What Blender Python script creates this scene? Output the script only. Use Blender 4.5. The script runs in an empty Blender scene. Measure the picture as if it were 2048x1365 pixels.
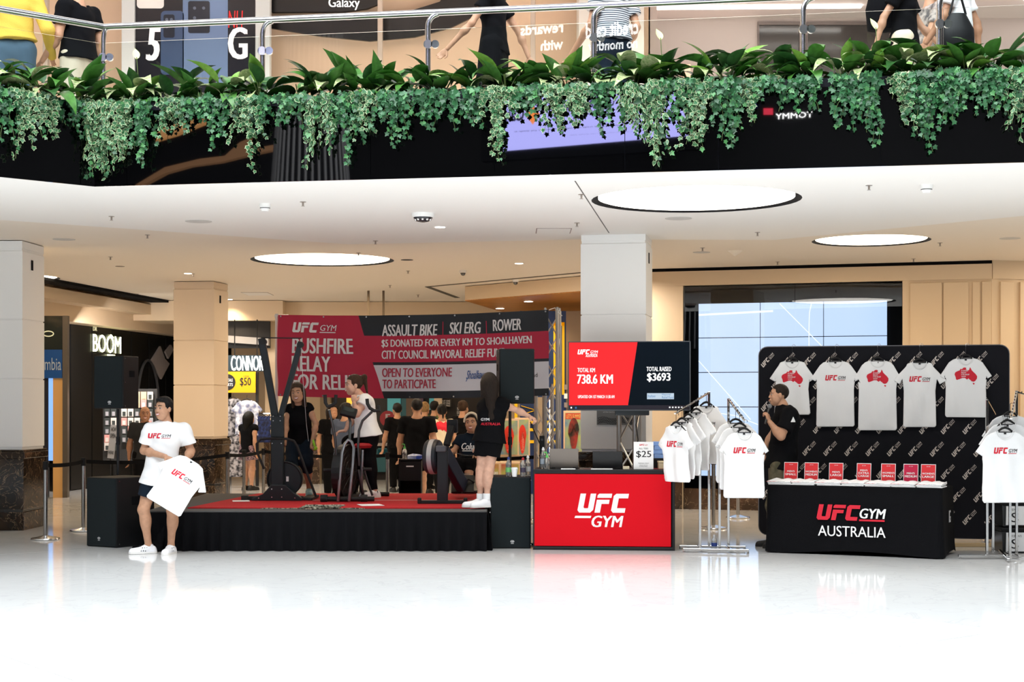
import bpy, math, random
import numpy as np
from mathutils import Vector, Matrix, Euler
from mathutils.bvhtree import BVHTree
from mathutils.geometry import tessellate_polygon
random.seed(7)
C = bpy.context.scene.collection
S = bpy.context.scene
PI = math.pi
FPX, HY, EYE = 3150.0, 811.0, 1.6
# ------------------------------------------------------------ camera, world, light, exposure
cam = bpy.data.objects.new('camera', bpy.data.cameras.new('camera'))
C.objects.link(cam); S.camera = cam
cam.location = (0, 0, EYE); cam.rotation_euler = (PI/2, 0, 0)
cam.data.sensor_width = 36.0; cam.data.lens = FPX/2048*36
cam.data.shift_y = (HY-682.5)/2048
cam.data.clip_end = 200
S.view_settings.view_transform = 'Standard'; S.view_settings.look = 'None'
S.view_settings.gamma = 1; S.view_settings.use_curve_mapping = False
S.view_settings.exposure = 0.13
S.cycles.max_bounces = 8; S.cycles.diffuse_bounces = 4; S.cycles.glossy_bounces = 4
S.cycles.transparent_max_bounces = 8; S.cycles.caustics_reflective = False; S.cycles.caustics_refractive = False
S.cycles.sample_clamp_indirect = 6
w = bpy.data.worlds.new('world'); S.world = w; w.use_nodes = True
w.node_tree.nodes['Background'].inputs[0].default_value = (0.80, 0.88, 1.0, 1)
w.node_tree.nodes['Background'].inputs[1].default_value = 0.30
def area(name, loc, size, power, color, rot=(0,0,0), sy=None, spread=None):
    l = bpy.data.lights.new(name, 'AREA'); l.energy = power; l.color = color; l.size = size
    if sy: l.shape = 'RECTANGLE'; l.size_y = sy
    if spread: l.spread = spread
    o = bpy.data.objects.new(name, l); C.objects.link(o); o.location = loc; o.rotation_euler = rot
    return o
# the atrium's glass roof: broad, high daylight
area('skylight', (-2.0, 4.6, 14.8), 23, 10000, (0.90, 0.96, 1.0), sy=13.5)

def P(px, py, D): return Vector(((px-1024)/FPX*D, D, EYE+(HY-py)/FPX*D))
def FL(px, py, z=0.0): return P(px, py, (EYE-z)*FPX/(py-HY))
def ZY(py, D): return EYE+(HY-py)/FPX*D
def XX(px, D): return (px-1024)/FPX*D

# ------------------------------------------------------------ materials
MATS = {}
def mat(name, col, rough=0.6, metal=0.0, emit=0.0, bump=0.0, scale=40.0, var=0.0, trans=0.0, ior=1.45, ecol=None, coat=0.0, spec=0.5, alpha=1.0, col2=None, vscale=None, stretch=None):
    if name in MATS: return MATS[name]
    m = bpy.data.materials.new(name); m.use_nodes = True; MATS[name] = m
    nt = m.node_tree; b = nt.nodes['Principled BSDF']
    b.inputs['Base Color'].default_value = (*col, 1); b.inputs['Roughness'].default_value = rough
    b.inputs['Metallic'].default_value = metal; b.inputs['IOR'].default_value = ior
    b.inputs['Specular IOR Level'].default_value = spec
    b.inputs['Coat Weight'].default_value = coat
    if trans: b.inputs['Transmission Weight'].default_value = trans
    if alpha < 1: b.inputs['Alpha'].default_value = alpha
    if emit:
        b.inputs['Emission Color'].default_value = (*(ecol or col), 1); b.inputs['Emission Strength'].default_value = emit
    if bump or var or col2:
        tc = nt.nodes.new('ShaderNodeTexCoord')
        mp = nt.nodes.new('ShaderNodeMapping'); nt.links.new(tc.outputs['Object'], mp.inputs[0])
        if stretch: mp.inputs['Scale'].default_value = stretch
        n = nt.nodes.new('ShaderNodeTexNoise'); n.inputs['Scale'].default_value = vscale or scale; n.inputs['Detail'].default_value = 4
        nt.links.new(mp.outputs[0], n.inputs['Vector'])
        if var or col2:
            r = nt.nodes.new('ShaderNodeValToRGB'); nt.links.new(n.outputs['Fac'], r.inputs[0])
            c2 = col2 or tuple(max(0, c*(1-var)) for c in col)
            r.color_ramp.elements[0].position = 0.38; r.color_ramp.elements[1].position = 0.62
            r.color_ramp.elements[0].color = (*c2, 1); r.color_ramp.elements[1].color = (*col, 1)
            nt.links.new(r.outputs[0], b.inputs['Base Color'])
        if bump:
            n2 = nt.nodes.new('ShaderNodeTexNoise'); n2.inputs['Scale'].default_value = scale; n2.inputs['Detail'].default_value = 3
            nt.links.new(mp.outputs[0], n2.inputs['Vector'])
            bp = nt.nodes.new('ShaderNodeBump'); bp.inputs['Strength'].default_value = bump; bp.inputs['Distance'].default_value = 0.01
            nt.links.new(n2.outputs['Fac'], bp.inputs['Height']); nt.links.new(bp.outputs[0], b.inputs['Normal'])
    return m
def marble(name, base, vein, dark, scale, rough, spec=0.5, vein_w=0.04):
    m = bpy.data.materials.new(name); m.use_nodes = True; MATS[name] = m
    nt = m.node_tree; b = nt.nodes['Principled BSDF']; N = nt.nodes.new; L = nt.links.new
    tc = N('ShaderNodeTexCoord')
    n1 = N('ShaderNodeTexNoise'); n1.inputs['Scale'].default_value = scale; n1.inputs['Detail'].default_value = 8; n1.inputs['Distortion'].default_value = 1.2
    n2 = N('ShaderNodeTexNoise'); n2.inputs['Scale'].default_value = scale*1.7; n2.inputs['Detail'].default_value = 8; n2.inputs['Distortion'].default_value = 2.0
    L(tc.outputs['Object'], n1.inputs['Vector']); L(tc.outputs['Object'], n2.inputs['Vector'])
    r1 = N('ShaderNodeValToRGB'); r1.color_ramp.elements[0].color = (*dark, 1); r1.color_ramp.elements[1].color = (*base, 1)
    r1.color_ramp.elements[0].position = .35; r1.color_ramp.elements[1].position = .65
    L(n1.outputs['Fac'], r1.inputs[0])
    ma = N('ShaderNodeMath'); ma.operation = 'SUBTRACT'; ma.inputs[1].default_value = 0.5; L(n2.outputs['Fac'], ma.inputs[0])
    mb = N('ShaderNodeMath'); mb.operation = 'ABSOLUTE'; L(ma.outputs[0], mb.inputs[0])
    r2 = N('ShaderNodeValToRGB'); r2.color_ramp.elements[0].color = (1, 1, 1, 1); r2.color_ramp.elements[1].color = (0, 0, 0, 1)
    r2.color_ramp.elements[0].position = 0.0; r2.color_ramp.elements[1].position = vein_w; L(mb.outputs[0], r2.inputs[0])
    mx = N('ShaderNodeMix'); mx.data_type = 'RGBA'; L(r2.outputs[0], mx.inputs['Factor']); L(r1.outputs[0], mx.inputs['A']); mx.inputs['B'].default_value = (*vein, 1)
    L(mx.outputs['Result'], b.inputs['Base Color']); b.inputs['Roughness'].default_value = rough
    b.inputs['Specular IOR Level'].default_value = spec
    return m

white_paint = mat('white_paint', (.86,.85,.83), .55, bump=.05, scale=120)
ceil_paint = mat('ceiling_paint', (.84,.81,.77), .7)
tan_paint = mat('tan_paint', (.70,.55,.38), .6, bump=.04, scale=80)
cream_paint = mat('cream_paint', (.85,.78,.68), .55, bump=.05, scale=120)
black_gloss = mat('black_gloss', (.0007,.0007,.0009), .015, spec=1.0, ior=1.65)
black_metal = mat('black_metal', (.006,.0065,.008), .45)
black_plastic = mat('black_plastic', (.008,.008,.009), .5, spec=.3)
black_matte = mat('black_matte', (.006,.006,.007), .9, spec=.1)
black_cloth = mat('black_cloth', (.0045,.0045,.0055), .95, bump=.3, scale=300, spec=.12)
grille = mat('speaker_grille', (.011,.016,.018), .85, bump=.5, scale=400, spec=.25)
steel = mat('brushed_steel', (.62,.61,.60), .22, metal=1.0, bump=.02, scale=200)
chrome = mat('chrome', (.78,.78,.78), .1, metal=1.0)
alu = mat('aluminium', (.55,.53,.50), .35, metal=1.0)
print_white = mat('print_white', (.85,.85,.85), .7)
print_red = mat('print_red', (.62,.01,.03), .7)
print_black = mat('print_black', (.01,.01,.012), .7)
print_blue = mat('print_blue', (.01,.07,.25), .7)
paper = mat('paper', (.86,.86,.86), .8)
glass = mat('clear_glass', (.9,.97,.95), .02, trans=1.0, ior=1.3)
red_vinyl = mat('red_vinyl', (.62,.004,.012), .6, bump=.04, scale=60, spec=.12)

# ------------------------------------------------------------ mesh builder
class MB:
    def __init__(s): s.v = []; s.f = []; s.mi = []; s.m = 0; s.M = None
    def add(s, vs, fs, M=None):
        o = len(s.v)
        for p in vs:
            p = Vector(p)
            if M is not None: p = M @ p
            if s.M is not None: p = s.M @ p
            s.v.append(p)
        for f in fs: s.f.append([i+o for i in f]); s.mi.append(s.m)
        return s
    def mat(s, i): s.m = i; return s
    def box(s, x0, x1, y0, y1, z0, z1, M=None):
        v = [(x,y,z) for x in (x0,x1) for y in (y0,y1) for z in (z0,z1)]
        return s.add(v, [(0,1,3,2),(4,6,7,5),(0,4,5,1),(2,3,7,6),(0,2,6,4),(1,5,7,3)], M)
    def cbox(s, c, sz, M=None):
        return s.box(c[0]-sz[0]/2, c[0]+sz[0]/2, c[1]-sz[1]/2, c[1]+sz[1]/2, c[2]-sz[2]/2, c[2]+sz[2]/2, M)
    def bar(s, a, b, w, h=None, up=(0,0,1)):
        a = Vector(a); b = Vector(b); h = h or w; d = (b-a); L = d.length; d.normalize()
        u = Vector(up)
        if abs(d.dot(u)) > .98: u = Vector((0,1,0))
        x = d.cross(u).normalized(); y = x.cross(d)
        M = Matrix((( *x, 0), (*y, 0), (*d, 0), (0,0,0,1))).transposed(); M = M.copy(); M.translation = a
        return s.box(-w/2, w/2, -h/2, h/2, 0, L, M)
    def tube(s, pts, r, seg=8, caps=True, closed=False):
        pts = [Vector(p) for p in pts]; n = len(pts)
        rs = r if isinstance(r, (list, tuple)) else [r]*n
        vs = []; fs = []; prev = None
        for i, p in enumerate(pts):
            if closed: t = pts[(i+1) % n]-pts[i-1]
            else: t = (pts[min(i+1, n-1)]-pts[max(i-1, 0)])
            t.normalize()
            if prev is None:
                u = Vector((0,0,1)) if abs(t.z) < .9 else Vector((1,0,0))
                prev = t.cross(u).normalized()
            prev = (prev - t*prev.dot(t)).normalized(); q = t.cross(prev)
            for k in range(seg):
                a = 2*PI*k/seg; vs.append(p+(prev*math.cos(a)+q*math.sin(a))*rs[i])
        for i in range(n if closed else n-1):
            j = (i+1) % n
            for k in range(seg):
                l = (k+1) % seg; fs.append((i*seg+k, i*seg+l, j*seg+l, j*seg+k))
        if caps and not closed:
            fs.append(tuple(range(seg))[::-1]); fs.append(tuple((n-1)*seg+k for k in range(seg)))
        return s.add(vs, fs)
    def cyl(s, a, b, r, r2=None, seg=16): return s.tube([a, b], [r, r if r2 is None else r2], seg)
    def lathe(s, prof, c=(0,0,0), seg=20, M=None, sy=1.0):
        vs = []; fs = []; n = len(prof)
        for (r, z) in prof:
            for k in range(seg):
                a = 2*PI*k/seg; vs.append((c[0]+r*math.cos(a), c[1]+r*sy*math.sin(a), c[2]+z))
        for i in range(n-1):
            for k in range(seg):
                l = (k+1) % seg; fs.append((i*seg+k, i*seg+l, (i+1)*seg+l, (i+1)*seg+k))
        fs.append(tuple(range(seg))[::-1]); fs.append(tuple((n-1)*seg+k for k in range(seg)))
        return s.add(vs, fs, M)
    def prism(s, poly, d0, d1, axis='y', M=None):
        # polygon in the plane across axis, extruded from d0 to d1
        def q(a, b, d): return {'y': (a, d, b), 'z': (a, b, d), 'x': (d, a, b)}[axis]
        n = len(poly); vs = [q(a, b, d0) for a, b in poly]+[q(a, b, d1) for a, b in poly]
        fs = [tuple(range(n)), tuple(range(2*n-1, n-1, -1))]+[(i, i+n, (i+1) % n+n, (i+1) % n) for i in range(n)]
        return s.add(vs, fs, M)
    def face(s, vs, M=None): return s.add(vs, [tuple(range(len(vs)))], M)
    def mesh(s, name, mats, smooth=35):
        me = bpy.data.meshes.new(name); me.from_pydata([tuple(v) for v in s.v], [], s.f)
        for m in (mats if isinstance(mats, (list, tuple)) else [mats]): me.materials.append(m)
        if any(s.mi): me.polygons.foreach_set('material_index', s.mi)
        if smooth:
            me.polygons.foreach_set('use_smooth', [True]*len(me.polygons)); me.set_sharp_from_angle(angle=math.radians(smooth))
        me.update(); return me
    def build(s, name, mats, parent=None, smooth=35, bev=0, label=None, fix=False, **kw):
        me = s.mesh(name, mats, smooth)
        if fix:
            import bmesh
            bm = bmesh.new(); bm.from_mesh(me); bmesh.ops.recalc_face_normals(bm, faces=bm.faces); bm.to_mesh(me); bm.free()
        return link(name, me, parent, bev=bev, label=label, **kw)
def link(name, me, parent=None, bev=0, label=None, kind=None, loc=None):
    o = bpy.data.objects.new(name, me); C.objects.link(o)
    if parent is not None: o.parent = parent
    if loc is not None: o.location = loc
    if bev:
        b = o.modifiers.new('bevel', 'BEVEL'); b.width = bev; b.segments = 2; b.limit_method = 'ANGLE'
    if label: o['label'] = label
    if kind: o['kind'] = kind
    return o
def thing(name, label, cat, loc=(0,0,0), rz=0, group=None):
    o = bpy.data.objects.new(name, None); C.objects.link(o); o.empty_display_size = .1
    o.location = loc; o.rotation_euler = (0,0,rz)
    tag(o, label, cat, group); return o
def tag(o, label, cat, group=None):
    o['label'] = label; o['category'] = cat
    if group: o['group'] = group
    return o
def struct(o): o['kind'] = 'structure'; return o
def kids(o): return [c for c in bpy.data.objects if c.parent == o]
def copy_tree(o, label=None, loc=None, rz=None):
    c = o.copy(); C.objects.link(c)
    def rec(src, dst):
        for k in src.children:
            d = k.copy(); C.objects.link(d); d.parent = dst; rec(k, d)
    rec(o, c)
    if label: c['label'] = label
    if loc is not None: c.location = loc
    if rz is not None: c.rotation_euler = (0,0,rz)
    return c
def arc(cx, cy, r, a0, a1, n): return [(cx+r*math.cos(a0+(a1-a0)*i/n), cy+r*math.sin(a0+(a1-a0)*i/n)) for i in range(n+1)]
def rrect(x0, x1, z0, z1, r, n=5):
    return arc(x1-r, z1-r, r, 0, PI/2, n)+arc(x0+r, z1-r, r, PI/2, PI, n)+arc(x0+r, z0+r, r, PI, 1.5*PI, n)+arc(x1-r, z0+r, r, 1.5*PI, 2*PI, n)

# ------------------------------------------------------------ lettering
_TC = {}
def text_raw(body, bold=0.0, res=3):
    k = (body, bold, res)
    if k in _TC: return _TC[k]
    c = bpy.data.curves.new('t', 'FONT'); c.body = body; c.offset = bold; c.resolution_u = res
    o = bpy.data.objects.new('t', c); m = bpy.data.meshes.new_from_object(o)
    vs = [(v.co.x, v.co.y) for v in m.vertices]; fs = [tuple(p.vertices) for p in m.polygons]
    bpy.data.objects.remove(o); bpy.data.curves.remove(c); bpy.data.meshes.remove(m)
    _TC[k] = (vs, fs); return _TC[k]
UFC = [[(0,1),(.3,1),(.3,.28),(.35,.23),(.56,.23),(.56,1),(.86,1),(.86,.15),(.72,0),(.12,0),(0,.12)],
       [(1.03,1),(1.74,1),(1.74,.78),(.96,.78),(.96,.92)], [(.96,0),(.96,.68),(1.66,.68),(1.66,.46),(1.26,.46),(1.26,0)],
       [(1.97,1),(2.66,1),(2.66,.76),(2.15,.76),(2.15,.24),(2.62,.24),(2.62,0),(1.97,0),(1.85,.12),(1.85,.88)]]
def fit(vs, x0, x1, z0, z1, shear=0.0):
    xs = [v[0]+v[1]*shear for v in vs]; zs = [v[1] for v in vs]
    a, b, c, d = min(xs), max(xs), min(zs), max(zs)
    return [(x0+(x-a)/(b-a)*(x1-x0), z0+(z-c)/(d-c)*(z1-z0)) for x, z in zip(xs, zs)]
def put(mb, vs, fs, y=0.0, M=None): mb.add([(x, y, z) for x, z in vs], fs, M)
def txt(mb, body, x0, x1, z0, z1, y=0.0, bold=0.02, shear=0.0, M=None, res=3):
    vs, fs = text_raw(body, 0.0, res); W_ = max(v[0] for v in vs)-min(v[0] for v in vs)
    e = max(0, bold)*(x1-x0)/W_*.8
    f = fit(vs, x0+e, x1-e, z0, z1, shear)
    for k in ((-1, 1) if e and bold < .02 else (-1, 0, 1) if e else (0,)): put(mb, [(x+k*e, z) for x, z in f], fs, y-.0006*(k+1), M)
def ufc(mb, x0, x1, z0, z1, y=0.0, M=None, shear=.22):
    vs = []; fs = []
    for p in UFC: fs.append(tuple(range(len(vs), len(vs)+len(p)))); vs += p
    tris = []
    for f in fs:
        for t in tessellate_polygon([[Vector((vs[i][0], vs[i][1], 0)) for i in f]]): tris.append(tuple(f[0]+k for k in t))
    put(mb, fit(vs, x0, x1, z0, z1, shear), tris, y, M)
def rect(mb, x0, x1, z0, z1, y=0.0, M=None, shear=0.0):
    h = (z1-z0)*shear; mb.add([(x0,y,z0),(x1,y,z0),(x1+h,y,z1),(x0+h,y,z1)], [(0,1,2,3)], M)
def logo(mb, x0, x1, z0, z1, y=0, M=None, mats=(0,1,0)):
    # horizontal mark: block letters, then small GYM over a line
    W = x1-x0; H = z1-z0
    mb.mat(mats[0]); ufc(mb, x0, x0+W*.60, z0+H*.02, z1, y, M)
    mb.mat(mats[1]); txt(mb, 'GYM', x0+W*.63, x1, z0+H*.20, z0+H*.78, y, .012, .2, M, 2)
    mb.mat(mats[2]); rect(mb, x0+W*.62, x1-W*.03, z0, z0+H*.09, y, M)
AUS = [(0,.55),(.03,.68),(.12,.75),(.22,.80),(.27,.90),(.33,.87),(.38,.96),(.45,.98),(.52,.95),(.50,.86),(.60,.80),(.65,.84),(.68,1.0),(.72,.92),(.76,.80),(.85,.68),(.93,.58),(1.0,.44),(.99,.30),(.92,.16),(.84,.11),(.76,.14),(.70,.22),(.65,.26),(.62,.32),(.55,.24),(.46,.34),(.34,.34),(.24,.28),(.10,.22),(.06,.28),(.05,.40)]
TAS = [(.80,.03),(.84,.05),(.88,.02),(.90,.03),(.87,-.06),(.83,-.05)]
def poly(mb, pts, x0, x1, z0, z1, y=0, M=None):
    vs = [(x0+a*(x1-x0), z0+b*(z1-z0)) for a, b in pts]
    put(mb, vs, [tuple(t) for t in tessellate_polygon([[Vector((a, b, 0)) for a, b in vs]])], y, M)
def ausmap(mb, x0, x1, z0, z1, y=0, M=None, mats=(0,1)):
    mb.mat(mats[0]); poly(mb, AUS, x0, x1, z0, z1, y, M); poly(mb, TAS, x0, x1, z0, z1, y, M)
    mb.mat(mats[1]); W = x1-x0; H = z1-z0
    for i, (t, a) in enumerate((('BUSHFIRE',.30),('RELAY',.22),('FOR RELIEF',.36),('2020',.20))):
        txt(mb, t, x0+W*.30, x0+W*(.30+a), z0+H*(.74-i*.115), z0+H*(.82-i*.115), y-.0015, .02, 0, M, 1)
# ============================================================ STRUCTURE
CZ = 3.68                                     # underside of the gallery slab
floor_mat = marble('floor_marble', (.74,.74,.73), (.66,.66,.655), (.71,.71,.70), .8, .08, spec=.5, vein_w=.02)
joint_mat = mat('floor_joint', (.25,.24,.22), .6)
m = MB(); m.face([(-32,-14,-.006),(32,-14,-.006),(32,48,-.006),(-32,48,-.006)])
flo = struct(m.build('floor', joint_mat))
ua = math.atan(.775); U = Vector((math.cos(ua), math.sin(ua), 0)); V = Vector((-math.sin(ua), math.cos(ua), 0))
m = MB(); g = .003; UW, VW = 6.03, 5.01
m.box(g, UW-g, g, VW-g, -.03, 0); tile_me = m.mesh('tile', floor_mat, 0)
for i in range(-9, 9):
    for j in range(-8, 8):
        p = U*(9.62+i*UW)+V*(11.69+j*VW)
        c = p+U*UW/2+V*VW/2
        if abs(c.x) > 24 or c.y < 2 or c.y > 42: continue
        o = link('tile', tile_me, flo, loc=p); o.rotation_euler = (0, 0, ua)

# fascia line of the gallery edge (plan)
A0 = Vector((-9.0, 10.45, 0)); A1 = Vector((-3.97, 14.98, 0)); A2 = Vector((4.39, 13.49, 0)); A3 = Vector((12.0, 12.13, 0))
DIV = [(-12, 17.2), (-5.7,17.7), (-2.1,20.35), (.85,19.75), (3.3, 19.8), (5.6,17.3), (12, 15.6)]   # step between front and rear ceiling
LIGHTS = [(P(1392,400,15.95), 1.06), (P(1742,487,20.2), .75), (P(645,525,22.9), 1.04), (P(20,560,26), .8), (P(2300,520,22.5), 1.0)]
def circ(c, r, z, n=40): return [Vector((c[0]+r*math.cos(2*PI*k/n), c[1]+r*math.sin(2*PI*k/n), z)) for k in range(n)]
def plate(name, outer, holes, z, mt):
    loops = [[Vector((x, y, z)) for x, y in outer]]+[circ(c, r, z)[::-1] for c, r in holes]
    vs = [v for l in loops for v in l]
    m = MB(); m.add(vs, [tuple(t) for t in tessellate_polygon(loops)])
    return struct(m.build(name, mt, None, 0))
front = [(A0.x-2, A0.y), (A0.x, A0.y), (A1.x, A1.y), (A2.x, A2.y), (A3.x, A3.y), (A3.x+1, A3.y)]
plate('ceiling', front+DIV[::-1], LIGHTS[:1], CZ, ceil_paint)
m = MB()
for a, b in zip(DIV[:-1], DIV[1:]): m.face([(a[0],a[1],CZ),(b[0],b[1],CZ),(b[0],b[1],CZ+.03),(a[0],a[1],CZ+.03)])
struct(m.build('ceiling_step', ceil_paint, None, 0))
rear = [(-22,13),(-12,17.1)]+[(x, y-.1) for x, y in DIV[1:-1]]+[(12,15.5),(22,13),(22,42),(-22,42)]
plate('ceiling', rear, [LIGHTS[1],LIGHTS[2],LIGHTS[3],LIGHTS[4]], CZ+.03, mat('ceiling_warm_light_tint', (.82,.74,.64), .7))  # white paint with the warm lamp light mixed into its colour
lamp_e = mat('lamp_diffuser', (1,.93,.82), .5, emit=7.0, ecol=(1,.84,.64))
lamp_e2 = mat('lamp_diffuser_day', (1,.97,.92), .5, emit=5.0, ecol=(1,.93,.82))
for i, (c, r) in enumerate(LIGHTS):
    z = CZ if i == 0 else CZ+.03
    t = thing('ceiling_light', ['largest round luminous panel recessed in the white ceiling nearest the planters', 'round luminous panel recessed in the ceiling before the video wall', 'round luminous panel recessed in the ceiling above the red banner', 'round luminous panel over the shop beside the marble pillar','round luminous panel at the far end of the ceiling'][i], 'light', (c.x, c.y, z), 0, 'round ceiling lights')
    m = MB(); n = 48
    pr = [(r*1.0,0),(r*1.0,.10),(r*.93,.10)]
    for k in range(n):
        a, b = 2*PI*k/n, 2*PI*(k+1)/n
        for (r0,z0),(r1,z1) in zip(pr[:-1], pr[1:]):
            m.face([(r0*math.cos(a),r0*math.sin(a),z0),(r0*math.cos(b),r0*math.sin(b),z0),(r1*math.cos(b),r1*math.sin(b),z1),(r1*math.cos(a),r1*math.sin(a),z1)])
    m.build('light_well', black_matte, t)
    m = MB(); m.lathe([(r*.91,.012),(r*.935,.02),(r*.935,.099)], seg=48); m.build('diffuser', lamp_e2 if i == 0 else lamp_e, t, 30)

# ---- gallery fascia in gloss-black glass panels, trough and upper floor
fas = thing('gallery_fascia', 'gloss black glass fascia running below the planted balcony edge', 'fascia'); fas['kind'] = 'structure'
FZ0, FZ1 = CZ, 4.385
def fpanels(a, b, us):
    d = (b-a).normalized(); n = Vector((d.y, -d.x, 0)); L = (b-a).length
    for u0, u1 in zip(us[:-1], us[1:]):
        m = MB(); p = a+d*(u0+.003); q = a+d*(u1-.003)
        m.M = None; e = n*.012
        m.add([p+e, q+e, q, p], []) if False else None
        v = [p+e, q+e, q-e*0, p-e*0]
        vs = [Vector((k.x, k.y, FZ0)) for k in v]+[Vector((k.x, k.y, FZ1)) for k in v]
        m.add(vs, [(0,1,5,4),(1,2,6,5),(2,3,7,6),(3,0,4,7),(4,5,6,7),(3,2,1,0)])
        m.build('panel', black_gloss, fas, 0)
def u_at(px, a, b):
    d = b-a; k = (px-1024)/FPX      # (a+d t).x = k*(a+d t).y
    t = (k*a.y-a.x)/(d.x-k*d.y); return t*d.length
fpanels(A0, A1, [0, 1.7, 3.4, 5.0, u_at(160, A0, A1), (A1-A0).length])
fpanels(A1, A2, [0, u_at(255,A1,A2), u_at(742,A1,A2), u_at(990,A1,A2), u_at(1250,A1,A2), u_at(1437,A1,A2), u_at(1760,A1,A2), (A2-A1).length])
fpanels(A2, A3, [0, 2.5, 5.0, (A3-A2).length])
def off(p, d): return p+Vector((0,1,0))*d
m = MB()      # slab body behind the glass, trough lip, soil
line = [A0, A1, A2, A3]
for a, b in zip(line[:-1], line[1:]):
    for (y0, y1, z0, z1) in ((.02,.06,CZ+.002,4.47),(.60,.64,4.3,4.47),(.02,2.6,4.22,4.30)):
        v = [off(a,y0), off(b,y0), off(b,y1), off(a,y1)]
        m.add([Vector((k.x,k.y,z0)) for k in v]+[Vector((k.x,k.y,z1)) for k in v], [(0,1,5,4),(1,2,6,5),(2,3,7,6),(3,0,4,7),(4,5,6,7),(3,2,1,0)])
m.build('trough', mat('trough_black',(.006,.007,.011),.35), fas, 0)
m = MB()
for a, b in zip(line[:-1], line[1:]):
    m.face([(a.x,a.y+.05,4.42),(b.x,b.y+.05,4.42),(b.x,b.y+.61,4.42),(a.x,a.y+.61,4.42)])
o = m.build('soil', mat('soil', (.03,.02,.012), .95, bump=.8, scale=60), fas, 0)
m = MB()
m.face([(x, y+1.0, 4.305) for x, y in [(p.x,p.y) for p in line]]+[(22,12,4.305),(22,42,4.305),(-22,42,4.305),(-22,12,4.305)])
struct(m.build('floor_upper', mat('upper_tile', (.75,.72,.68), .15), None, 0))

# ---- handrail with posts, clamps and glass
rail = thing('balcony_balustrade', 'stainless steel handrail with posts and clear glass behind the balcony plants', 'railing')
B0 = off(A0,.62); B1 = Vector((XX(207,15.5),15.5,0)); B2 = Vector((XX(2048,14.0),14.02,0)); B3 = B2+(B2-B1)*.6
def railz(p): return 5.32
r1 = [Vector((p.x,p.y,5.325)) for p in (B0,B1)]
m = MB(); m.tube(r1, .033, 12)
m.tube([Vector((p.x,p.y,5.325)) for p in (B1,B2,B3)], .033, 12); m.build('handrail', steel, rail, 40)
dirn = (B2-B1).normalized()
for px in (207, 525, 856, 1187, 1606, 1878, 2150):
    d = B2-B1; k = (px-1024)/FPX; t = (k*B1.y-B1.x)/(d.x-k*d.y); p = B1+d*t
    m = MB(); pts = [Vector((p.x,p.y,4.30)), Vector((p.x,p.y,5.19))]
    for a in range(1, 6):
        an = a/5*PI/2; pts.append(Vector((p.x,p.y,5.19))+dirn*(.10*(1-math.cos(an)))*(1 if px>250 else .3)+Vector((0,0,.12*math.sin(an))))
    m.tube(pts, .026, 12); po = m.build('post', steel, rail, 40)
    m = MB()
    for z in (5.02,):
        c = Vector((p.x,p.y-.03,z)); m.cyl(c-Vector((0,.012,0)), c+Vector((0,.02,0)), .042, seg=16)
        m.cyl(c+Vector((.07,-.012,0)), c+Vector((.07,.02,0)), .038, seg=16); m.bar(c, c+Vector((.07,0,0)), .02)
    m.build('glass_clamp', steel, po)
posts = [207, 525, 856, 1187, 1606, 1878, 2200]
gm = mat('rail_glass', (.93,.98,.96), .0, trans=1.0, ior=1.35)
for i in range(len(posts)-1):
    d = B2-B1; q = []
    for px in (posts[i]+6, posts[i+1]-6):
        k = (px-1024)/FPX; t = (k*B1.y-B1.x)/(d.x-k*d.y); q.append(B1+d*t+Vector((0,-.05,0)))
    m = MB(); a, b = q; n = Vector((0,.012,0))
    m.add([Vector((k.x,k.y,z)) for z in (4.32,5.155) for k in (a,b,b+n,a+n)], [(0,1,5,4),(1,2,6,5),(2,3,7,6),(3,0,4,7),(4,5,6,7),(3,2,1,0)])
    m.build('glass_pane', gm, rail, 0)
m = MB(); a = off(A0,.56); b = B1+Vector((-.03,-.05,0)); n = Vector((0,.012,0))
m.add([Vector((k.x,k.y,z)) for z in (4.32,5.155) for k in (a,b,b+n,a+n)], [(0,1,5,4),(1,2,6,5),(2,3,7,6),(3,0,4,7),(4,5,6,7),(3,2,1,0)])
m.build('glass_pane', gm, rail, 0)

# ---- pillars
dado = marble('dark_emperador_marble', (.050,.030,.018), (.26,.18,.11), (.010,.007,.005), 2.2, .06, .6, .012)
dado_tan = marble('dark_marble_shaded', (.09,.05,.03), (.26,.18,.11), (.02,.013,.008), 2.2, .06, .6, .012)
def pillar(cx, cy, w, rz, paint, label):
    t = thing('column', label, 'column', (cx, cy, 0), rz); t['kind'] = 'structure'
    # local: front-right corner at origin, body goes -x and +y
    def ring(mb, e, z0, z1): mb.box(-w-e, e, -e, w+e, z0, z1)
    m = MB(); ring(m, .025, .0, .235); ring(m, .02, .265, .92); ring(m, .04, .92, 1.0); ring(m, .025, 1.0, 1.03); m.build('marble_base', dado, t, 0, bev=.006)
    m = MB(); ring(m, .005, .235, .265); m.build('marble_band', black_gloss, t, 0)
    zs = [1.055, 1.94, 2.70, CZ-.10]
    m = MB(); ring(m, -.012, 1.03, CZ+.02); m.build('core', paint, t, 0)
    for z0, z1 in zip(zs[:-1], zs[1:]):
        m = MB(); ring(m, 0, z0+.008, z1-.008); m.build('panel', paint, t, 0, bev=.004)
    m = MB(); ring(m, -.006, CZ-.075, CZ+.02); m.build('cap_trim', paint, t, 0)
    m = MB(); m.box(.001,.008,w*.38,w*.46, CZ-.33, CZ-.20); m.build('slot_vent', black_matte, t, 0)
    return t
pillar(XX(45,20.1), 20.1, .80, -math.radians(3), white_paint, 'white panelled pillar on dark marble base at the shop with the blue sign')
pillar(XX(428,26.7), 26.7, .72, -math.radians(9), mat('cream_dim',(.80,.67,.53),.55,bump=.05,scale=120), 'cream panelled pillar on dark marble base beside the yellow sale sign')
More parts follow.
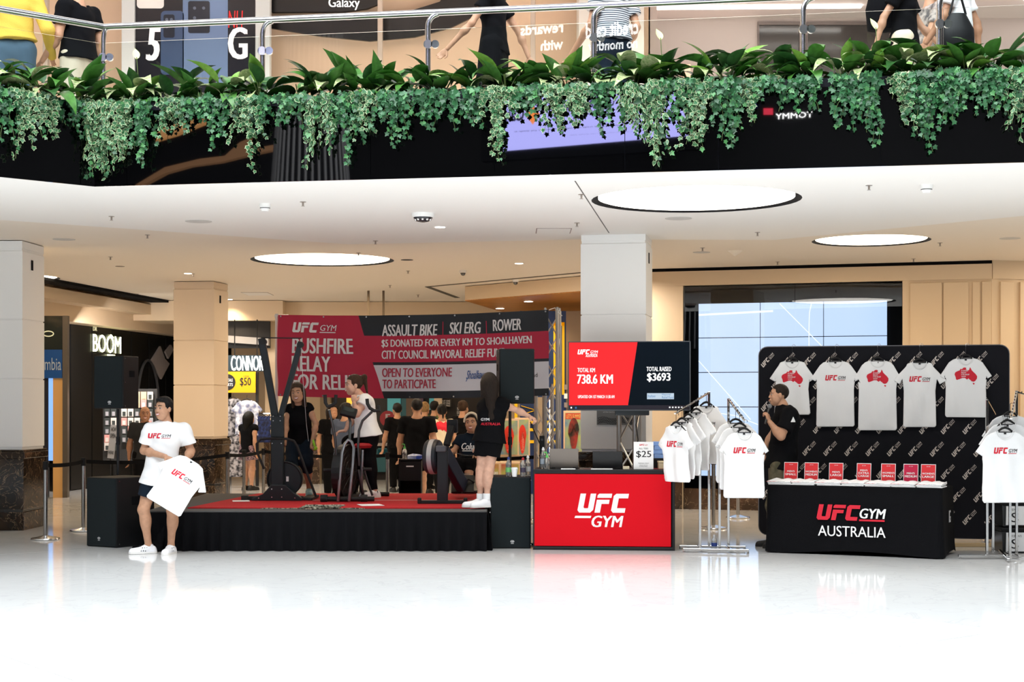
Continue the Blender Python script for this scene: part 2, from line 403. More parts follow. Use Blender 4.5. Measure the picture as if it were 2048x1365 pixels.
pillar(XX(1292,19.1), 19.1, .80, -math.radians(10.5), white_paint, 'white panelled pillar behind the wide screen on its truss')

# ---- video wall and panelled wall on the right
WA = Vector((XX(1306,24.36), 24.36, 0)); WB = Vector((XX(1984,22.9), 22.9, 0)); wd = (WB-WA).normalized(); wn = Vector((wd.y,-wd.x,0))
wrot = math.atan2(wd.y, wd.x)
def wu(px): d = WB-WA; k = (px-1024)/FPX; return (k*WA.y-WA.x)/(d.x-k*d.y)*d.length
def wz(px, py):
    p = WA+wd*wu(px); return EYE+(HY-py)/FPX*p.y
wr = thing('wall_right', 'tan panelled wall holding the video wall', 'wall', WA, wrot); wr['kind'] = 'structure'
WL = (WB-WA).length
v0, v1 = wu(1366), wu(1805)
m = MB(); m.box(-.15, v0, 0, .5, 0, 3.44); m.box(v1, WL, 0, .5, 0, 3.44); m.box(v0, v1, .18, .5, 0, 3.44); m.box(-.15, WL, -.02, .5, 3.44, CZ-.02)
m.build('wall_body', tan_paint, wr, 0)
m = MB(); m.box(-.15, WL, 0, .5, CZ-.02, CZ+.03); m.build('shadow_gap', black_matte, wr, 0)
m = MB(); m.box(-.15, v0-.01, -.02, 0, 0, 1.03); m.build('marble_dado', dado_tan, wr, 0)
m = MB(); m.box(v1+.01, WL, -.02, 0, 0, .9); m.build('marble_dado', dado_tan, wr, 0)
for a, b in ((1820,1884),(1887,1937),(1945,1960),(1964,1982)):
    m = MB(); m.box(wu(a), wu(b), -.03, 0, .9, 3.40); m.build('panel', tan_paint, wr, 0, bev=.006)
wr2 = MB(); q = WB+Vector((3.2, .95, 0))
wo = thing('wall_return', 'tan battened wall turning away behind the shirt rack', 'wall', WB, math.atan2(.95,3.2)); wo['kind'] = 'structure'
m = MB(); m.box(0, 6, 0, .4, 0, 3.44); m.box(0,6,-.02,.4,3.44,CZ+.03); m.build('wall_body', tan_paint, wo, 0)
for a in np.arange(.12, 5.6, .33):
    m = MB(); m.box(a, a+.22, -.04, 0, .3, 3.40); m.build('panel', tan_paint, wo, 0, bev=.006)
vw = thing('video_wall', 'large video wall of pale blue screens in a black glass surround', 'screen', WA, wrot)
m = MB(); m.box(v0+.01, v1-.01, .10, .17, .32, 3.43); m.build('backing', black_matte, vw, 0)
m = MB(); m.box(v0+.01, v1-.01, .02, .17, 0, .32); m.build('plinth', dado_tan, vw, 0)
scr = mat('screen_blue', (.02,.02,.02), .3, emit=1.05, ecol=(.42,.62,.98))
nt = scr.node_tree; b = nt.nodes['Principled BSDF']; tc = nt.nodes.new('ShaderNodeTexCoord'); gr = nt.nodes.new('ShaderNodeTexNoise'); gr.inputs['Scale'].default_value = .35
rp = nt.nodes.new('ShaderNodeValToRGB'); rp.color_ramp.elements[0].color = (.50,.68,.98,1); rp.color_ramp.elements[1].color = (.66,.80,1,1); rp.color_ramp.elements[0].position=.35; rp.color_ramp.elements[1].position=.65
nt.links.new(tc.outputs['Object'], gr.inputs[0]); nt.links.new(gr.outputs['Fac'], rp.inputs[0]); nt.links.new(rp.outputs[0], b.inputs['Emission Color'])
ecol = mat('screen_line', (.02,.02,.02), .3, emit=1.25, ecol=(.85,.93,1))
xs = [wu(1395), wu(1519), wu(1646), wu(1774)]; zt = wz(1395,607); dz = (zt-wz(1395,953))/5
for i in range(3):
    for j in range(5):
        m = MB(); m.box(xs[i]+.006, xs[i+1]-.006, .07, .095, zt-(j+1)*dz+.006, zt-j*dz-.006); m.build('screen_panel', scr, vw, 0)
m = MB()
def wline(p, q, w=.012):
    a = Vector((wu(p[0]), .066, wz(p[0],p[1]))); b = Vector((wu(q[0]), .066, wz(q[0],q[1]))); n = Vector((-(b-a).z, 0, (b-a).x)).normalized()*w/2
    m.add([a-n,b-n,b+n,a+n], [(0,1,2,3)])
wline((1558,607),(1700,750)); wline((1396,722),(1500,840)); wline((1396,630),(1545,622),.03)
cv = [(1622,607),(1618,625),(1617,660),(1617,700)]
for p, q in zip(cv[:-1], cv[1:]): wline(p, q)
cv = [(1396,832),(1430,826),(1470,832),(1515,850)]
for p, q in zip(cv[:-1], cv[1:]): wline(p, q)
m.build('court_lines', ecol, vw, 0)
for a, b in ((1367,1589),(1590,1804)):
    m = MB(); m.box(wu(a), wu(b), .025, .035, .33, 3.42); m.build('cover_glass', mat('cover_glass', (.95,.97,1), .0, trans=1.0, ior=1.5), vw, 0)

# ---- rear left: bulkheads, slot, wooden soffit
BK = 32.0
m = MB()
m.box(-9.5, -4.6, 31.6, 33, 3.30, CZ+.02)                # beyond
m.box(-6.2, 2.6, BK, 33, 3.30, CZ+.02)
m.box(XX(530,BK), XX(600,BK), BK, BK+.3, 0, 3.3)
struct(m.build('wall_rear', tan_paint, None, 0))
m = MB(); m.box(XX(530,BK)-.02, XX(610,BK)+.3, BK-.02, BK, 0, 1.0); struct(m.build('trim_1', dado_tan, None, 0))
# dark end walls that close the deep shops
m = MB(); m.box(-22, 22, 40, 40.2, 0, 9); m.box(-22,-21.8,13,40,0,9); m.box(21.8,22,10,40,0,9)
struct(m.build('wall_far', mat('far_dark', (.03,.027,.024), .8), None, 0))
# left bulkhead leading back past the shops
E0 = Vector((XX(60,27.5),27.5,0)); E1 = Vector((XX(360,35),35,0))
ed = (E1-E0).normalized(); er = math.atan2(ed.y, ed.x); EL = (E1-E0).length
lw = thing('wall_left', 'tan bulkhead sloping over the dark shop front', 'wall', E0, er); lw['kind'] = 'structure'
m = MB(); m.box(-3, EL, -.25, .4, 3.12, 3.42); m.box(-3, EL, -.6, .4, 3.42, CZ-.06); m.box(-3,EL,-.25,.4,CZ-.06,CZ+.03)
m.build('wall_body', tan_paint, lw, 0)
m = MB(); m.box(-3, EL*.62, -.95, -.605, CZ-.02, CZ+.028); m.build('slot', black_matte, lw, 0)
# timber soffit
wood = mat('timber_soffit', (.62,.27,.06), .35, col2=(.42,.16,.03), vscale=3, stretch=(1,14,1))
T = [(XX(930,27.9),27.9),(XX(1170,25.6),25.6),(4.0,24.9),(4.0,31),(XX(1010,31.5),31.5)]
T2 = [(x, y) for x, y in T]
m = MB(); m.prism(T2, 3.45, 3.46, 'z'); struct(m.build('ceiling_timber', wood, None, 0, fix=True))
m = MB(); m.prism([(x, y-.03) for x, y in T2], 3.462, CZ+.02, 'z'); struct(m.build('ceiling_bulkhead', tan_paint, None, 0, fix=True))
for a, b, l in (((855,574),(1170,545),'slot'),((855,574),(915,596),'slot')):
    pa = FLc = P(a[0],a[1],(CZ+.028-EYE)*FPX/(HY-a[1])); pb = P(b[0],b[1],(CZ+.028-EYE)*FPX/(HY-b[1]))
    m = MB(); m.bar(pa, pb, .14 if a==b else .10, .006); o = m.build('ceiling_slot', mat('slot_grey',(.10,.085,.065),.8), None, 0); struct(o)
m = MB(); m.bar(P(965,604,27.0), P(1165,599,25.2), .06,.01); 
# suspended rods under the ceiling
for px in (737, 767):
    m = MB(); d = 29.0; m.box(XX(px,d)-.02, XX(px,d)+.02, d-.02, d+.02, 2.6, CZ+.03); o = m.build('hanger_rod', mat('bronze',(.10,.075,.05),.5), None, 0); tag(o, 'dark hanger rod dropping from the ceiling, '+('nearer the black field of the banner' if px==767 else 'nearer the banner lettering'), 'rod', 'rods over the banner')
# ============================================================ ORGANIC SHAPES (distance fields, surface nets)
def V3(a): return np.array(a, dtype=np.float64)
class SDF:
    def __init__(s, vox): s.v = vox; s.p = []
    def cap(s, a, b, ra, rb=None, k=.02, sq=None, flat=False, sub=False):
        s.p.append(('cap', V3(a), V3(b), ra, ra if rb is None else rb, k, sq, flat, sub)); return s
    def ell(s, c, r, k=.02, ax=None, sub=False):
        # ax: 3 axis vectors (rows)
        s.p.append(('ell', V3(c), V3(r), V3(ax) if ax is not None else np.eye(3), k, sub)); return s
    def bounds(s):
        lo = []; hi = []
        for p in s.p:
            if p[-1]: continue
            if p[0] == 'cap': r = max(p[3], p[4]); lo.append(np.minimum(p[1], p[2])-r); hi.append(np.maximum(p[1], p[2])+r)
            else: r = max(p[2]); lo.append(p[1]-r); hi.append(p[1]+r)
        return np.min(lo, 0), np.max(hi, 0)
    def grid(s):
        lo, hi = s.bounds(); pad = 3*s.v; lo = lo-pad; hi = hi+pad
        n = np.ceil((hi-lo)/s.v).astype(int)+1
        D = np.full(n, 1.0, dtype=np.float32); s.lo = lo
        ax = [lo[i]+s.v*np.arange(n[i]) for i in range(3)]
        for p in s.p:
            if p[0] == 'cap': _, a, b, ra, rb, k, sq, flat, sub = p; r = max(ra, rb); l = np.minimum(a,b)-r; h = np.maximum(a,b)+r
            else: _, c, rr, A, k, sub = p; r = max(rr); l = c-r; h = c+r
            l = np.maximum(((l-k-3*s.v-lo)/s.v).astype(int), 0); h = np.minimum(np.ceil((h+k+3*s.v-lo)/s.v).astype(int)+1, n)
            sl = tuple(slice(l[i], h[i]) for i in range(3))
            X = ax[0][sl[0]][:,None,None]; Y = ax[1][sl[1]][None,:,None]; Z = ax[2][sl[2]][None,None,:]
            if p[0] == 'cap':
                x = X-a[0]; y = Y-a[1]; z = Z-a[2]; ba = b-a; L2 = max(ba@ba, 1e-9)
                t = np.clip((x*ba[0]+y*ba[1]+z*ba[2])/L2, 0, 1)
                ex = x-t*ba[0]; ey = y-t*ba[1]; ez = z-t*ba[2]
                q = ex*ex+ey*ey+ez*ez
                if sq is not None:
                    nn = V3(sq[0]); dn = ex*nn[0]+ey*nn[1]+ez*nn[2]; q = q+dn*dn*(sq[1]**2-1)
                d = np.sqrt(q)-(ra+(rb-ra)*t)
                if flat:
                    L = math.sqrt(L2); pr = (x*ba[0]+y*ba[1]+z*ba[2])/L
                    d = np.maximum(d, pr-L)
                    if flat == 2: d = np.maximum(d, -pr)
            else:
                x = X-c[0]; y = Y-c[1]; z = Z-c[2]
                u = [(x*A[i][0]+y*A[i][1]+z*A[i][2])/rr[i] for i in range(3)]
                q = np.sqrt(u[0]**2+u[1]**2+u[2]**2); d = (q-1)*min(rr) if max(rr) < 1.6*min(rr) else (q-1)*q/np.maximum(np.sqrt((u[0]/rr[0])**2+(u[1]/rr[1])**2+(u[2]/rr[2])**2), 1e-6)/1.0
            E = D[sl]
            if sub:
                d = -d; h_ = np.clip(.5-.5*(E-d)/k, 0, 1); D[sl] = E*(1-h_)+d*h_+k*h_*(1-h_)
            else:
                h_ = np.clip(.5+.5*(E-d)/k, 0, 1); D[sl] = E*(1-h_)+d*h_-k*h_*(1-h_)
        s.D = D; s.ax = ax; s.XYZ = np.meshgrid(*ax, indexing='ij', sparse=True)
        return s
    def cut(s, pt, nrm):   # remove the side nrm points to
        X, Y, Z = s.XYZ; s.D = np.maximum(s.D, (X-pt[0])*nrm[0]+(Y-pt[1])*nrm[1]+(Z-pt[2])*nrm[2]); return s
    def folds(s, amp, f=30, seed=0, dz=.5):
        X, Y, Z = s.XYZ; r = np.random.RandomState(seed)
        o = 0
        for i in range(5):
            k = r.randn(3); k[2] *= dz; k /= np.linalg.norm(k); o = o+np.sin((X*k[0]+Y*k[1]+Z*k[2])*f*(.5+r.rand())+r.rand()*6+1.5*np.sin((X+Y+Z)*f*.3))
        s.D = s.D+(amp*o/2.2).astype(np.float32); return s
    def nets(s):
        D = s.D; I = (D < 0); n = D.shape
        c = np.zeros((n[0]-1,n[1]-1,n[2]-1), np.int8)
        for i in (0,1):
            for j in (0,1):
                for k in (0,1): c += I[i:n[0]-1+i, j:n[1]-1+j, k:n[2]-1+k]
        act = (c > 0) & (c < 8); idx = np.full(act.shape, -1, np.int64); cells = np.argwhere(act); idx[act] = np.arange(len(cells))
        acc = np.zeros((len(cells),3)); cnt = np.zeros(len(cells))
        offs = [(i,j,k) for i in (0,1) for j in (0,1) for k in (0,1)]
        for o in offs:
            for d in range(3):
                if o[d]: continue
                o2 = list(o); o2[d] = 1
                a = D[cells[:,0]+o[0], cells[:,1]+o[1], cells[:,2]+o[2]]; b = D[cells[:,0]+o2[0], cells[:,1]+o2[1], cells[:,2]+o2[2]]
                msk = (a < 0) != (b < 0); t = np.where(msk, a/np.where(msk, a-b, 1), 0)
                p = np.tile(np.array(o, float), (len(cells),1)); p[:,d] += t
                acc[msk] += p[msk]; cnt[msk] += 1
        vs = (cells+acc/cnt[:,None])*s.v+s.lo
        fs = []
        for d in range(3):
            e1, e2 = (d+1) % 3, (d+2) % 3
            sa = [slice(None)]*3; sb = [slice(None)]*3; sa[d] = slice(0, -1); sb[d] = slice(1, None)
            for e in (e1, e2): sa[e] = slice(1, -1); sb[e] = slice(1, -1)
            A = I[tuple(sa)]; B = I[tuple(sb)]
            for flip, M in ((False, A & ~B), (True, ~A & B)):
                q = np.argwhere(M)
                if not len(q): continue
                q[:,e1] += 1; q[:,e2] += 1
                def cell(d1, d2):
                    r = q.copy(); r[:,e1] += d1; r[:,e2] += d2; return idx[r[:,0], r[:,1], r[:,2]]
                quad = np.stack([cell(-1,-1), cell(0,-1), cell(0,0), cell(-1,0)], 1)
                if flip: quad = quad[:, ::-1]
                fs.append(quad)
        return vs, np.concatenate(fs)
def np_mesh(name, parts, mt):
    # parts: list of (verts, quads)
    V = np.concatenate([p[0] for p in parts]); o = 0; F = []
    for p in parts: F.append(p[1]+o); o += len(p[0])
    F = np.concatenate(F).astype(np.int32)
    me = bpy.data.meshes.new(name); me.vertices.add(len(V)); me.vertices.foreach_set('co', V.astype(np.float32).ravel())
    me.loops.add(F.size); me.loops.foreach_set('vertex_index', F.ravel())
    me.polygons.add(len(F)); me.polygons.foreach_set('loop_start', np.arange(0, F.size, 4, dtype=np.int32))
    me.polygons.foreach_set('use_smooth', np.ones(len(F), bool)); me.materials.append(mt); me.update(calc_edges=True)
    return me
def bvh_of(parts):
    V = np.concatenate([p[0] for p in parts]); o = 0; F = []
    for p in parts: F += (p[1]+o).tolist(); o += len(p[0])
    return BVHTree.FromPolygons([tuple(v) for v in V], F)
def unit(v): v = V3(v); return v/np.linalg.norm(v)
def print_on(mb, bvh, org, f, lift=.003, cutdist=.35):
    """project the flat mesh mb (x right, z up, y=0) onto a surface seen from direction f (pointing away from body)"""
    f = Vector(f).normalized(); up = Vector((0,0,1)); r = up.cross(f).normalized()   # viewer's right, looking along -f
    nf = []; nm = []
    for f_, mi in zip(mb.f, mb.mi):
        st_ = [list(f_)] if len(f_) <= 3 else [[f_[0], f_[i], f_[i+1]] for i in range(1, len(f_)-1)]
        while st_:
            t3 = st_.pop(); es = [((mb.v[t3[i]]-mb.v[t3[(i+1)%3]]).length, i) for i in range(3)]; L_, i = max(es)
            if L_ > .025:
                a_, b_, c_ = t3[i], t3[(i+1)%3], t3[(i+2)%3]; mb.v.append((mb.v[a_]+mb.v[b_])/2); k_ = len(mb.v)-1; st_ += [[a_,k_,c_],[k_,b_,c_]]
            else: nf.append(t3); nm.append(mi)
    mb.f = nf; mb.mi = nm
    out = []
    last = 0
    for v in mb.v:
        p = Vector(org)+r*v.x+up*v.z; h = bvh.ray_cast(p+f*cutdist, -f, cutdist*2)
        if h[0] is not None: last = (h[0]-p).dot(f)
        out.append(p+f*(last+lift-v.y))
    mb.v = out; return mb

SK = {'light': (.66,.38,.27), 'mid': (.52,.28,.17), 'tan': (.42,.21,.12), 'dark': (.30,.14,.08)}
def skin(k): return mat('skin_'+k, SK[k], .5, spec=.4, var=.12, vscale=25)
def hair_m(k):
    c = {'black':(.006,.005,.005),'brown':(.06,.03,.015),'dark_brown':(.022,.012,.007),'blond':(.45,.28,.12),'light_brown':(.16,.085,.04)}[k]
    return mat('hair_'+k, c, .5, bump=1.0, scale=30, stretch=(7,7,.7), var=.6, vscale=30, spec=.3)
eye_white = mat('eye_white', (.42,.39,.37), .3); eye_dark = mat('eye_dark', (.01,.008,.006), .2)
teeth_m = mat('teeth', (.85,.83,.80), .3); lip_m = mat('lips', (.45,.12,.10), .5)

def head_parts(body, t, c, f, style, vox, hair=None, skinm=None, smile=True, detail=True, s=1.0, tilt=0.0):
    """c = head centre, f = facing direction. returns skin sdf parts; adds hair, eyes, mouth children"""
    f = unit(f); up = V3((0,0,1)); up = unit(up-f*(up@f)) if abs(f[2]) > .01 else up
    r = np.cross(f, up)
    if tilt: a = tilt; up, r = up*math.cos(a)+r*math.sin(a), r*math.cos(a)-up*math.sin(a)
    A = np.array([r, f, up]); L = lambda x, y, z: V3(c)+s*(r*x+f*y+up*z)
    k = SDF(vox)
    k.ell(L(0,-.015,.035), (.074*s,.094*s,.088*s), .02, A)
    k.ell(L(0,.022,-.02), (.064*s,.070*s,.085*s), .03, A)
    k.ell(L(0,.045,-.078), (.038*s,.040*s,.032*s), .03, A)
    for q in (-1,1):
        k.ell(L(q*.045,.030,-.045), (.022*s,.036*s,.034*s), .02, A)
        k.ell(L(q*.036,.064,-.018), (.020*s,.018*s,.018*s), .015, A)
        k.ell(L(q*.077,-.008,.0), (.009*s,.020*s,.032*s), .008, A)
        k.cap(L(q*.010,.085,.034), L(q*.048,.072,.036), .010*s, .009*s, .012)
    k.cap(L(0,.084,.022), L(0,.100,-.016), .0075*s, .0115*s, .012)
    for q in (-1,1): k.ell(L(q*.011,.092,-.020), (.009*s,.009*s,.008*s), .006, A)
    for q in (-1,1): k.ell(L(q*.031,.096,.014), (.017*s,.014*s,.011*s), .008, A, sub=True)
    k.ell(L(0,.092,-.052), (.024*s,.014*s,.013*s), .010, A)
    if smile: k.ell(L(0,.108,-.050), (.024*s,.010*s,.009*s), .005, A, sub=True)
    part = k.grid().nets()
    if detail:
        for q in (-1,1):
            m = MB(); o = L(q*.031,.0775,.014); e = Matrix(((r[0],f[0],up[0],o[0]),(r[1],f[1],up[1],o[1]),(r[2],f[2],up[2],o[2]),(0,0,0,1)))
            m.lathe([(.002*s,-.0060*s),(.009*s,-.0045*s),(.0115*s,0),(.009*s,.0045*s),(.002*s,.0060*s)], seg=10, M=e)
            m.mat(1); m.M = e; m.lathe([(.001,.0),(.006*s,.0),(.006*s,.002*s),(.001,.0035*s)], seg=10, M=Matrix.Translation((0,.0118*s,0)) @ Matrix.Rotation(-PI/2,4,'X'))
            m.build('eye', [eye_white, eye_dark], t, 50)
            m = MB(); m.tube([L(q*.012,.099,.040), L(q*.032,.094,.046), L(q*.052,.080,.040)], [.0035*s,.0042*s,.002*s], 6); m.build('eyebrow', hair_m(hair or 'black'), t)
        if smile:
            m = MB(); m.tube([L(-.024,.090,-.044), L(-.012,.100,-.049), L(0,.103,-.051), L(.012,.100,-.049), L(.024,.090,-.044)], [.002*s,.0055*s,.0065*s,.0055*s,.002*s], 8); m.build('teeth', teeth_m, t)
            m = MB(); m.tube([L(-.028,.088,-.043), L(-.014,.103,-.057), L(0,.108,-.061), L(.014,.103,-.057), L(.028,.088,-.043)], [.002*s,.0035*s,.0045*s,.0035*s,.002*s], 8)
            m.tube([L(-.028,.089,-.042), L(-.012,.104,-.042), L(0,.108,-.043), L(.012,.104,-.042), L(.028,.089,-.042)], [.0015*s,.003*s,.003*s,.003*s,.0015*s], 8); m.build('lips', lip_m, t)
        else:
            m = MB(); m.tube([L(-.022,.098,-.050), L(0,.107,-.050), L(.022,.098,-.050)], [.002*s,.005*s,.002*s], 8); m.build('lips', lip_m, t)
    # hair
    if style:
        h = SDF(vox*1.1)
        g = {'short':.010,'crop':.004,'long':.016,'pony':.010,'bun':.012,'band':.012,'bald':0,'bob':.016}[style]
        if g:
            h.ell(L(0,-.020,.042), ((.075+g)*s,(.095+g)*s,(.090+g)*s), .02, A)
            if style == 'short': h.ell(L(0,.035,.105), (.055*s,.050*s,.028*s), .02, A)
            if style == 'bob':
                h.cap(L(0,-.05,-.02), L(0,-.065,-.15), .088*s, .068*s, .03)
                for q in (-1,1): h.cap(L(q*.078,-.015,.02), L(q*.082,-.02,-.16), .020*s, .016*s, .03)
            if style == 'long':
                h.ell(L(0,-.05,-.02), (.095*s,.075*s,.12*s), .03, A)
                h.cap(L(0,-.075,0)+V3((0,0,0)), V3(c)+s*(-f*.105)-V3((0,0,.36)), .085*s, .045*s, .04)
                for q in (-1,1): h.cap(L(q*.075,-.02,.03), L(q*.085,-.03,-.13), .022*s, .018*s, .03)
            if style == 'pony':
                h.ell(L(0,-.095,.085), (.022*s,.022*s,.022*s), .015, A)
                h.cap(L(0,-.10,.09), L(0,-.145,.095), .020*s, .032*s, .015); h.cap(L(0,-.145,.095), L(0,-.165,-.10), .032*s, .012*s, .02)
            if style == 'bun': h.ell(L(0,-.10,.09), (.04*s,.04*s,.04*s), .015, A)
            if style == 'band': h.ell(L(0,-.09,-.02), (.07*s,.06*s,.08*s), .03, A)
            h.grid()
            # open the face: everything in front of a tilted plane and below the hairline
            X, Y, Z = h.XYZ; o = L(0,.040,.050)
            dx = (X-o[0])*f[0]+(Y-o[1])*f[1]+(Z-o[2])*f[2]; dz = (X-o[0])*up[0]+(Y-o[1])*up[1]+(Z-o[2])*up[2]
            lat = (X-c[0])*r[0]+(Y-c[1])*r[1]+(Z-c[2])*r[2]
            face = np.minimum(dx+.45*dz*0+np.where(dz < -.03, 0.012, 0), -(dz-.038+np.abs(lat)*.25))   # >0 inside face window
            h.D = np.maximum(h.D, np.where(face > 0, face, face).astype(np.float32))
            if style in ('long','bob'): h.D = np.maximum(h.D, np.minimum(np.minimum(dx+.085, -(dz+.085)), .060-np.abs(lat)).astype(np.float32))
            if style in ('short','crop','pony','bun','band'):
                low = -(dz+.10)+.25*np.minimum(dx+.05,0)*0
                if style in ('short','crop'):
                    ear = np.minimum(-(dz+.045)+.0, dx+.095)    # clear below the ears
                    h.D = np.maximum(h.D, ear.astype(np.float32))
                h.D = np.maximum(h.D, (-(dz+.135)).astype(np.float32)) if style != 'pony' else h.D
            p = h.nets(); link('hair', np_mesh('hair', [p], hair_m(hair)), t)
    return part, L

def hand_part(w, e, palm_dir, curl=.5, vox=.0045, s=1.0, fd=None):
    """w wrist, e elbow; palm_dir = direction the palm faces"""
    d = unit(V3(w)-V3(e)) if fd is None else unit(fd); n = unit(palm_dir); n = unit(n-d*(n@d)); sd = np.cross(d, n)
    w = V3(w); k = SDF(vox)
    k.cap(w-d*.01, w+d*.02, .024*s, .024*s, .012, sq=(n,1.3))
    k.ell(w+d*.052*s, (.040*s,.048*s,.017*s), .012, np.array([sd, d, n]))
    for i, (o, l) in enumerate(((-.030,.062),(-.010,.074),(.010,.070),(.030,.055))):
        b = w+d*.088*s+sd*o*s; l *= s
        a1 = curl*.9; a2 = curl*2.0
        m1 = b+(d*math.cos(a1)+n*math.sin(a1))*l*.5; m2 = m1+(d*math.cos(a2)+n*math.sin(a2))*l*.5
        k.cap(b-d*.015, m1, .0095*s, .0088*s, .006); k.cap(m1, m2, .0088*s, .0072*s, .004)
    b = w+d*.030*s-sd*.034*s; m1 = b+unit(d*.7-sd*.6+n*.3*curl)*.038*s; m2 = m1+unit(d*.9-sd*.1+n*.6*curl)*.032*s
    k.cap(b, m1, .013*s, .0105*s, .012); k.cap(m1, m2, .0105*s, .008*s, .005)
    return k.grid().nets()

def shoe(t, an, toe, col='white', sole=(.8,.8,.8), vox=.006, gz=0.0, s=1.0, stripes=False, name='shoe'):
    """an ankle joint, toe direction unit vector; ground at gz"""
    d = unit(toe); an = V3(an); g = V3((an[0], an[1], gz)); sd = np.cross(V3((0,0,1)), d)
    slope = an[2]-gz
    k = SDF(vox); h = g-d*.045*s; fwd = g+d*.165*s
    k.cap(h+V3((0,0,.045)), g+d*.03+V3((0,0,.05)), .040*s, .043*s, .03)
    k.cap(g+d*.03+V3((0,0,.05)), fwd+V3((0,0,.028)), .044*s, .036*s, .03, sq=((0,0,1),1.2))
    k.cap(g+V3((0,0,.05)), g+V3((0,0,.105))-d*.012, .036*s, .036*s, .02, flat=True)
    k.cap(h+V3((0,0,.018)), fwd+V3((0,0,.018)), .046*s, .044*s, .012)
    k.grid(); k.cut(V3((0,0,gz+.003)), V3((0,0,-1)))
    p = k.nets(); mt = mat('shoe_'+col, {'white':(.82,.82,.84),'black':(.012,.012,.013),'teal':(.25,.42,.45),'cream':(.6,.5,.42),'brown':(.15,.08,.04)}[col], .6, bump=.2, scale=150)
    o = link(name, np_mesh(name, [p], mt), t)
    m = MB(); pts = []
    for sgn, a0 in ((1, -PI/2),):
        for i in range(13): a = -PI/2+PI*i/12; pts.append(g+d*(.165+.046*math.cos(a))*s+sd*.047*s*math.sin(a))
        for i in range(13): a = PI/2+PI*i/12; pts.append(g+d*(-.045+.048*math.cos(a))*s+sd*.047*s*math.sin(a))
    m.add([(p_[0],p_[1],gz+.001) for p_ in pts]+[(p_[0],p_[1],gz+.022) for p_ in pts], [tuple(range(26))[::-1], tuple(range(26,52))]+[(i,(i+1)%26,(i+1)%26+26,i+26) for i in range(26)])
    m.build('sole', mat('sole_'+col, {'black':(.02,.02,.02)}.get(col,(.75,.73,.70)), .7), o)
    if stripes:
        b = bvh_of([p]); m = MB()
        for q in (-1,1):
            for i in range(3):
                for (u, v) in ((0,0),):
                    x = .035+i*.022; vs = []
                    for (dx, z) in ((0,.028),(.011,.028),(-.006,.070),(-.017,.070)):
                        pt = g+d*(x+dx)+V3((0,0,z)); hh = b.ray_cast(Vector(pt+sd*q*.12), Vector(-sd*q), .2)
                        vs.append(Vector(hh[0])+Vector(sd*q)*.002 if hh[0] is not None else Vector(pt+sd*q*.045))
                    m.add(vs, [(0,1,3,2)])
        for q_ in (0,1):
            h_ = MB(); h_.v = m.v[q_*12:q_*12+12]; h_.f = [(i*4,i*4+1,i*4+3,i*4+2) for i in range(3)]; h_.mi = [0]*3; h_.build('stripes', print_black, o, 0)
        m = MB()
        for i in range(4):
            c0 = g+d*(.045+i*.022)+V3((0,0,.092-i*.011)); m.tube([c0-sd*.018, c0+V3((0,0,.004)), c0+sd*.018], .0035, 6)
        m.build('laces', mat('laces',(.8,.8,.8),.8), o)
    return o

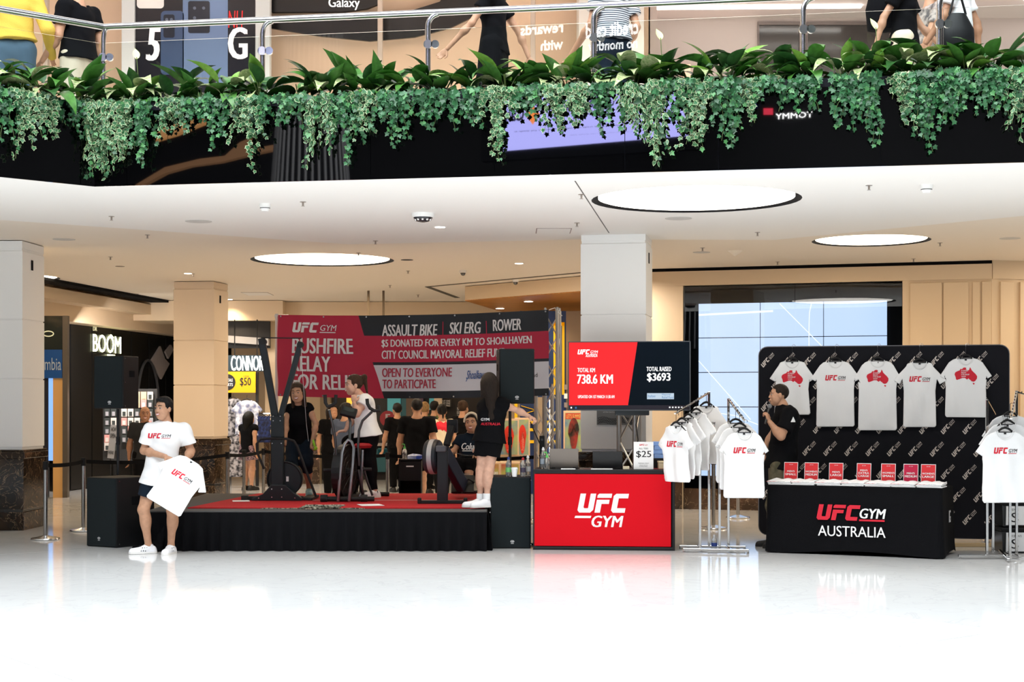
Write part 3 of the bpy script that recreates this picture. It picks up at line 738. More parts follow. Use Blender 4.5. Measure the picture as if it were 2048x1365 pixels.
def person(label, J, face, yaw, group=None, skin_k='mid', hair='black', style='short', top=None, topc=None, sleeve='short', bottom='trousers', botc=None,
           vox=.008, sex='m', build=1.0, foot=None, shoec='black', gz=0.0, detail=True, smile=True, palm=None, curl=(.5,.5), hands=(True,True), hem=None, neck_open=.0, seated=False, prints=None, stripes=False, socks=None, cat='person', shirt_fold=.004, toes=None, tilt=0.0, bot_len=.52, hs=1.0, sleeve_len=.62, hand_dir=(None,None), shoes=True, loose=0.0):
    """J: world joints (head, neck, shL, shR, elL, elR, wrL, wrR, hipL, hipR, knL, knR, anL, anR); yaw: facing unit vector of the chest"""
    J = {k: V3(v) for k, v in J.items()}
    root = (J['anL']+J['anR'])/2 if not seated else (J['hipL']+J['hipR'])/2; root = V3((root[0], root[1], gz))
    t = thing('person', label, cat, tuple(root), 0, group)
    J = {k: v-root for k, v in J.items()}
    F = unit(yaw); R = np.cross(F, V3((0,0,1))); b = build
    SQ = (F, 1.35 if sex == 'm' else 1.30)
    sh = (J['shL']+J['shR'])/2; hp = (J['hipL']+J['hipR'])/2; up = unit(sh-hp); waist = hp*.62+sh*.38
    sm = skin(skin_k)
    k = SDF(vox)
    hd = J['head']; nk = J['neck']
    k.cap(nk-up*.03, hd-V3(face)*.02-V3((0,0,.04)), .054*b**.5, .050*b**.5, .02)
    k.cap(J['shL'], J['shR'], .05*b, .05*b, .03, sq=SQ); k.cap(nk-up*.02, sh-up*.05, .075*b, .10*b, .04, sq=SQ)
    k.cap(sh-up*.12, waist, .13*b, .11*b, .05, sq=SQ); k.cap(waist, hp, .11*b, .125*b, .05, sq=SQ)
    for s_ in 'LR':
        S0, E_, W_ = J['sh'+s_], J['el'+s_], J['wr'+s_]
        m_ = 1.0 if sex == 'm' else .84
        k.cap(S0, E_, .052*b*m_, .040*b*m_, .03); k.ell(S0*.6+E_*.4, (.050*b*m_,)*3, .04)
        k.cap(E_, W_, .042*b*m_, .027*m_, .02); k.ell(E_*.72+W_*.28, (.044*b*m_,)*3, .04)
        H, K_, N_ = J['hip'+s_], J['kn'+s_], J['an'+s_]
        k.cap(H, K_, .088*b*(1 if sex == 'm' else 1.0), .056*b, .04); k.cap(K_, N_, .055*b, .034*b, .03)
        cb = -F*.022 if not seated else V3((0,0,0)); k.ell(K_*.70+N_*.30+cb, (.055*b,.055*b,.10), .04); k.ell(K_, (.055*b,)*3, .02)
        k.cap(N_, N_+V3((0,0,-.03)), .036, .036, .02)
    parts = [k.grid().nets()]
    hp_, L = head_parts(k, t, hd, face, style, max(vox*.55, .0042), hair, sm, smile, detail, hs, tilt); parts.append(hp_)
    for i, s_ in enumerate('LR'):
        if hands[i]:
            pd = palm[i] if palm else (R if s_ == 'R' else -R)*(1)
            parts.append(hand_part(J['wr'+s_], J['el'+s_], pd, curl[i], max(vox*.6, .0045), 1.0 if sex == 'm' else .9, hand_dir[i]))
    link('body', np_mesh('body', parts, sm), t)
    # lower clothing
    if bottom:
        k = SDF(vox); e = .014+loose
        k.cap(hp+up*.10, hp-up*.02, .125*b+e, .135*b+e, .04, sq=SQ)
        for s_ in 'LR':
            H, K_, N_ = J['hip'+s_]-up*(.05 if bottom == 'shorts' else 0), J['kn'+s_], J['an'+s_]
            if bottom in ('trousers','leggings'):
                ex = .014 if bottom == 'leggings' else .028
                ex2 = .012 if bottom == 'leggings' else .036
                k.cap(H, K_, .090*b+ex, .058*b+ex*.8, .04)
                end = K_+(N_-K_)*(.97 if bot_len > .6 or bottom == 'trousers' else .5)
                k.ell(K_, (.062*b+ex,)*3, .03); k.cap(K_, end, .057*b+ex*.8, .036*b+ex2*.7, .03, flat=True)
                if bottom == 'trousers': k.ell(K_*.70+N_*.30-F*.022, (.075*b,.075*b,.11), .04)
                if bottom == 'leggings': k.ell(K_*.70+N_*.30-F*.02, (.058*b,.058*b,.10), .04)
            elif bottom == 'shorts':
                k.cap(H, H+(K_-H)*bot_len, .098*b+.016, .088*b+.016, .03, flat=True)
            elif bottom == 'capri':
                k.ell(K_, (.074*b+.016,)*3, .03)
                k.cap(H, K_, .090*b+.016, .060*b+.012, .04); k.cap(K_, K_+(N_-K_)*.35, .060*b+.012, .056*b+.012, .03, flat=True)
            elif bottom == 'skirt':
                k.cap(H, H+(K_-H)*bot_len, .10*b+.02, .13*b+.02, .08, flat=True)
        k.grid().folds(.0025, 45, 3); k.cut(hp+up*.13, up)
        link({'leggings':'leggings','shorts':'shorts','skirt':'skirt'}.get(bottom,'trousers'), np_mesh('trousers', [k.nets()], botc or black_cloth), t)
    # upper clothing
    k = SDF(vox); e = .020+loose*1.2
    k.cap(nk-up*.035, sh-up*.05, .072*b+e*.6, .115*b+e, .04, sq=SQ)
    k.cap(J['shL']-up*.006, J['shR']-up*.006, .056*b+e*.6, .056*b+e*.6, .04, sq=(F,1.15)); k.cap(nk-up*.03, J['shL'], .05*b+e*.6, .045*b+e*.6, .03); k.cap(nk-up*.03, J['shR'], .05*b+e*.6, .045*b+e*.6, .03)
    k.cap(sh-up*.10, waist, .145*b+e, .122*b+e+(.012 if sex == 'm' else 0), .06, sq=SQ)
    if sex == 'f':
        for q in (-1,1): k.ell(sh-up*.17+R*q*.07+F*.085, (.058,.05,.055), .05, np.array([R,F,up]))
    hl = hem if hem is not None else -.06
    k.cap(waist, hp+up*hl, .125*b+e+(.012 if sex == 'm' else 0), .172*b+e+.012, .06, sq=(F,1.26), flat=True)
    for s_ in 'LR':
        S0, E_, W_ = J['sh'+s_], J['el'+s_], J['wr'+s_]
        k.ell(S0, (.052*b+e*.4,)*3, .02)
        if sleeve == 'short': k.cap(S0, S0+(E_-S0)*sleeve_len, .066*b+e*.5, .060*b+e*.8, .03, flat=True)
        if sleeve == 'cap': k.cap(S0, S0+(E_-S0)*.2, .058*b+e*.4, .058*b+e*.8, .03, flat=True)
        if sleeve == 'long': k.cap(S0, E_, .058*b+e*.5, .050*b+e*.5, .03); k.cap(E_, E_+(W_-E_)*.92, .050*b+e*.4, .032+e*.6, .03, flat=True)
    k.grid().folds(shirt_fold, 38, 5, .7)
    X_, Y_, Z_ = k.XYZ; n_ = unit(up-F*.35); p_ = nk+up*(.015+neck_open); pl_ = (X_-p_[0])*n_[0]+(Y_-p_[1])*n_[1]+(Z_-p_[2])*n_[2]
    k.D = np.maximum(k.D, np.minimum(pl_, .088*b-np.sqrt((X_-nk[0])**2+(Y_-nk[1])**2)))
    sp = k.nets(); so = link(top or 'shirt', np_mesh('shirt', [sp], topc or black_cloth), t)
    if prints:
        bv = bvh_of([sp])
        for fn, org, dr, ms, nm in prints:
            mb = MB(); fn(mb); print_on(mb, bv, Vector(tuple(V3(org)-root)), dr); mb.build(nm, ms, so, 0)
    # shoes
    if foot is not None and shoes:
        for i, s_ in enumerate('LR'):
            N_ = J['an'+s_]
            shoe(t, (N_[0], N_[1], N_[2]), foot[i], shoec, gz=(N_[2]-.085), stripes=stripes, vox=max(.006, vox*.8))
            if socks:
                m = MB(); m.cyl(N_+V3((0,0,-.0)), N_+V3((0,0,.07)), .043, .045); m.build('sock', socks, t)
    return t, J, root, L
def JP(D, **kw):
    """joints from image px, py and a depth offset"""
    return {k: tuple(P(v[0], v[1], D+(v[2] if len(v) > 2 else 0))) for k, v in kw.items()}
def stand(x, y, z, yaw, h=1.72, step=0.0, sw=.0, arms=.12, w=1.0, bend=0.0):
    """standing or walking joints; yaw angle of the facing direction in plan"""
    F = V3((math.cos(yaw), math.sin(yaw), 0)); R = np.cross(F, V3((0,0,1))); o = V3((x,y,z)); s = h/1.75; U = V3((0,0,1))
    J = {}
    hipz = .92*s; J['head'] = o+U*(h-.115)+F*.03; J['neck'] = o+U*1.46*s+F*.0
    for q, n in ((-1,'L'),(1,'R')):
        J['sh'+n] = o+U*1.41*s+R*q*.175*s*w; J['hip'+n] = o+U*hipz+R*q*.085*s
        g = step*q
        J['kn'+n] = o+U*.50*s+R*q*.085*s+F*g*.5+F*.02; J['an'+n] = o+U*(.085 if g >= 0 else .085+abs(g)*.22)+R*q*.085*s+F*(g if g > 0 else g*1.05)
        J['el'+n] = o+U*1.12*s+R*q*(.175*s*w+arms*.6)-F*(sw*q*.5+.02); J['wr'+n] = o+U*.87*s+R*q*(.175*s*w+arms*.7)-F*(sw*q*1.0-.06-bend)
    return J, tuple(F)
# ============================================================ PEOPLE
white_tee = mat('white_jersey', (.84,.84,.84), .85, bump=.15, scale=200, spec=.2)
navy_cloth = mat('navy_cloth', (.006,.012,.022), .9, spec=.2)
dkgrey_cloth = mat('charcoal_cloth', (.025,.026,.028), .9, spec=.2)
camo = mat('camouflage_cloth', (.16,.135,.085), .9, col2=(.06,.055,.03), vscale=9)
cream_cloth = mat('cream_cloth', (.72,.62,.45), .9)
bluegrey_cloth = mat('blue_grey_cloth', (.07,.09,.14), .9)
def chest_logo(w=.21, h=.045):
    def fn(mb): logo(mb, -w/2, w/2, -h/2, h/2)
    return fn
RBW = [print_red, print_black, print_white]
def pl_logo(mb, w, h):
    mb.mat(0); ufc(mb, -w/2, w*.10, -h*.45, h*.5); mb.mat(1); txt(mb, 'GYM', w*.13, w/2, -h*.28, h*.28, 0, .012, .2, None, 2); mb.mat(0); rect(mb, w*.12, w*.48, -h*.48, -h*.40)
# 1 front man
D = 16.97
J = JP(D, head=(327,819,-.03), neck=(332,847,.01), shR=(300,862,.0), shL=(367,861,.03), elR=(288,902,.02), elL=(382,903,.08), wrR=(331,914,-.24), wrL=(371,921,-.16),
       hipR=(303,966), hipL=(331,966,.04), knR=(287,1020,-.03), knL=(345,1022,.0), anR=(297,1092), anL=(342,1092,.02))
pm = person('smiling man in white tee, black shorts and striped white sneakers, swinging a tee', J, (-.48,-.87,-.04), (-.28,-.96,0), skin_k='mid', hair='black', style='short', topc=white_tee, bottom='shorts', botc=navy_cloth,
    vox=.0065, foot=((-.93,-.36,0),(-.15,-1,0))[::-1], shoec='white', stripes=True, hem=-.03, bot_len=.46, sleeve_len=.66, build=1.03, curl=(1.0,1.0), palm=((0,.2,-1),(0,.2,-1)), shirt_fold=.0045, loose=.006,
    hand_dir=((-.9,-.4,-.2),(.8,-.45,-.3)), prints=[(lambda mb: logo(mb, -.13, .13, -.028, .028), P(326,872,D), (-.2,-1,0), RBW, 'chest_print')])
# 2 man with microphone
D = 17.72
J = JP(D, head=(1557,792,0), neck=(1566,814,0), shL=(1580,830,-.17), shR=(1568,828,.17), elL=(1562,873,-.26), wrL=(1538,843,-.20), elR=(1545,872,.24), wrR=(1527,902,.20),
       hipL=(1562,936,-.08), hipR=(1562,936,.09), knL=(1556,1010,-.09), knR=(1548,1012,.10), anL=(1562,1108,-.09), anR=(1548,1108,.10))
J['anL'] = (J['anL'][0], J['anL'][1], .085); J['anR'] = (J['anR'][0], J['anR'][1], .085)
mic_man = person('man in black tee and camouflage trousers speaking into a microphone behind the cloth-covered table', J, (-.99,.02,0), (-.93,-.30,0), skin_k='mid', hair='dark_brown', style='crop', topc=black_cloth, bottom='trousers', botc=camo,
    vox=.007, foot=((-1,-.1,0),(-1,.1,0)), shoec='black', build=1.14, hem=-.02, smile=False, curl=(1.35,.5), palm=((-.7,.5,0),(0,-1,0)), hand_dir=((-.25,0,.95),None), sleeve_len=.72, loose=.008,
    prints=[(lambda mb: (poly(mb, [(0,0),(1,0),(.5,1)], -.035, .035, -.03, .03)), P(1573,839,D), (.1,-1,0), [print_white], 'sleeve_emblem')])
# 3 ski-erg woman
D = 19.7
J = JP(D, head=(595,788,-.12), neck=(597,808,-.02), shR=(580,819,.0), shL=(616,817,.0), elR=(572,850,-.05), elL=(632,848,-.02), wrR=(571,880,-.2), wrL=(624,886,-.16),
       hipR=(587,878,.12), hipL=(613,878,.12), knR=(583,928,-.12), knL=(613,926,-.12), anR=(584,981,.05), anL=(619,979,.05))
ski_w = person('woman in black sleeveless top and capri tights behind the tall black pull machine', J, (-.1,-1,-.06), (-.1,-1,0), skin_k='mid', hair='brown', style='bob', sleeve='cap', topc=black_cloth, bottom='capri', botc=navy_cloth,
    vox=.0075, sex='f', build=.95, foot=((.1,-1,0),(-.2,-1,0)), shoec='teal', gz=.44, curl=(1.3,1.3), hem=-.02, tilt=.1)
# 4 bike woman
D = 19.2
J = JP(D, head=(707,772,0), neck=(719,794,0), shL=(729,801,-.15), shR=(722,801,.14), elL=(714,829,-.24), wrL=(708,806,-.24), elR=(703,842,.10), wrR=(690,862,.02),
       hipL=(738,873,-.08), hipR=(734,873,.09), knL=(738,925,-.10), knR=(697,885,.08), anL=(748,982,-.10), anR=(705,938,.08))
bike_w = person('woman with ponytail in white tee and black leggings standing at the exercise bike', J, (-.93,-.36,-.08), (-.92,-.38,0), skin_k='light', hair='brown', style='pony', topc=white_tee, sleeve='short', sleeve_len=.42, bottom='leggings', botc=black_matte,
    vox=.0075, sex='f', build=1.1, foot=((-.75,-.6,0),(-.9,-.4,0)), shoec='white', gz=.44, curl=(1.2,.7), palm=((0,.3,1),(0,0,-1)), hand_dir=((0,.1,1),(-.95,-.3,-.1)), hem=0, bot_len=1)
# 5 rower
D = 20.1
J = JP(D, head=(943,848,-.05), neck=(943,869,0), shR=(922,880,0), shL=(963,879,0), elR=(909,901,-.05), elL=(968,902,-.05), wrR=(899,910,-.32), wrL=(955,911,-.32),
       hipR=(931,930,.02), hipL=(951,930,.02), knR=(914,929,-.46), knL=(938,929,-.46), anR=(918,972,-.62), anL=(938,972,-.62))
row_w = person('smiling woman in navy tee and cream headband seated on the rowing machine', J, (-.15,-1,0), (-.1,-1,0), skin_k='mid', hair='dark_brown', style='band', topc=navy_cloth, bottom='capri', botc=black_cloth,
    vox=.0075, sex='f', build=.92, foot=((0,-1,.0),(0,-1,0)), shoec='black', gz=.44, curl=(1.3,1.3), palm=((0,0,-1),(0,0,-1)), hand_dir=((0,-1,0),(0,-1,0)), seated=True, tilt=.08,
    prints=[(lambda mb: (txt(mb, 'Colum', -.10, .12, -.035, .05, 0, .03, .35, None, 2), rect(mb, -.09, .10, -.055, -.045)), P(939,894,D), (0,-1,0), [print_white], 'chest_print')])
m = MB(); hc = row_w[1]['head']; pts = []
for i in range(17): a = PI*1.0*i/16; pts.append(Vector(hc)+Vector((.088*math.cos(a), .0-.01+.0, .118*math.sin(a)+.02)) + Vector((0,-.035*math.sin(a),0)))
m.tube(pts, .017, 8); m.build('headband', cream_cloth, row_w[0])
# 6 girl in black, back turned
D = 17.62
J = JP(D, head=(977,771,.02), neck=(984,797,0), shL=(969,811,.06), shR=(1001,808,-.04), elL=(961,850,.18), wrL=(957,893,.20), elR=(1036,822,.02), wrR=(1058,833,-.04),
       hipL=(969,878,.05), hipR=(988,878,-.02), knL=(962,941,.02), knR=(978,940,-.02), anL=(961,1000,.06), anR=(974,1000,-.02))
girl = person('woman with long dark hair in black tee and shorts, back turned, arm stretched out', J, (-.35,.93,0), (.25,.96,0), skin_k='light', hair='dark_brown', style='long', topc=black_cloth, bottom='shorts', botc=black_cloth,
    vox=.0075, sex='f', build=.93, foot=((-.85,-.1,0),(-.8,-.45,0)), shoec='white', gz=.44, bot_len=.50, hem=-.04, smile=False, detail=False, loose=.008, curl=(.8,1.0), palm=((0,1,0),(0,0,-1)), sleeve_len=.4, socks=print_white,
    prints=[(lambda mb: (mb.mat(0), txt(mb, 'AUSTRALIA', -.10, .12, -.05, -.02, 0, .03, .1, None, 2), mb.mat(1), txt(mb, 'GYM', -.10, .0, .0, .03, 0, .03)), P(981,842,D), (-.1,-1,0), [print_red, print_white], 'back_print')])
# passers-by on the mall floor
def passer(label, px, D, h, yaw, z=0.0, group=None, vox=.012, **kw):
    st = dict(step=kw.pop('step',.0), sw=kw.pop('sw',.1), arms=kw.pop('arms',.10), w=kw.pop('w',1.0), bend=kw.pop('bend',0))
    J, F = stand(XX(px,D), D, z, math.radians(yaw), h, **st)
    kw.setdefault('detail', abs(yaw+90) < 60 and D < 26 and z == 0)
    return person(label, J, kw.pop('face', F), F, group, vox=vox, gz=z, foot=kw.pop('foot',(F,F)), **kw)
passer('bald man in dark grey tee walking past the dark accessory shop', 290, 24.2, 1.57, -75, skin_k='tan', hair='black', style=None, topc=dkgrey_cloth, botc=black_cloth, step=.12, w=1.05)
passer('broad man in black tee and shorts walking away, seen from behind', 834, 23.6, 1.68, 95, skin_k='mid', style='short', topc=black_cloth, bottom='shorts', botc=black_cloth, step=.22, w=1.15, build=1.12, detail=False, shoec='black')
pc = passer('woman in cream tee with a red map on its back walking away', 884, 26.5, 1.60, 100, skin_k='mid', style='pony', sex='f', topc=cream_cloth, botc=black_cloth, step=.2, detail=False, hands=(True,True),
    prints=[(lambda mb: poly(mb, AUS, -.16, .16, -.11, .13), P(884,856,26.5), (0,-1,0), [print_red], 'back_print')])
passer('fair haired person in dark clothes beyond the broad man in black', 849, 28.5, 1.64, 80, hair='blond', style='bun', topc=dkgrey_cloth, botc=black_cloth, detail=False, sex='f')
passer('man in dull green tee beyond the woman in cream tee', 868, 30.0, 1.66, 70, hair='black', style='short', topc=mat('green_cloth',(.07,.10,.03),.9), botc=black_cloth, detail=False)
passer('man in blue grey tee walking behind the exercise bike', 690, 24.6, 1.62, 60, hair='black', style='short', topc=bluegrey_cloth, botc=black_cloth, detail=False, step=.15)
passer('dark clothed shopper between the pull machine and the man in blue grey', 664, 27.0, 1.60, -60, hair='dark_brown', style='long', sex='f', topc=black_cloth, botc=black_cloth, detail=False)
passer('dark silhouetted shopper before the teal shop window', 795, 29.0, 1.62, 110, hair='black', style='short', topc=black_cloth, botc=black_cloth, detail=False)
passer('shopper in black with brown hair behind the seated rower', 925, 27.2, 1.66, 60, hair='brown', style='bun', topc=black_cloth, botc=black_cloth, detail=False)
passer('woman with long black hair and strappy black top at the clothes shop', 497, 29.6, 1.46, 60, hair='black', style='long', sex='f', skin_k='mid', sleeve='cap', topc=black_cloth, botc=mat('floral_cloth',(.35,.22,.24),.9,col2=(.03,.02,.03),vscale=30), bottom='skirt', detail=False)
# people on the upper floor, behind the balustrade
UZ = 4.305
striped = mat('striped_cloth', (.6,.62,.65), .9)
nt = striped.node_tree; tcn = nt.nodes.new('ShaderNodeTexCoord'); wv = nt.nodes.new('ShaderNodeTexWave'); wv.bands_direction = 'Z'; wv.inputs['Scale'].default_value = 14
rpn = nt.nodes.new('ShaderNodeValToRGB'); rpn.color_ramp.elements[0].color = (.04,.05,.07,1); rpn.color_ramp.elements[1].color = (.6,.62,.65,1); rpn.color_ramp.elements[0].position=.4; rpn.color_ramp.elements[1].position=.5
nt.links.new(tcn.outputs['Object'], wv.inputs[0]); nt.links.new(wv.outputs[0], rpn.inputs[0]); nt.links.new(rpn.outputs[0], nt.nodes['Principled BSDF'].inputs['Base Color'])
passer('person in mustard yellow jumper and jeans standing behind the balcony rail', 30, 16.3, 1.84, 100, UZ, topc=mat('mustard_wool',(.62,.42,.06),.9,bump=.4,scale=80), botc=mat('denim',(.05,.09,.13),.9), sleeve='long', w=1.15, build=1.15, detail=False, arms=.2, bend=.25, hem=.10)
passer('heavy man in black tee and stone trousers walking behind the balcony rail', 157, 16.6, 1.80, 150, UZ, topc=black_cloth, botc=mat('stone_cloth',(.55,.48,.36),.9), w=1.1, build=1.2, detail=False, hem=-.02, style='crop', hair='dark_brown', bend=.1)
passer('woman in black dress walking behind the balcony rail', 988, 16.0, 1.76, 165, UZ, topc=black_cloth, botc=black_cloth, sex='f', bottom='skirt', bot_len=1.0, skin_k='mid', style='long', hair='dark_brown', detail=False, sw=.35, arms=.16, sleeve_len=.5)
passer('person in navy and white striped tee behind the balcony rail', 1226, 16.1, 1.84, 120, UZ, topc=striped, botc=navy_cloth, skin_k='mid', detail=False, bend=.25, hem=.06, loose=.01)
passer('person in black top with a backpack walking behind the balcony rail', 1808, 15.7, 1.76, -20, UZ, topc=black_cloth, botc=cream_cloth, sex='f', skin_k='mid', detail=False, sw=.3, style='long', hair='dark_brown')
passer('man in patterned grey shirt beside the backpacker on the upper floor', 1858, 16.8, 1.84, 20, UZ, topc=mat('patterned_cloth',(.42,.36,.32),.9,col2=(.10,.09,.09),vscale=18), botc=mat('khaki_cloth',(.35,.24,.16),.9), skin_k='mid', detail=False, sw=.3, bottom='shorts')
passer('person in white tee holding a dark bag on the upper floor', 1917, 15.6, 1.74, 150, UZ, topc=white_tee, botc=dkgrey_cloth, skin_k='tan', detail=False, sw=.2)
m = MB(); c = P(1782,52,17.6); m.lathe([(.05,-.22),(.15,-.2),(.17,0),(.13,.16),(.04,.22)], (0,0,0), 14, sy=.7)
o = m.build('backpack', black_cloth, None, 60); o.location = (XX(1775,15.7)-.04, 15.75, 5.55); tag(o, 'dark rounded backpack worn behind the balcony rail', 'bag')
m = MB(); m.lathe([(.10,-.19),(.17,-.15),(.16,.05),(.08,.20)], (0,0,0), 14, sy=.5); m.tube([(-.08,0,.19),(-.04,0,.34),(.04,0,.34),(.08,0,.19)], .012, 6)
o = m.build('shoulder_bag', black_plastic, None, 60); o.location = (XX(1915,15.2), 15.2, 5.18); tag(o, 'dark shoulder bag held beside the white tee on the upper floor', 'bag')
# ============================================================ STAGE AND MACHINES
class PL:      # vertical plane seen from the camera: local x runs A->B, z up
    def __init__(s, A, B): s.A = Vector((A[0],A[1],0)); s.B = Vector((B[0],B[1],0)); s.d = (s.B-s.A).normalized(); s.rot = math.atan2(s.d.y, s.d.x); s.L = (s.B-s.A).length
    def u(s, px): d = s.B-s.A; k = (px-1024)/FPX; return (k*s.A.y-s.A.x)/(d.x-k*d.y)*s.L
    def z(s, px, py): p = s.A+s.d*s.u(px); return EYE+(HY-py)/FPX*p.y
    def M(s, u, z, y=0): return s.A+s.d*u+Vector((s.d.y,-s.d.x,0))*(-y)+Vector((0,0,z))
def pxtxt(mb, pl, body, x0, x1, ya, yb, y=0, bold=.03, shear=0, dz=0, **kw):
    xm = (x0+x1)/2; txt(mb, body, pl.u(x0), pl.u(x1), pl.z(xm, yb), pl.z(xm, ya), y, bold, shear, **kw)
def pxlogo(mb, pl, x0, x1, ya, yb, y=0, mats=(0,1,0)):
    xm = (x0+x1)/2; logo(mb, pl.u(x0), pl.u(x1), pl.z(xm, yb), pl.z(xm, ya), y, None, mats)

SX0, SX1, SY0, SY1, SZ = -4.02, -.275, 17.28, 20.7, .44
grey_carpet = mat('grey_carpet', (.085,.082,.08), .95, bump=.5, scale=250)
red_carpet = mat('red_carpet', (.48,.006,.012), .95, bump=.4, scale=200, var=.2, vscale=40)
st = thing('stage', 'low stage with grey carpeted deck and pleated black cloth skirt', 'stage', ((SX0+SX1)/2, (SY0+SY1)/2, 0)); W2 = (SX1-SX0)/2; D2 = (SY1-SY0)/2
m = MB(); m.box(-W2, W2, -D2, D2, SZ-.05, SZ); m.build('deck', grey_carpet, st, 0, bev=.005)
m = MB(); m.box(-W2+.03, W2-.03, -D2+.03, D2-.03, .0, SZ-.05); m.build('riser', black_matte, st, 0)
def skirt(a, b, name='skirt'):
    a = Vector(a); b = Vector(b); d = (b-a).normalized(); n = Vector((d.y,-d.x,0)); L = (b-a).length; N = int(L/.022); m = MB(); vs = []; rs = random.Random(5); ph = 0; amp = [] 
    for i in range(N+1): ph += .5+rs.random()*.9; amp.append(math.sin(ph))
    zs = (SZ-.015, SZ-.10, .20, .0)
    for j, z in enumerate(zs):
        for i in range(N+1):
            k = amp[i]*(.004, .010, .022, .034)[j]+(.006, .012, .02, .03)[j]
            p = a+d*(L*i/N)+n*k; vs.append((p.x, p.y, z))
    fs = [(j*(N+1)+i, (j+1)*(N+1)+i, (j+1)*(N+1)+i+1, j*(N+1)+i+1) for j in range(3) for i in range(N)]
    m.add(vs, fs); return m.build(name, black_cloth, st, 60)
skirt((-W2,-D2,0), (W2,-D2,0)); skirt((-W2,D2,0), (-W2,-D2,0)); skirt((W2,-D2,0), (W2,D2,0))
m = MB(); m.prism([(FL(375,1018,SZ).x,17.65),(SX1-.03,17.62),(SX1-.03,20.5),(FL(508,992,SZ).x,20.5)], SZ+.001, SZ+.012, 'z')
o = m.build('carpet', red_carpet, None, 0, fix=True); tag(o, 'bright red carpet laid over the grey stage deck', 'carpet')
m = MB(); a = FL(650,1003,SZ); m.box(-3.2, SX1-.03, 19.0, 19.02, SZ+.0125, SZ+.014); o = m.build('floor_tape', print_white, None, 0); tag(o, 'thin pale tape line across the red carpet', 'tape')
# battle rope lying at the front edge
rp = []
for i in range(60):
    t = i/59; rp.append(Vector((XX(520,17.4)+t*1.15, 17.47+.035*math.sin(t*9)+.03*math.sin(t*23), SZ+.012)))
m = MB(); m.tube(rp, .006, 6)
for j in range(4): m.tube([Vector((XX(600+j*4,17.5)+i*.055, 17.45+.03*math.sin(i*1.3+j*2), SZ+.022+.01*j)) for i in range(9)], .007, 6)
o = m.build('rope', mat('rope',(.42,.38,.28),.9,col2=(.02,.018,.014),vscale=40), None, 60); tag(o, 'pale and black flecked rope coiled at the front edge of the stage', 'rope')
m = MB(); m.tube([Vector((XX(230+i*9,17.15),17.2+.02*math.sin(i),.012)) for i in range(8)], .012, 6)
# papers on the carpet
def sheet(name, label, px, py, z, w, h, rz, mt=paper, cat='paper', grp=None):
    p = FL(px, py, z); m = MB(); m.box(-w/2, w/2, -h/2, h/2, 0, .003); o = m.build(name, mt, None, 0); o.location = (p.x, p.y, z+.001); o.rotation_euler = (0,0,rz); return tag(o, label, cat, grp)
sheet('paper_sheet', 'white paper sheet on the red carpet in front of the exercise bike', 741, 1011, SZ+.0135, .26, .30, .3)
sheet('paper_sheet', 'white paper strip on the red carpet left of the pull machine', 482, 1003, SZ+.0135, .20, .22, .2)

rubber = mat('rubber', (.01,.01,.01), .7); dark_steel = mat('dark_steel', (.09,.10,.105), .35, metal=.9); grey_tube = mat('grey_tube', (.34,.36,.38), .3, metal=.9)
erg_black = mat('erg_black', (.010,.015,.017), .4)
# ---- ski machine
D = 19.0; root = Vector((XX(556,D), D, SZ+.012)); Q = lambda px, py, dy=0: P(px, py, D+dy)-root
t = thing('ski_machine', 'tall black pull machine with spread top arms and round flywheel', 'exercise machine', root)
m = MB(); zb = .0
m.prism([(-.30,0),(.30,0),(.30,.03),(.20,.10),(.10,.19),(-.07,.19),(-.17,.08),(-.30,.03)], -.10, .02, 'y'); m.build('base', erg_black, t, 0, bev=.006, fix=True)
m = MB(); m.box(-.42,.30,-.02,.06,.0,.05); m.box(.28,.42,-.05,.62,.0,.035); m.box(-.44,-.36,-.04,.04,.0,.06); m.build('foot_bar', rubber, t, 0, bev=.008)
m = MB(); m.box(Q(543,0).x, Q(568,0).x, -.06, .05, .15, Q(0,832).z); m.build('mast', erg_black, t, 0, bev=.01)
for px, py, tp in ((551,838,(523,677)),(560,838,(602,684))):
    m = MB(); m.bar(Q(px,py), Q(*tp), .085, .065); m.build('top_arm', erg_black, t, 0, bev=.01)
m = MB(); m.tube([Q(522,676), Q(603,677)], .008, 6); m.build('cross_rod', black_metal, t)
for px in (527, 601):
    m = MB(); c = Q(px, 684 if px < 560 else 690); m.cyl(c+Vector((0,-.05,0)), c+Vector((0,.05,0)), .038); m.build('pulley', rubber, t)
c = Q(571,958,.10); m = MB(); m.cyl(c+Vector((0,.10,0)), c+Vector((0,-.08,0)), .205, seg=36); m.tube([c+Vector((.205*math.cos(a*PI/18),-.08,.205*math.sin(a*PI/18))) for a in range(36)], .014, 6, closed=True); f = m.build('flywheel', erg_black, t, 30)
m = MB(); m.box(c.x+.02, c.x+.05, c.y-.083, c.y-.08, c.z-.03, c.z+.03); m.build('sticker', paper, f, 0)
for dx in range(-3, 4):
    m = MB(); m.box(c.x+.085+dx*.02-.003, c.x+.085+dx*.02+.003, c.y-.083, c.y-.0805, c.z-.13, c.z+.13) if dx < -4 else None
hp = [Q(531,938), Q(517,905), Q(516,888), Q(524,879), Q(545,877), Q(575,878), Q(590,882), Q(597,893), Q(612,935), Q(634,993)]
m = MB(); m.tube([p+Vector((0,-.10,0)) for p in hp], .015, 8); m.build('guard_tube', rubber, t)
for (px, py) in ((548,833),(562,833),(548,842),(562,842),(546,877),(564,877),(546,887),(564,887),(546,978),(566,978),(546,994),(566,994),(520,996),(592,996)):
    m = MB(); c2 = Q(px, py); yy = -.06 if py < 970 else -.10; m.cyl((c2.x,yy-.004,c2.z),(c2.x,yy,c2.z), .0075, seg=8); m.build('bolt', steel, t)
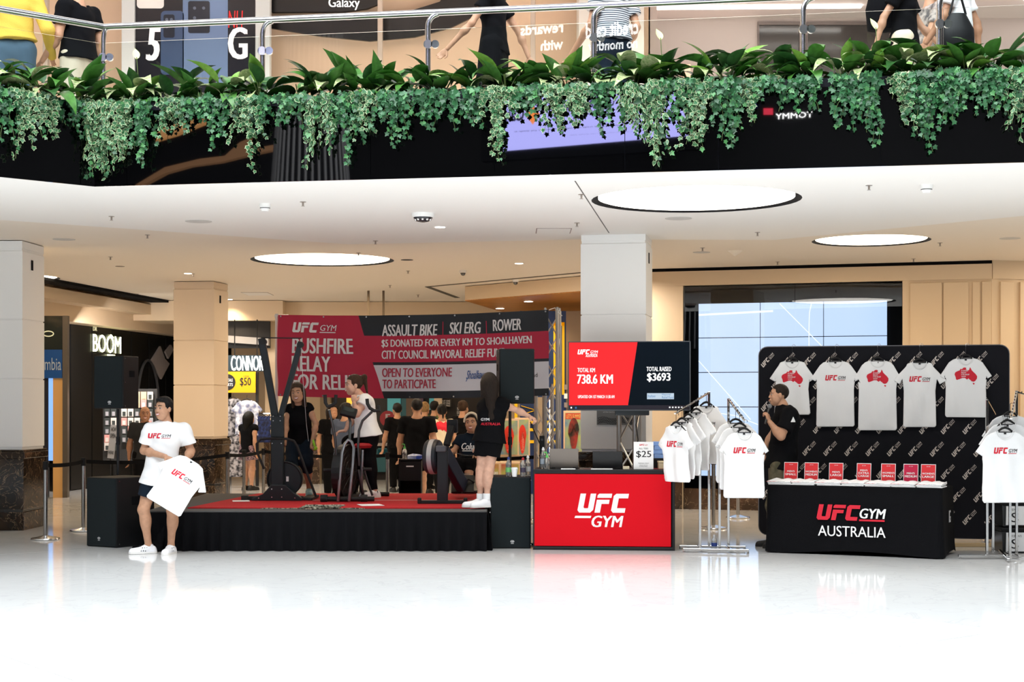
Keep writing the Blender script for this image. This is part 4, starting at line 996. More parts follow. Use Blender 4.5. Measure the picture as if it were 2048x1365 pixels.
m = MB(); m.tube([Q(602,692,-.02), Q(606,760,-.3), Q(613,850,.45), Q(617,883,.5)], .0035, 5); m.build('pull_cord', mat('cord_white',(.5,.5,.5),.8), t)
m = MB(); c = P(629,897,19.52); m.lathe([(.006,-.032),(.03,-.02),(.038,0),(.03,.02),(.006,.032)], seg=14); m.tube([(0,0,.03),(-.02,.02,.10)], .014, 8)
o = m.build('pull_handle', mat('lime_rubber',(.35,.75,.03),.5), None); o.location = c; tag(o, 'lime green ball grip hanging from the hand behind the pull machine', 'handle')
# ---- air bike
D = 18.7; root = Vector((XX(698,D), D, SZ+.012)); t = thing('exercise_bike', 'air bike with black fan cage and silver fork frame', 'exercise machine', root)
m = MB(); z = .03; m.tube([(-.32,0,.035),(.30,0,.035)], .03, 10); m.tube([(-.02,.05,.04),(.10,1.0,.06)], .03, 8); m.tube([(-.15,1.02,.035),(.40,.98,.035)], .028, 10); m.build('base_bar', rubber, t)
for px in (648, 728):
    m = MB(); c = Q(px, 1004); m.cyl((c.x-.04,0,.04),(c.x+.04,0,.04), .045, seg=14); m.build('transport_wheel', rubber, t)
fk = [Q(676,1003), Q(681,960), Q(686,905), Q(691,888), Q(698,880), Q(705,884), Q(709,895), Q(707,930), Q(698,1003)]
m = MB(); m.tube([Q(676,1003,-.06)]+[p+Vector((0,-.09,0)) for p in fk[1:-1]]+[Q(698,1003,-.06)], .019, 10); m.build('fork_frame', grey_tube, t)
# fan cage
c = Q(692,945,.22); m = MB()
e = Matrix.Rotation(math.radians(73), 4, 'Z')
def fan_pt(x, y, z): return Vector((c.x,c.y,c.z))+(e @ Vector((x,y,z)))
for r_ in (.33,.27,.21,.15,.09):
    for yy in (-.05,.05): m.tube([fan_pt(r_*math.cos(a*PI/16), yy*(1.4-r_*1.6), r_*math.sin(a*PI/16)) for a in range(32)], .004, 4, closed=True)
for a in range(16):
    for q in (-1,1): m.tube([fan_pt(.05*math.cos(a*PI/8), q*.07, .05*math.sin(a*PI/8)), fan_pt(.33*math.cos(a*PI/8), q*.045, .33*math.sin(a*PI/8))], .003, 4)
m.build('fan_cage', black_metal, t, 40)
m = MB(); n = 32
for a in range(n): m.add([fan_pt(.335*math.cos(2*PI*(a+k)/n), y, .335*math.sin(2*PI*(a+k)/n)) for k in (0,1) for y in (-.05,.05)], [(0,1,3,2)])
m.build('fan_shroud', black_metal, t, 40)
for a in range(8):
    m = MB(); q = a*PI/4; m.add([fan_pt(.05*math.cos(q),-.02,.05*math.sin(q)), fan_pt(.29*math.cos(q-.12),-.03,.29*math.sin(q-.12)), fan_pt(.29*math.cos(q+.16),.03,.29*math.sin(q+.16)), fan_pt(.06*math.cos(q+.4),.02,.06*math.sin(q+.4))], [(0,1,2,3)])
    m.build('fan_blade', erg_black, t, 0)
m = MB(); m.cyl(fan_pt(0,-.025,0), fan_pt(0,.025,0), .305, seg=32); m.build('fan_dark_fill', mat('fan_dark_fill',(.012,.009,.009),.5), t, 30)  # dark disc added to stand for the shade inside the cage
m = MB(); m.cyl(fan_pt(0,-.08,0), fan_pt(0,.08,0), .06, seg=16); m.build('hub', dark_steel, t)
m = MB(); m.tube([Q(699,882,-.05), Q(700,862,-.03), Q(701,845,0), Q(697,832,.02)], .016, 8); m.build('console_stem', dark_steel, t)
m = MB(); m.M = Matrix.Translation(Q(698,826,-.04)) @ Matrix.Rotation(.25,4,'Y') @ Matrix.Rotation(-.5,4,'X'); m.box(-.10,.09,-.03,.03,-.055,.065); cn = m.build('console', black_plastic, t, 0, bev=.012)
m = MB(); m.M = Matrix.Translation(Q(698,826,-.04)) @ Matrix.Rotation(.25,4,'Y') @ Matrix.Rotation(-.5,4,'X'); m.box(-.07,.06,-.034,-.0305,.0,.05); m.build('display', mat('display_dark',(.02,.03,.025),.2), cn, 0)
for pts, grip in (((Q(676,1000,.1), Q(674,930,.02), Q(671,885,-.04), Q(665,850,-.10), Q(658,820,-.16)), (Q(650,790,-.2), Q(651,806,-.2), Q(655,813,-.2), Q(663,812,-.2), Q(671,806,-.2), Q(672,790,-.2))),
                  ((Q(718,932,.0), Q(716,895,-.05), Q(718,862,-.08), Q(725,842,-.12), Q(744,824,-.16)), (Q(734,798,-.2), Q(735,808,-.2), Q(740,817,-.2), Q(748,822,-.2), Q(759,822,-.2), Q(757,812,-.18)))):
    m = MB(); m.tube(pts, .016, 10); h = m.build('handle_arm', dark_steel, t)
    m = MB(); m.tube(grip, .021, 10); m.build('grip', rubber, h)
m = MB(); m.M = Matrix.Translation(Q(725,893,.30)); m.lathe([(.02,-.03),(.10,-.02),(.12,.01),(.08,.035),(.01,.04)], seg=16, sy=.8); m.build('saddle', mat('saddle_red',(.35,.01,.015),.5), t, 50)
m = MB(); m.tube([Q(725,900,.3), Q(722,985,.35)], .022, 10); m.build('seat_post', grey_tube, t)
m = MB(); m.tube([Q(727,935,.2), Q(735,965,.25), Q(745,992,.25)], .014, 8); m.tube([Q(716,940,.15), Q(726,990,.2)], .02, 8); m.build('crank_link', dark_steel, t)
for (px, py, dy) in ((735,939,0),(655,941,0),(748,985,.4)):
    m = MB(); m.cyl(Q(px-8,py,dy), Q(px+8,py,dy), .02, seg=10); m.build('foot_peg', rubber, t)
# ---- rower
D = 18.35; root = Vector((XX(884,D), D, SZ+.012)); t = thing('rowing_machine', 'rowing machine with silver banded flywheel and raised monitor arm', 'exercise machine', root)
c = Q(867,914,.20); m = MB(); m.M = Matrix.Translation(c) @ Matrix.Scale(.84,4) @ Matrix.Rotation(math.radians(76),4,'Z') @ Matrix.Rotation(PI/2,4,'X')
m.lathe([(.10,-.105),(.215,-.10),(.235,-.08),(.24,-.05),(.24,.05),(.235,.08),(.215,.10),(.10,.105)], seg=40); m.build('flywheel_housing', mat('erg_grey',(.018,.02,.026),.45), t, 35)
m = MB(); m.M = Matrix.Translation(c) @ Matrix.Scale(.84,4) @ Matrix.Rotation(math.radians(76),4,'Z') @ Matrix.Rotation(PI/2,4,'X')
m.lathe([(.242,-.035),(.246,-.033),(.246,.033),(.242,.035)], seg=40); m.build('silver_band', mat('perforated_silver',(.55,.56,.58),.4,metal=.7,bump=.6,scale=300), t, 35)
m = MB(); m.box(Q(874,0).x, Q(896,0).x, -.02, .05, .03, Q(0,902).z); m.build('front_leg', mat('leg_black',(.016,.017,.02),.5), t, 0, bev=.012)
m = MB(); m.box(Q(872,0).x, Q(892,0).x, -.06, .10, Q(0,904).z, Q(0,892).z); m.build('joint_cap', mat('cap_grey',(.10,.10,.11),.4), t, 0, bev=.01)
m = MB(); m.box(Q(836,0).x, Q(935,0).x, -.04, .02, 0, .04); m.build('front_foot', rubber, t, 0, bev=.008)
for px in (839, 931):
    m = MB(); m.cbox((Q(px,0).x,-.01,.035),(.045,.08,.07)); m.build('foot_wheel', rubber, t, 0, bev=.012)
m = MB(); m.bar(Q(886,903,.12), Q(925,974,.55), .10, .17); m.build('body_frame', mat('erg_navy',(.012,.016,.035),.45), t, 0, bev=.012)
m = MB(); m.bar(Q(925,962,.55)+Vector((0,0,-.05)), Vector((Q(944,950,1.9).x, 1.9, .33)), .07, .09); m.build('monorail', alu, t, 0, bev=.005)
for px in (913, 938):
    m = MB(); m.M = Matrix.Translation(Q(px,968,.62)) @ Matrix.Rotation(-.8,4,'X'); m.box(-.06,.06,-.015,.015,-.15,.13); m.tube([(-.065,-.02,0),(0,-.07,.01),(.065,-.02,0)], .014, 6); m.build('foot_plate', rubber, t, 0, bev=.006)
m = MB(); m.bar(Q(893,892,.06), Q(904,853,.16), .075, .05); m.build('monitor_arm', black_plastic, t, 0, bev=.008)
m = MB(); m.M = Matrix.Translation(Q(905,852,.20)) @ Matrix.Rotation(-.25,4,'Z'); m.box(-.065,.06,-.03,.03,-.085,.075); m.build('monitor', black_plastic, t, 0, bev=.01)
m = MB(); m.tube([(Q(922,913,1.4).x, 1.42, Q(922,913,1.4).z), (Q(955,913,1.4).x, 1.42, Q(922,913,1.4).z)], .016, 8); m.build('pull_bar', rubber, t)
m = MB(); m.tube([Q(898,905,.3), Q(938,912,1.42)], .004, 5); m.build('chain', dark_steel, t)
m = MB(); m.box(Q(944,0,1.8).x-.15, Q(944,0,1.8).x+.15, 1.60, 1.95, .33, .38); m.build('seat', rubber, t, 0, bev=.02)
m = MB(); m.tube([(Q(944,0,1.9).x-.25, 1.95, .03),(Q(944,0,1.9).x+.25,1.95,.03)], .025, 8); m.tube([(Q(944,0,1.9).x,1.92,.03),(Q(944,0,1.9).x,1.90,.33)], .025, 8); m.build('rear_leg', dark_steel, t)
# ---- black cabinet with towels behind the stage
D = 21.05; root = Vector((XX(820,D), D, 0)); Q = lambda px, py, dy=0: P(px, py, D+dy)-root
t = thing('cabinet', 'narrow black open-fronted cabinet holding rolled white cloths', 'cabinet', root)
w_ = .15; zt_ = Q(0,919).z; m = MB(); m.box(-w_,w_,.26,.28,0,zt_); m.box(-w_,-w_+.015,0,.27,0,zt_); m.box(w_-.015,w_,0,.27,0,zt_); m.box(-w_,w_,0,.27,zt_-.02,zt_); m.box(-w_,w_,0,.27,0,.26); m.build('carcass', black_plastic, t, 0)
m = MB(); m.box(-w_,w_,-.012,0,Q(0,962).z,zt_-.03); dr = m.build('door', black_plastic, t, 0)
m = MB(); txt(m, 'SHORT BLACK', -.06, .06, Q(0,933).z, Q(0,930).z, -.0135, .02); 
m = MB(); m.box(-.05,.05,-.0135,-.0125,Q(0,934.5).z,Q(0,932).z); m.build('label_line', print_white, dr, 0)
for i, px in enumerate((804, 809, 815)):
    m = MB(); m.cyl((Q(px,0).x,.02,.26+.045),(Q(px,0).x,.20,.26+.045), .03 if i < 2 else .045, seg=12); o = m.build('rolled_cloth', print_white if i < 2 else paper, None, 40); o.location = root+Vector((0,-.005,0)); tag(o, 'rolled white cloth in the black cabinet, '+('the leftmost' if i == 0 else 'the middle one' if i == 1 else 'the largest'), 'cloth', 'rolled cloths')
def lath(name, prof, loc, mats, label, cat, grp=None, seg=16, extra=None):
    t = thing(name, label, cat, loc, 0, grp)
    for nm, pr, mt in prof:
        m = MB(); m.lathe(pr, seg=seg); m.build(nm, mt, t, 40)
    if extra: extra(t)
    return t
clear_pl = mat('clear_plastic', (.85,.9,.92), .08, trans=.85, ior=1.25); green_pl = mat('green_plastic', (.12,.55,.12), .4)
def pump_bottle(loc, label, h=.19, body=clear_pl, cap=green_pl, grp=None):
    def ex(t):
        m = MB(); m.cyl((0,0,h*.78),(0,0,h*.96), .006, seg=8); m.tube([(0,0,h*.96),(-.012,0,h),(-.035,0,h*.98)], .007, 6); m.build('pump', cap, t)
    return lath('pump_bottle', [('bottle', [(.026,0),(.03,.01),(.03,h*.55),(.014,h*.68),(.013,h*.70)], body), ('cap', [(.016,h*.68),(.016,h*.80),(.012,h*.80)], cap)], loc, None, label, 'bottle', grp, extra=ex)
pump_bottle(root+Vector((Q(808,0).x,.12,zt_)), 'clear hand sanitiser pump with green cap on the black cabinet', .20)
m = MB(); m.box(-.12,.10,-.05,.05,0,.04); m.add([(-.12,-.05,.04),(.10,-.05,.045),(.10,.05,.04),(-.12,.05,.05),(-.05,0,.07),(.04,0,.062)], [(0,1,5,4),(1,2,5),(2,3,4,5),(3,0,4)])
o = m.build('wipes_pack', mat('wipes_blue',(.03,.08,.45),.4,col2=(.6,.65,.8),vscale=12), None, 30); o.location = root+Vector((Q(832,0).x,.12,zt_)); tag(o, 'blue and white soft pack of wipes lying on the black cabinet', 'pack')

# ---- loudspeakers
def cabinet_box(name, label, root, rz, w, d, h, badge_z, badge_x=0, grp=None, grille_in=.012, vents=True):
    t = thing(name, label, 'speaker', root, rz, grp)
    m = MB(); m.box(-w/2, w/2, .012, d, 0, h); cb = m.build('cabinet', mat('cab_black',(.007,.007,.008),.55,bump=.15,scale=250,spec=.3), t, 0, bev=.012)
    m = MB(); m.box(-w/2+grille_in, w/2-grille_in, 0, .014, grille_in, h-grille_in); m.build('grille', grille, t, 0, bev=.004)
    m = MB(); m.M = Matrix.Translation((badge_x,-.002,badge_z)); n = 20
    for r0, r1, sy in ((.014,.022,.62),):
        for i in range(n):
            a, b = 2*PI*i/n, 2*PI*(i+1)/n
            m.face([(r0*math.cos(a),0,r0*sy*math.sin(a)),(r1*math.cos(a),0,r1*sy*math.sin(a)),(r1*math.cos(b),0,r1*sy*math.sin(b)),(r0*math.cos(b),0,r0*sy*math.sin(b))])
    m.cyl((0,-.001,0),(0,0,0), .007, seg=10); m.box(-.016,.016,-.001,0,-.026,-.020); m.build('badge', mat('badge',(.6,.6,.6),.3), t, 0)
    if vents:
        for q in (-1,1):
            m = MB(); m.box(q*(w/2+.0015)-.001*0, q*(w/2+.003), d*.40, d*.72, h*.60, h*.72); m.build('handle_recess', black_matte, t, 0)
        for q in (-1,1):
            for zz in (.05,.5,.95):
                m = MB(); m.cyl((q*(w/2-.001),.05,h*zz),(q*(w/2+.003),.05,h*zz), .006, seg=8); m.build('screw', steel, t)
    return t
s1 = Vector((-4.833,17.87,0)); s2 = Vector((-4.43,17.62,0)); mid = (s1+s2)/2; r_ = math.atan2((s2-s1).y,(s2-s1).x)
cabinet_box('subwoofer', 'large black floor speaker under a speaker pole beside the man in the white tee', mid, r_, .475, .60, .785, .10, -.03, 'floor speakers')
cabinet_box('subwoofer', 'large black floor speaker carrying bottles and a cup beside the red desk', Vector((XX(1021,17.56),17.56,0)), 0, .455, .60, .80, .08, .02, 'floor speakers')
c = P(215,0,17.95); cabinet_box('speaker', 'black speaker on a pole above the man in the white tee', Vector((XX(216,17.8),17.8,ZY(818,17.8))), math.radians(-16), .375, .36, .60, .075, .02, 'pole speakers')
cabinet_box('speaker', 'black speaker on a pole over the red desk side, covering the banner', Vector((XX(1034,17.7),17.7,ZY(808,17.7))), math.radians(6), .40, .36, .62, .075, 0, 'pole speakers')
for px, d, y0, y1, l in ((236,18.0,818,958,'pole between the two speakers beside the man in the white tee'),(1020,17.88,808,954,'pole between the two speakers beside the red desk')):
    t = thing('speaker_pole', 'black '+l, 'pole', (XX(px,d), d, .80), 0)
    m = MB(); m.cyl((0,0,.003),(0,0,ZY(y0,d)-.803), .017, seg=12); m.build('tube', black_metal, t)
    m = MB(); m.cyl((0,0,.35),(0,0,.44), .024, seg=12); m.cyl((0,-.02,.40),(.0,-.055,.40), .012, seg=10); m.build('clamp', black_plastic, t)
# black cloth spilling at the stage corner
s = SDF(.012); s.cap((-4.10,17.22,.02),(-3.86,17.20,.03),.05,.06,.03); s.cap((-3.9,17.25,.03),(-3.82,17.3,.25),.07,.04,.04)
s.grid().folds(.008,60,2); s.cut((0,0,.001),(0,0,-1)); o = link('cloth', np_mesh('cloth',[s.nets()],black_cloth)); tag(o, 'loose end of black cloth on the floor at the stage corner', 'cloth')

# ---- banner on trusses
BA, BB = Vector((XX(556,21.5),21.5,0)), Vector((XX(1098,20.4),20.4,0)); pb = PL(BA, BB); BL = pb.L
z0, z1 = 1.725, 2.835
b_red = mat('banner_red', (.44,.012,.045), .6, bump=.1, scale=8); b_blk = mat('banner_black', (.010,.013,.018), .5); b_wht = mat('banner_white', (.62,.62,.66), .6); b_txt = mat('banner_lettering', (.72,.70,.70), .6); b_rtx = mat('banner_red_lettering',(.40,.03,.06),.6); b_blu = mat('banner_blue',(.01,.08,.28),.6)
t = thing('banner', 'long red, black and white event banner strung between trusses behind the stage', 'banner', BA, pb.rot)
def bw(x, z):   # soft sag of the vinyl
    return .018*math.sin(x*3.1+z*2)+.010*math.sin(x*9+z*7+1)+.006*math.sin(z*14-x*5)
NX, NI = 96, 32; m = MB(); vs = []
VR = [0]+[1-x for x in (.915,.60,.565,.245)]+[1]; rows = [0]
for a, b in zip(VR[:-1], VR[1:]):
    k = max(1, int(round((b-a)*26))); rows += [a+(b-a)*(i+1)/k for i in range(k)]
NZ = len(rows)-1
for j in range(NZ+1):
    for i in range(NX+1):
        ub = .307+.095*(1-rows[j]); u = ub*i/NI if i <= NI else ub+(1-ub)*(i-NI)/(NX-NI)
        x = BL*u; z = z0+(z1-z0)*rows[j] - .035*math.sin(PI*u)
        vs.append((x, bw(x,z), z))
fs = [(j*(NX+1)+i, j*(NX+1)+i+1, (j+1)*(NX+1)+i+1, (j+1)*(NX+1)+i) for j in range(NZ) for i in range(NX)]
def reg(i, j):
    v = 1-(rows[j]+rows[j+1])/2
    if i < NI: return 0
    return 1 if v < .245 else 0 if v < .565 else 1 if v < .60 else 2 if v < .915 else 1
m.v = [Vector(v) for v in vs]; m.f = fs; m.mi = [reg(i, j) for j in range(NZ) for i in range(NX)]
m.build('vinyl', [b_red, b_blk, b_wht], t, 180)
BM = [b_txt, b_rtx, b_blu, b_red, print_black]; mb = MB(); lines_ = []
def T_(s, a, b, c_, d_, k=0, sh=0, bo=.045): m_ = MB(); m_.mat(k); pxtxt(m_, pb, s, a, b, c_, d_, 0, bo, sh); lines_.append(m_)
mb.mat(0); logo(mb, pb.u(585), pb.u(672), pb.z(628,666.5), pb.z(628,646), 0, None, (0,0,0))
T_('BUSHFIRE', 585, 705, 677, 708); T_('RELAY', 585, 661, 713.5, 744); T_('FOR RELIEF', 585, 724, 749.5, 780)
T_('ASSAULT BIKE', 764, 875, 647, 670, 0, .08); T_('SKI ERG', 899, 961, 643, 666, 0, .15); T_('ROWER', 985, 1043, 639, 662, 0, .05)
for px in (886, 972): mb.mat(3); rect(mb, pb.u(px-.8), pb.u(px+.8), pb.z(px,672), pb.z(px,641.5), 0)
T_('$5 DONATED FOR EVERY KM TO SHOALHAVEN', 763, 1064, 675.5, 692.5); T_('CITY COUNCIL MAYORAL RELIEF FUND', 764, 1012, 698, 715)
T_('OPEN TO EVERYONE', 764, 905, 734, 752, 1, .04); T_('TO PARTICPATE', 764, 873, 757, 775, 1, .04)
T_('Shoalhaven', 932, 976, 740, 757, 2, .5, .02); T_('City Council', 954, 1010, 750, 757, 4, 0, 0); T_('Mayoral', 1030, 1066, 735, 742, 4, 0, 0); T_('Relief Fund', 1030, 1075, 748, 757, 4, 0, 0)
mb.mat(2); mb.tube([(pb.u(932),-.001,pb.z(932,762)),(pb.u(935),-.001,pb.z(935,755))], .004, 4)
for mb in [mb]+lines_:
    mb.v = [Vector((v.x, bw(v.x, v.z-.0)-.006+v.y, v.z-.035*math.sin(PI*v.x/BL)+.018)) for v in mb.v]; mb.build('lettering', BM, t, 0)
for i in range(7):
    for z in (z0+.02, z1-.02):
        m = MB(); x = .04+(BL-.08)*i/6; zz = z-.035*math.sin(PI*x/BL); m.cyl((x,bw(x,zz)-.006,zz),(x,bw(x,zz)+.002,zz), .011, seg=10); m.build('eyelet', steel, t)
def truss(label, x, y, h, side, rz, r=.025, legs=3, grp=None, step=.30):
    t = thing('truss', label, 'truss', (x,y,0), rz, grp)
    pts = [(side*.577*math.cos(a), side*.577*math.sin(a)) for a in (-PI/2, PI/6, PI*5/6)]
    m = MB(); m.box(-side, side, -side*.9, side*.9, 0, .012); m.build('base_plate', alu, t, 0)
    for p in pts: m = MB(); m.cyl((p[0],p[1],.012),(p[0],p[1],h), r, seg=12); m.build('main_tube', alu, t)
    for k in range(3):
        a, b = pts[k], pts[(k+1)%3]; z = .1; m = MB(); fl = 0; q = []
        while z < h-.02: q.append((*(a if fl else b), z)); z += step; fl = 1-fl
        for u, v in zip(q[:-1], q[1:]): m.cyl(u, v, r*.38, seg=6)
        m.build('lattice', alu, t)
    m = MB()
    for p in pts: m.cyl((p[0],p[1],h),(p[0],p[1],h+.04), r*.7, seg=10)
    m.build('coupler', steel, t); return t
truss('slim aluminium truss at the right end of the banner', XX(1108,20.6), 20.6, ZY(622,20.6), .20, .35, .024, grp='banner trusses')
truss('aluminium truss standing behind the banner\'s right end, half hidden', XX(1088,21.3), 21.3, 1.85, .22, .0, .026, grp='banner trusses')
t = thing('banner_pole', 'pale upright pole at the left end of the banner', 'pole', (XX(553.5,21.55),21.55,0))
m = MB(); m.cyl((0,0,0),(0,0,ZY(628,21.55)), .022, seg=12); m.build('tube', mat('pole_white',(.6,.58,.54),.4), t); m = MB(); m.box(-.25,.25,-.2,.2,0,.012); m.build('base_plate', alu, t, 0)
m = MB(); m.cyl((-.03,0,ZY(632,21.55)),(.16,0,ZY(632,21.55)), .018, seg=10); m.build('clamp', alu, t)
m = MB(); m.tube([P(1098,620,20.4), P(1110,616,20.5), P(1113,622,20.5), P(1124,632,20.4)], .006, 5); o = m.build('cable_tie', print_white, None); tag(o, 'loose white tie at the top of the banner truss', 'cable')
# ============================================================ DESK, SCREEN, SHIRTS, TABLE
# ---- red desk
t = thing('reception_desk', 'black framed desk with red front panel bearing large white block lettering', 'desk', (XX(1066,17.42),17.42,0), -math.radians(5))
dk = PL((XX(1066,17.42),17.42), (XX(1066,17.42)+math.cos(math.radians(5))*2, 17.42-math.sin(math.radians(5))*2)); W = dk.u(1350); H = dk.z(1200, 940)
frm = mat('frame_black', (.008,.008,.009), .4)
m = MB(); m.box(0,W,0,.60,H-.045,H); m.box(0,W,0,.60,.0,.035)
for x0 in (0, W-.03): m.box(x0,x0+.03,0,.60,.03,H-.04)
m.box(0,W,.56,.60,.03,H-.04); m.build('frame', frm, t, 0, bev=.004)
m = MB(); m.box(dk.u(1069),dk.u(1342)-.0,-.006,.01,.045,H-.05); pn = m.build('front_panel', red_vinyl, t, 0, bev=.003)
m = MB(); m.box(.02,W-.02,.012,.02,.03,H-.04); m.build('backing', black_matte, t, 0)
m = MB(); z_ = lambda py: dk.z(1205,py)
ufc(m, dk.u(1155), dk.u(1258), z_(1026), z_(988), -.0075, None, .20); txt(m, 'GYM', dk.u(1183), dk.u(1247), z_(1055), z_(1032), -.0075, .035, .2)
rect(m, dk.u(1149), dk.u(1181), z_(1037), z_(1032.5), -.0075, None, .4); o = m.build('lettering', print_white, pn, 0)
for i, (px, w) in enumerate(((1075,.05),(1340,.05))):
    m = MB(); m.box(dk.u(px)-.03, dk.u(px)+.03, .05,.12, -.0, .0) if 0 else None
def desk_pt(px, y, dz=0): return dk.M(dk.u(px), H+dz+.001, y)
def laptop(px, label, mt, w, h, y, rz):
    p = desk_pt(px, y); t = thing('laptop', label, 'laptop', p, rz)
    m = MB(); m.box(-w/2,w/2,.0,.22,0,.014); m.build('keyboard_base', mt, t, 0, bev=.004)
    m = MB(); m.M = Matrix.Translation((0,.0,.012)) @ Matrix.Rotation(math.radians(8),4,'X'); m.box(-w/2,w/2,-.006,.003,0,h); m.build('screen_lid', mt, t, 0, bev=.004)
    for q in (-1,1): m = MB(); m.cyl((q*w*.36-.02,-.002,.012),(q*w*.36+.02,-.002,.012), .006, seg=8); m.build('hinge', black_plastic, t)
laptop(1126, 'silver grey laptop with its lid turned to the viewer on the red desk', mat('laptop_silver',(.22,.19,.165),.35,metal=.8), .325, .215, .22, dk.rot)
laptop(1214, 'black laptop on the red desk beside the price sign', mat('laptop_black',(.007,.007,.008),.3), .335, .185, .26, dk.rot)
p = desk_pt(1287, .10); t = thing('price_sign', 'white price sign reading $25 standing on the red desk', 'sign', p, dk.rot); sw = .218; sh_ = .305
m = MB(); m.M = Matrix.Rotation(-math.radians(5),4,'X'); m.box(-sw/2,sw/2,0,.006,0,sh_); m.build('card', paper, t, 0)
m = MB(); m.box(-sw/2,sw/2,.0,.09,0,.003); m.build('foot', clear_pl, t, 0)
m = MB(); m.M = Matrix.Rotation(-math.radians(5),4,'X'); m.mat(0); logo(m,-.045,.045,.262,.280,-.001,None,(1,1,1)); m.mat(0); txt(m,'ALL TEES',-.05,.05,.222,.240,-.001,.0); txt(m,'$25',-.082,.085,.125,.205,-.001,.012); txt(m,'*SIZINGS ONLY',-.06,.06,.062,.074,-.001,0); txt(m,'DESIGN FOR THE',-.045,.045,.043,.051,-.001,0); txt(m,'BUSHFIRE APPEAL',-.045,.045,.028,.036,-.001,0)
m.build('lettering', [print_black, print_red], t, 0)
for px, w, y, l in ((1136,.16,.05,'white paper in front of the silver grey laptop'),(1203,.24,.06,'white paper in front of the black laptop'),(1174,.08,.06,'dark folded leaflet between the two laptops')):
    m = MB(); m.box(-w/2,w/2,-.04,.06,0,.008); o = m.build('paper_sheet', paper if 'white' in l else mat('leaflet',(.15,.07,.06),.5), None, 0); o.location = desk_pt(px, y); o.rotation_euler = (0,0,dk.rot+.05); tag(o, l, 'paper')
m = MB(); m.box(-.035,.035,-.02,.03,0,.035); o = m.build('card_box', mat('card_cream',(.7,.6,.42),.8), None, 0, bev=.004); o.location = desk_pt(1252,.08); tag(o, 'small cream card box beside the price sign', 'box')
for i, (px, y, mt, l) in enumerate(((1316,.42,'a',''),)):
    for k in range(4):
        m = MB(); m.box(-.055,.06,-.06,.06,0,.045); o = m.build('small_box', mat('box_blue',(.22,.38,.75),.6), None, 0, bev=.004); o.location = desk_pt(1316,.40)+Vector((.006*(-1)**k,0,.115+.047*k)); o.rotation_euler=(0,0,.08*(-1)**k)
        tag(o, 'pale blue box behind the price sign, '+['lowest','second from the bottom','third from the bottom','topmost'][k]+' of the pile', 'box', 'pale blue boxes on the desk')
m = MB(); m.box(-.07,.07,-.07,.07,0,.113); o = m.build('black_box', black_plastic, None, 0, bev=.006); o.location = desk_pt(1316,.40); tag(o, 'black box under the pale blue boxes behind the price sign', 'box')
m = MB(); m.box(-.085,.085,-.06,.06,0,.085); m.box(-.09,.09,-.065,.065,.07,.09); o = m.build('card_box', mat('card_tan',(.62,.5,.32),.8), None, 0, bev=.004); o.location = desk_pt(1332,.22); tag(o, 'tan lidded card box at the right end of the red desk', 'box')
m = MB(); m.box(-.16,.20,-.10,.10,0,.006); o = m.build('folder', mat('folder_red',(.22,.02,.03),.5), None, 0); o.location = desk_pt(1310,.24); tag(o, 'dark red folder lying behind the price sign on the desk', 'folder')
pump_bottle(desk_pt(1092,.16), 'clear sanitiser pump with green cap on the red desk beside the laptop', .185)
def bottle(loc, label, grp, cap, lab, h=.22, body=clear_pl):
    return lath('water_bottle', [('bottle', [(.020,0),(.032,.008),(.033,h*.45),(.030,h*.5),(.033,h*.56),(.031,h*.66),(.014,h*.84),(.013,h*.88)], body), ('label_band', [(.0335,h*.22),(.0335,h*.46),(.0330,h*.46)], lab), ('cap', [(.016,h*.86),(.016,h*.94),(.010,h*.945),(.010,h),(.004,h)], cap)], loc, None, label, 'bottle', grp)
blue_cap = mat('cap_blue',(.03,.06,.25),.4); red_cap = mat('cap_red',(.45,.02,.03),.4); white_cap = mat('cap_white',(.8,.8,.8),.4)
bottle(desk_pt(1084,.20), 'tall clear bottle at the left end of the red desk', 'drink bottles', white_cap, mat('lab_grey',(.3,.35,.4),.5), .24)
SBY = 17.62; tp = .801
bottle((XX(1017,SBY),SBY+.04,tp), 'clear bottle with blue cap and green label behind the paper cup', 'drink bottles', blue_cap, mat('lab_green',(.15,.45,.15),.5))
bottle((XX(1046,SBY),SBY+.02,tp), 'dark labelled bottle with red cap on the floor speaker', 'drink bottles', red_cap, mat('lab_dark',(.05,.04,.07),.5), .215)
bottle((XX(1056,SBY),SBY+.14,tp), 'clear bottle with white cap nearest the red desk on the floor speaker', 'drink bottles', white_cap, mat('lab_clear',(.5,.5,.5),.5), .235)
lath('paper_cup', [('cup', [(.024,0),(.026,.002),(.036,.085)], print_white), ('lid', [(.039,.085),(.039,.093),(.034,.095),(.034,.105),(.030,.105)], print_white)], (XX(1029,SBY-.0),SBY+.01-.05,tp), None, 'white takeaway cup with lid on the floor speaker', 'cup')
# microphone stand tube held by the long-haired woman
t = thing('microphone_stand', 'black angled boom and upright box behind the left end of the red desk', 'stand', (XX(1084,18.05),18.05,0))
rt = Vector((XX(1084,18.05),18.05,0)); Q = lambda px, py, dy=0: P(px,py,18.05+dy)-rt
m = MB(); m.tube([Q(1061,845,-.3), Q(1068,862,-.2), Q(1086,902,0)], .007, 6); m.build('boom', black_metal, t)
m = MB(); m.box(-.03,.03,-.03,.03,.60,Q(0,872).z); m.build('receiver', black_plastic, t, 0, bev=.005); m = MB(); m.cyl((0,0,0),(0,0,.60), .014, seg=10); m.cyl((0,0,0),(0,0,.02), .13, seg=20); m.build('pole', black_metal, t)
m = MB(); m.cyl((0,-.035,Q(0,880).z),(0,-.05,Q(0,880).z), .014, seg=12); m.build('knob', dark_steel, t)
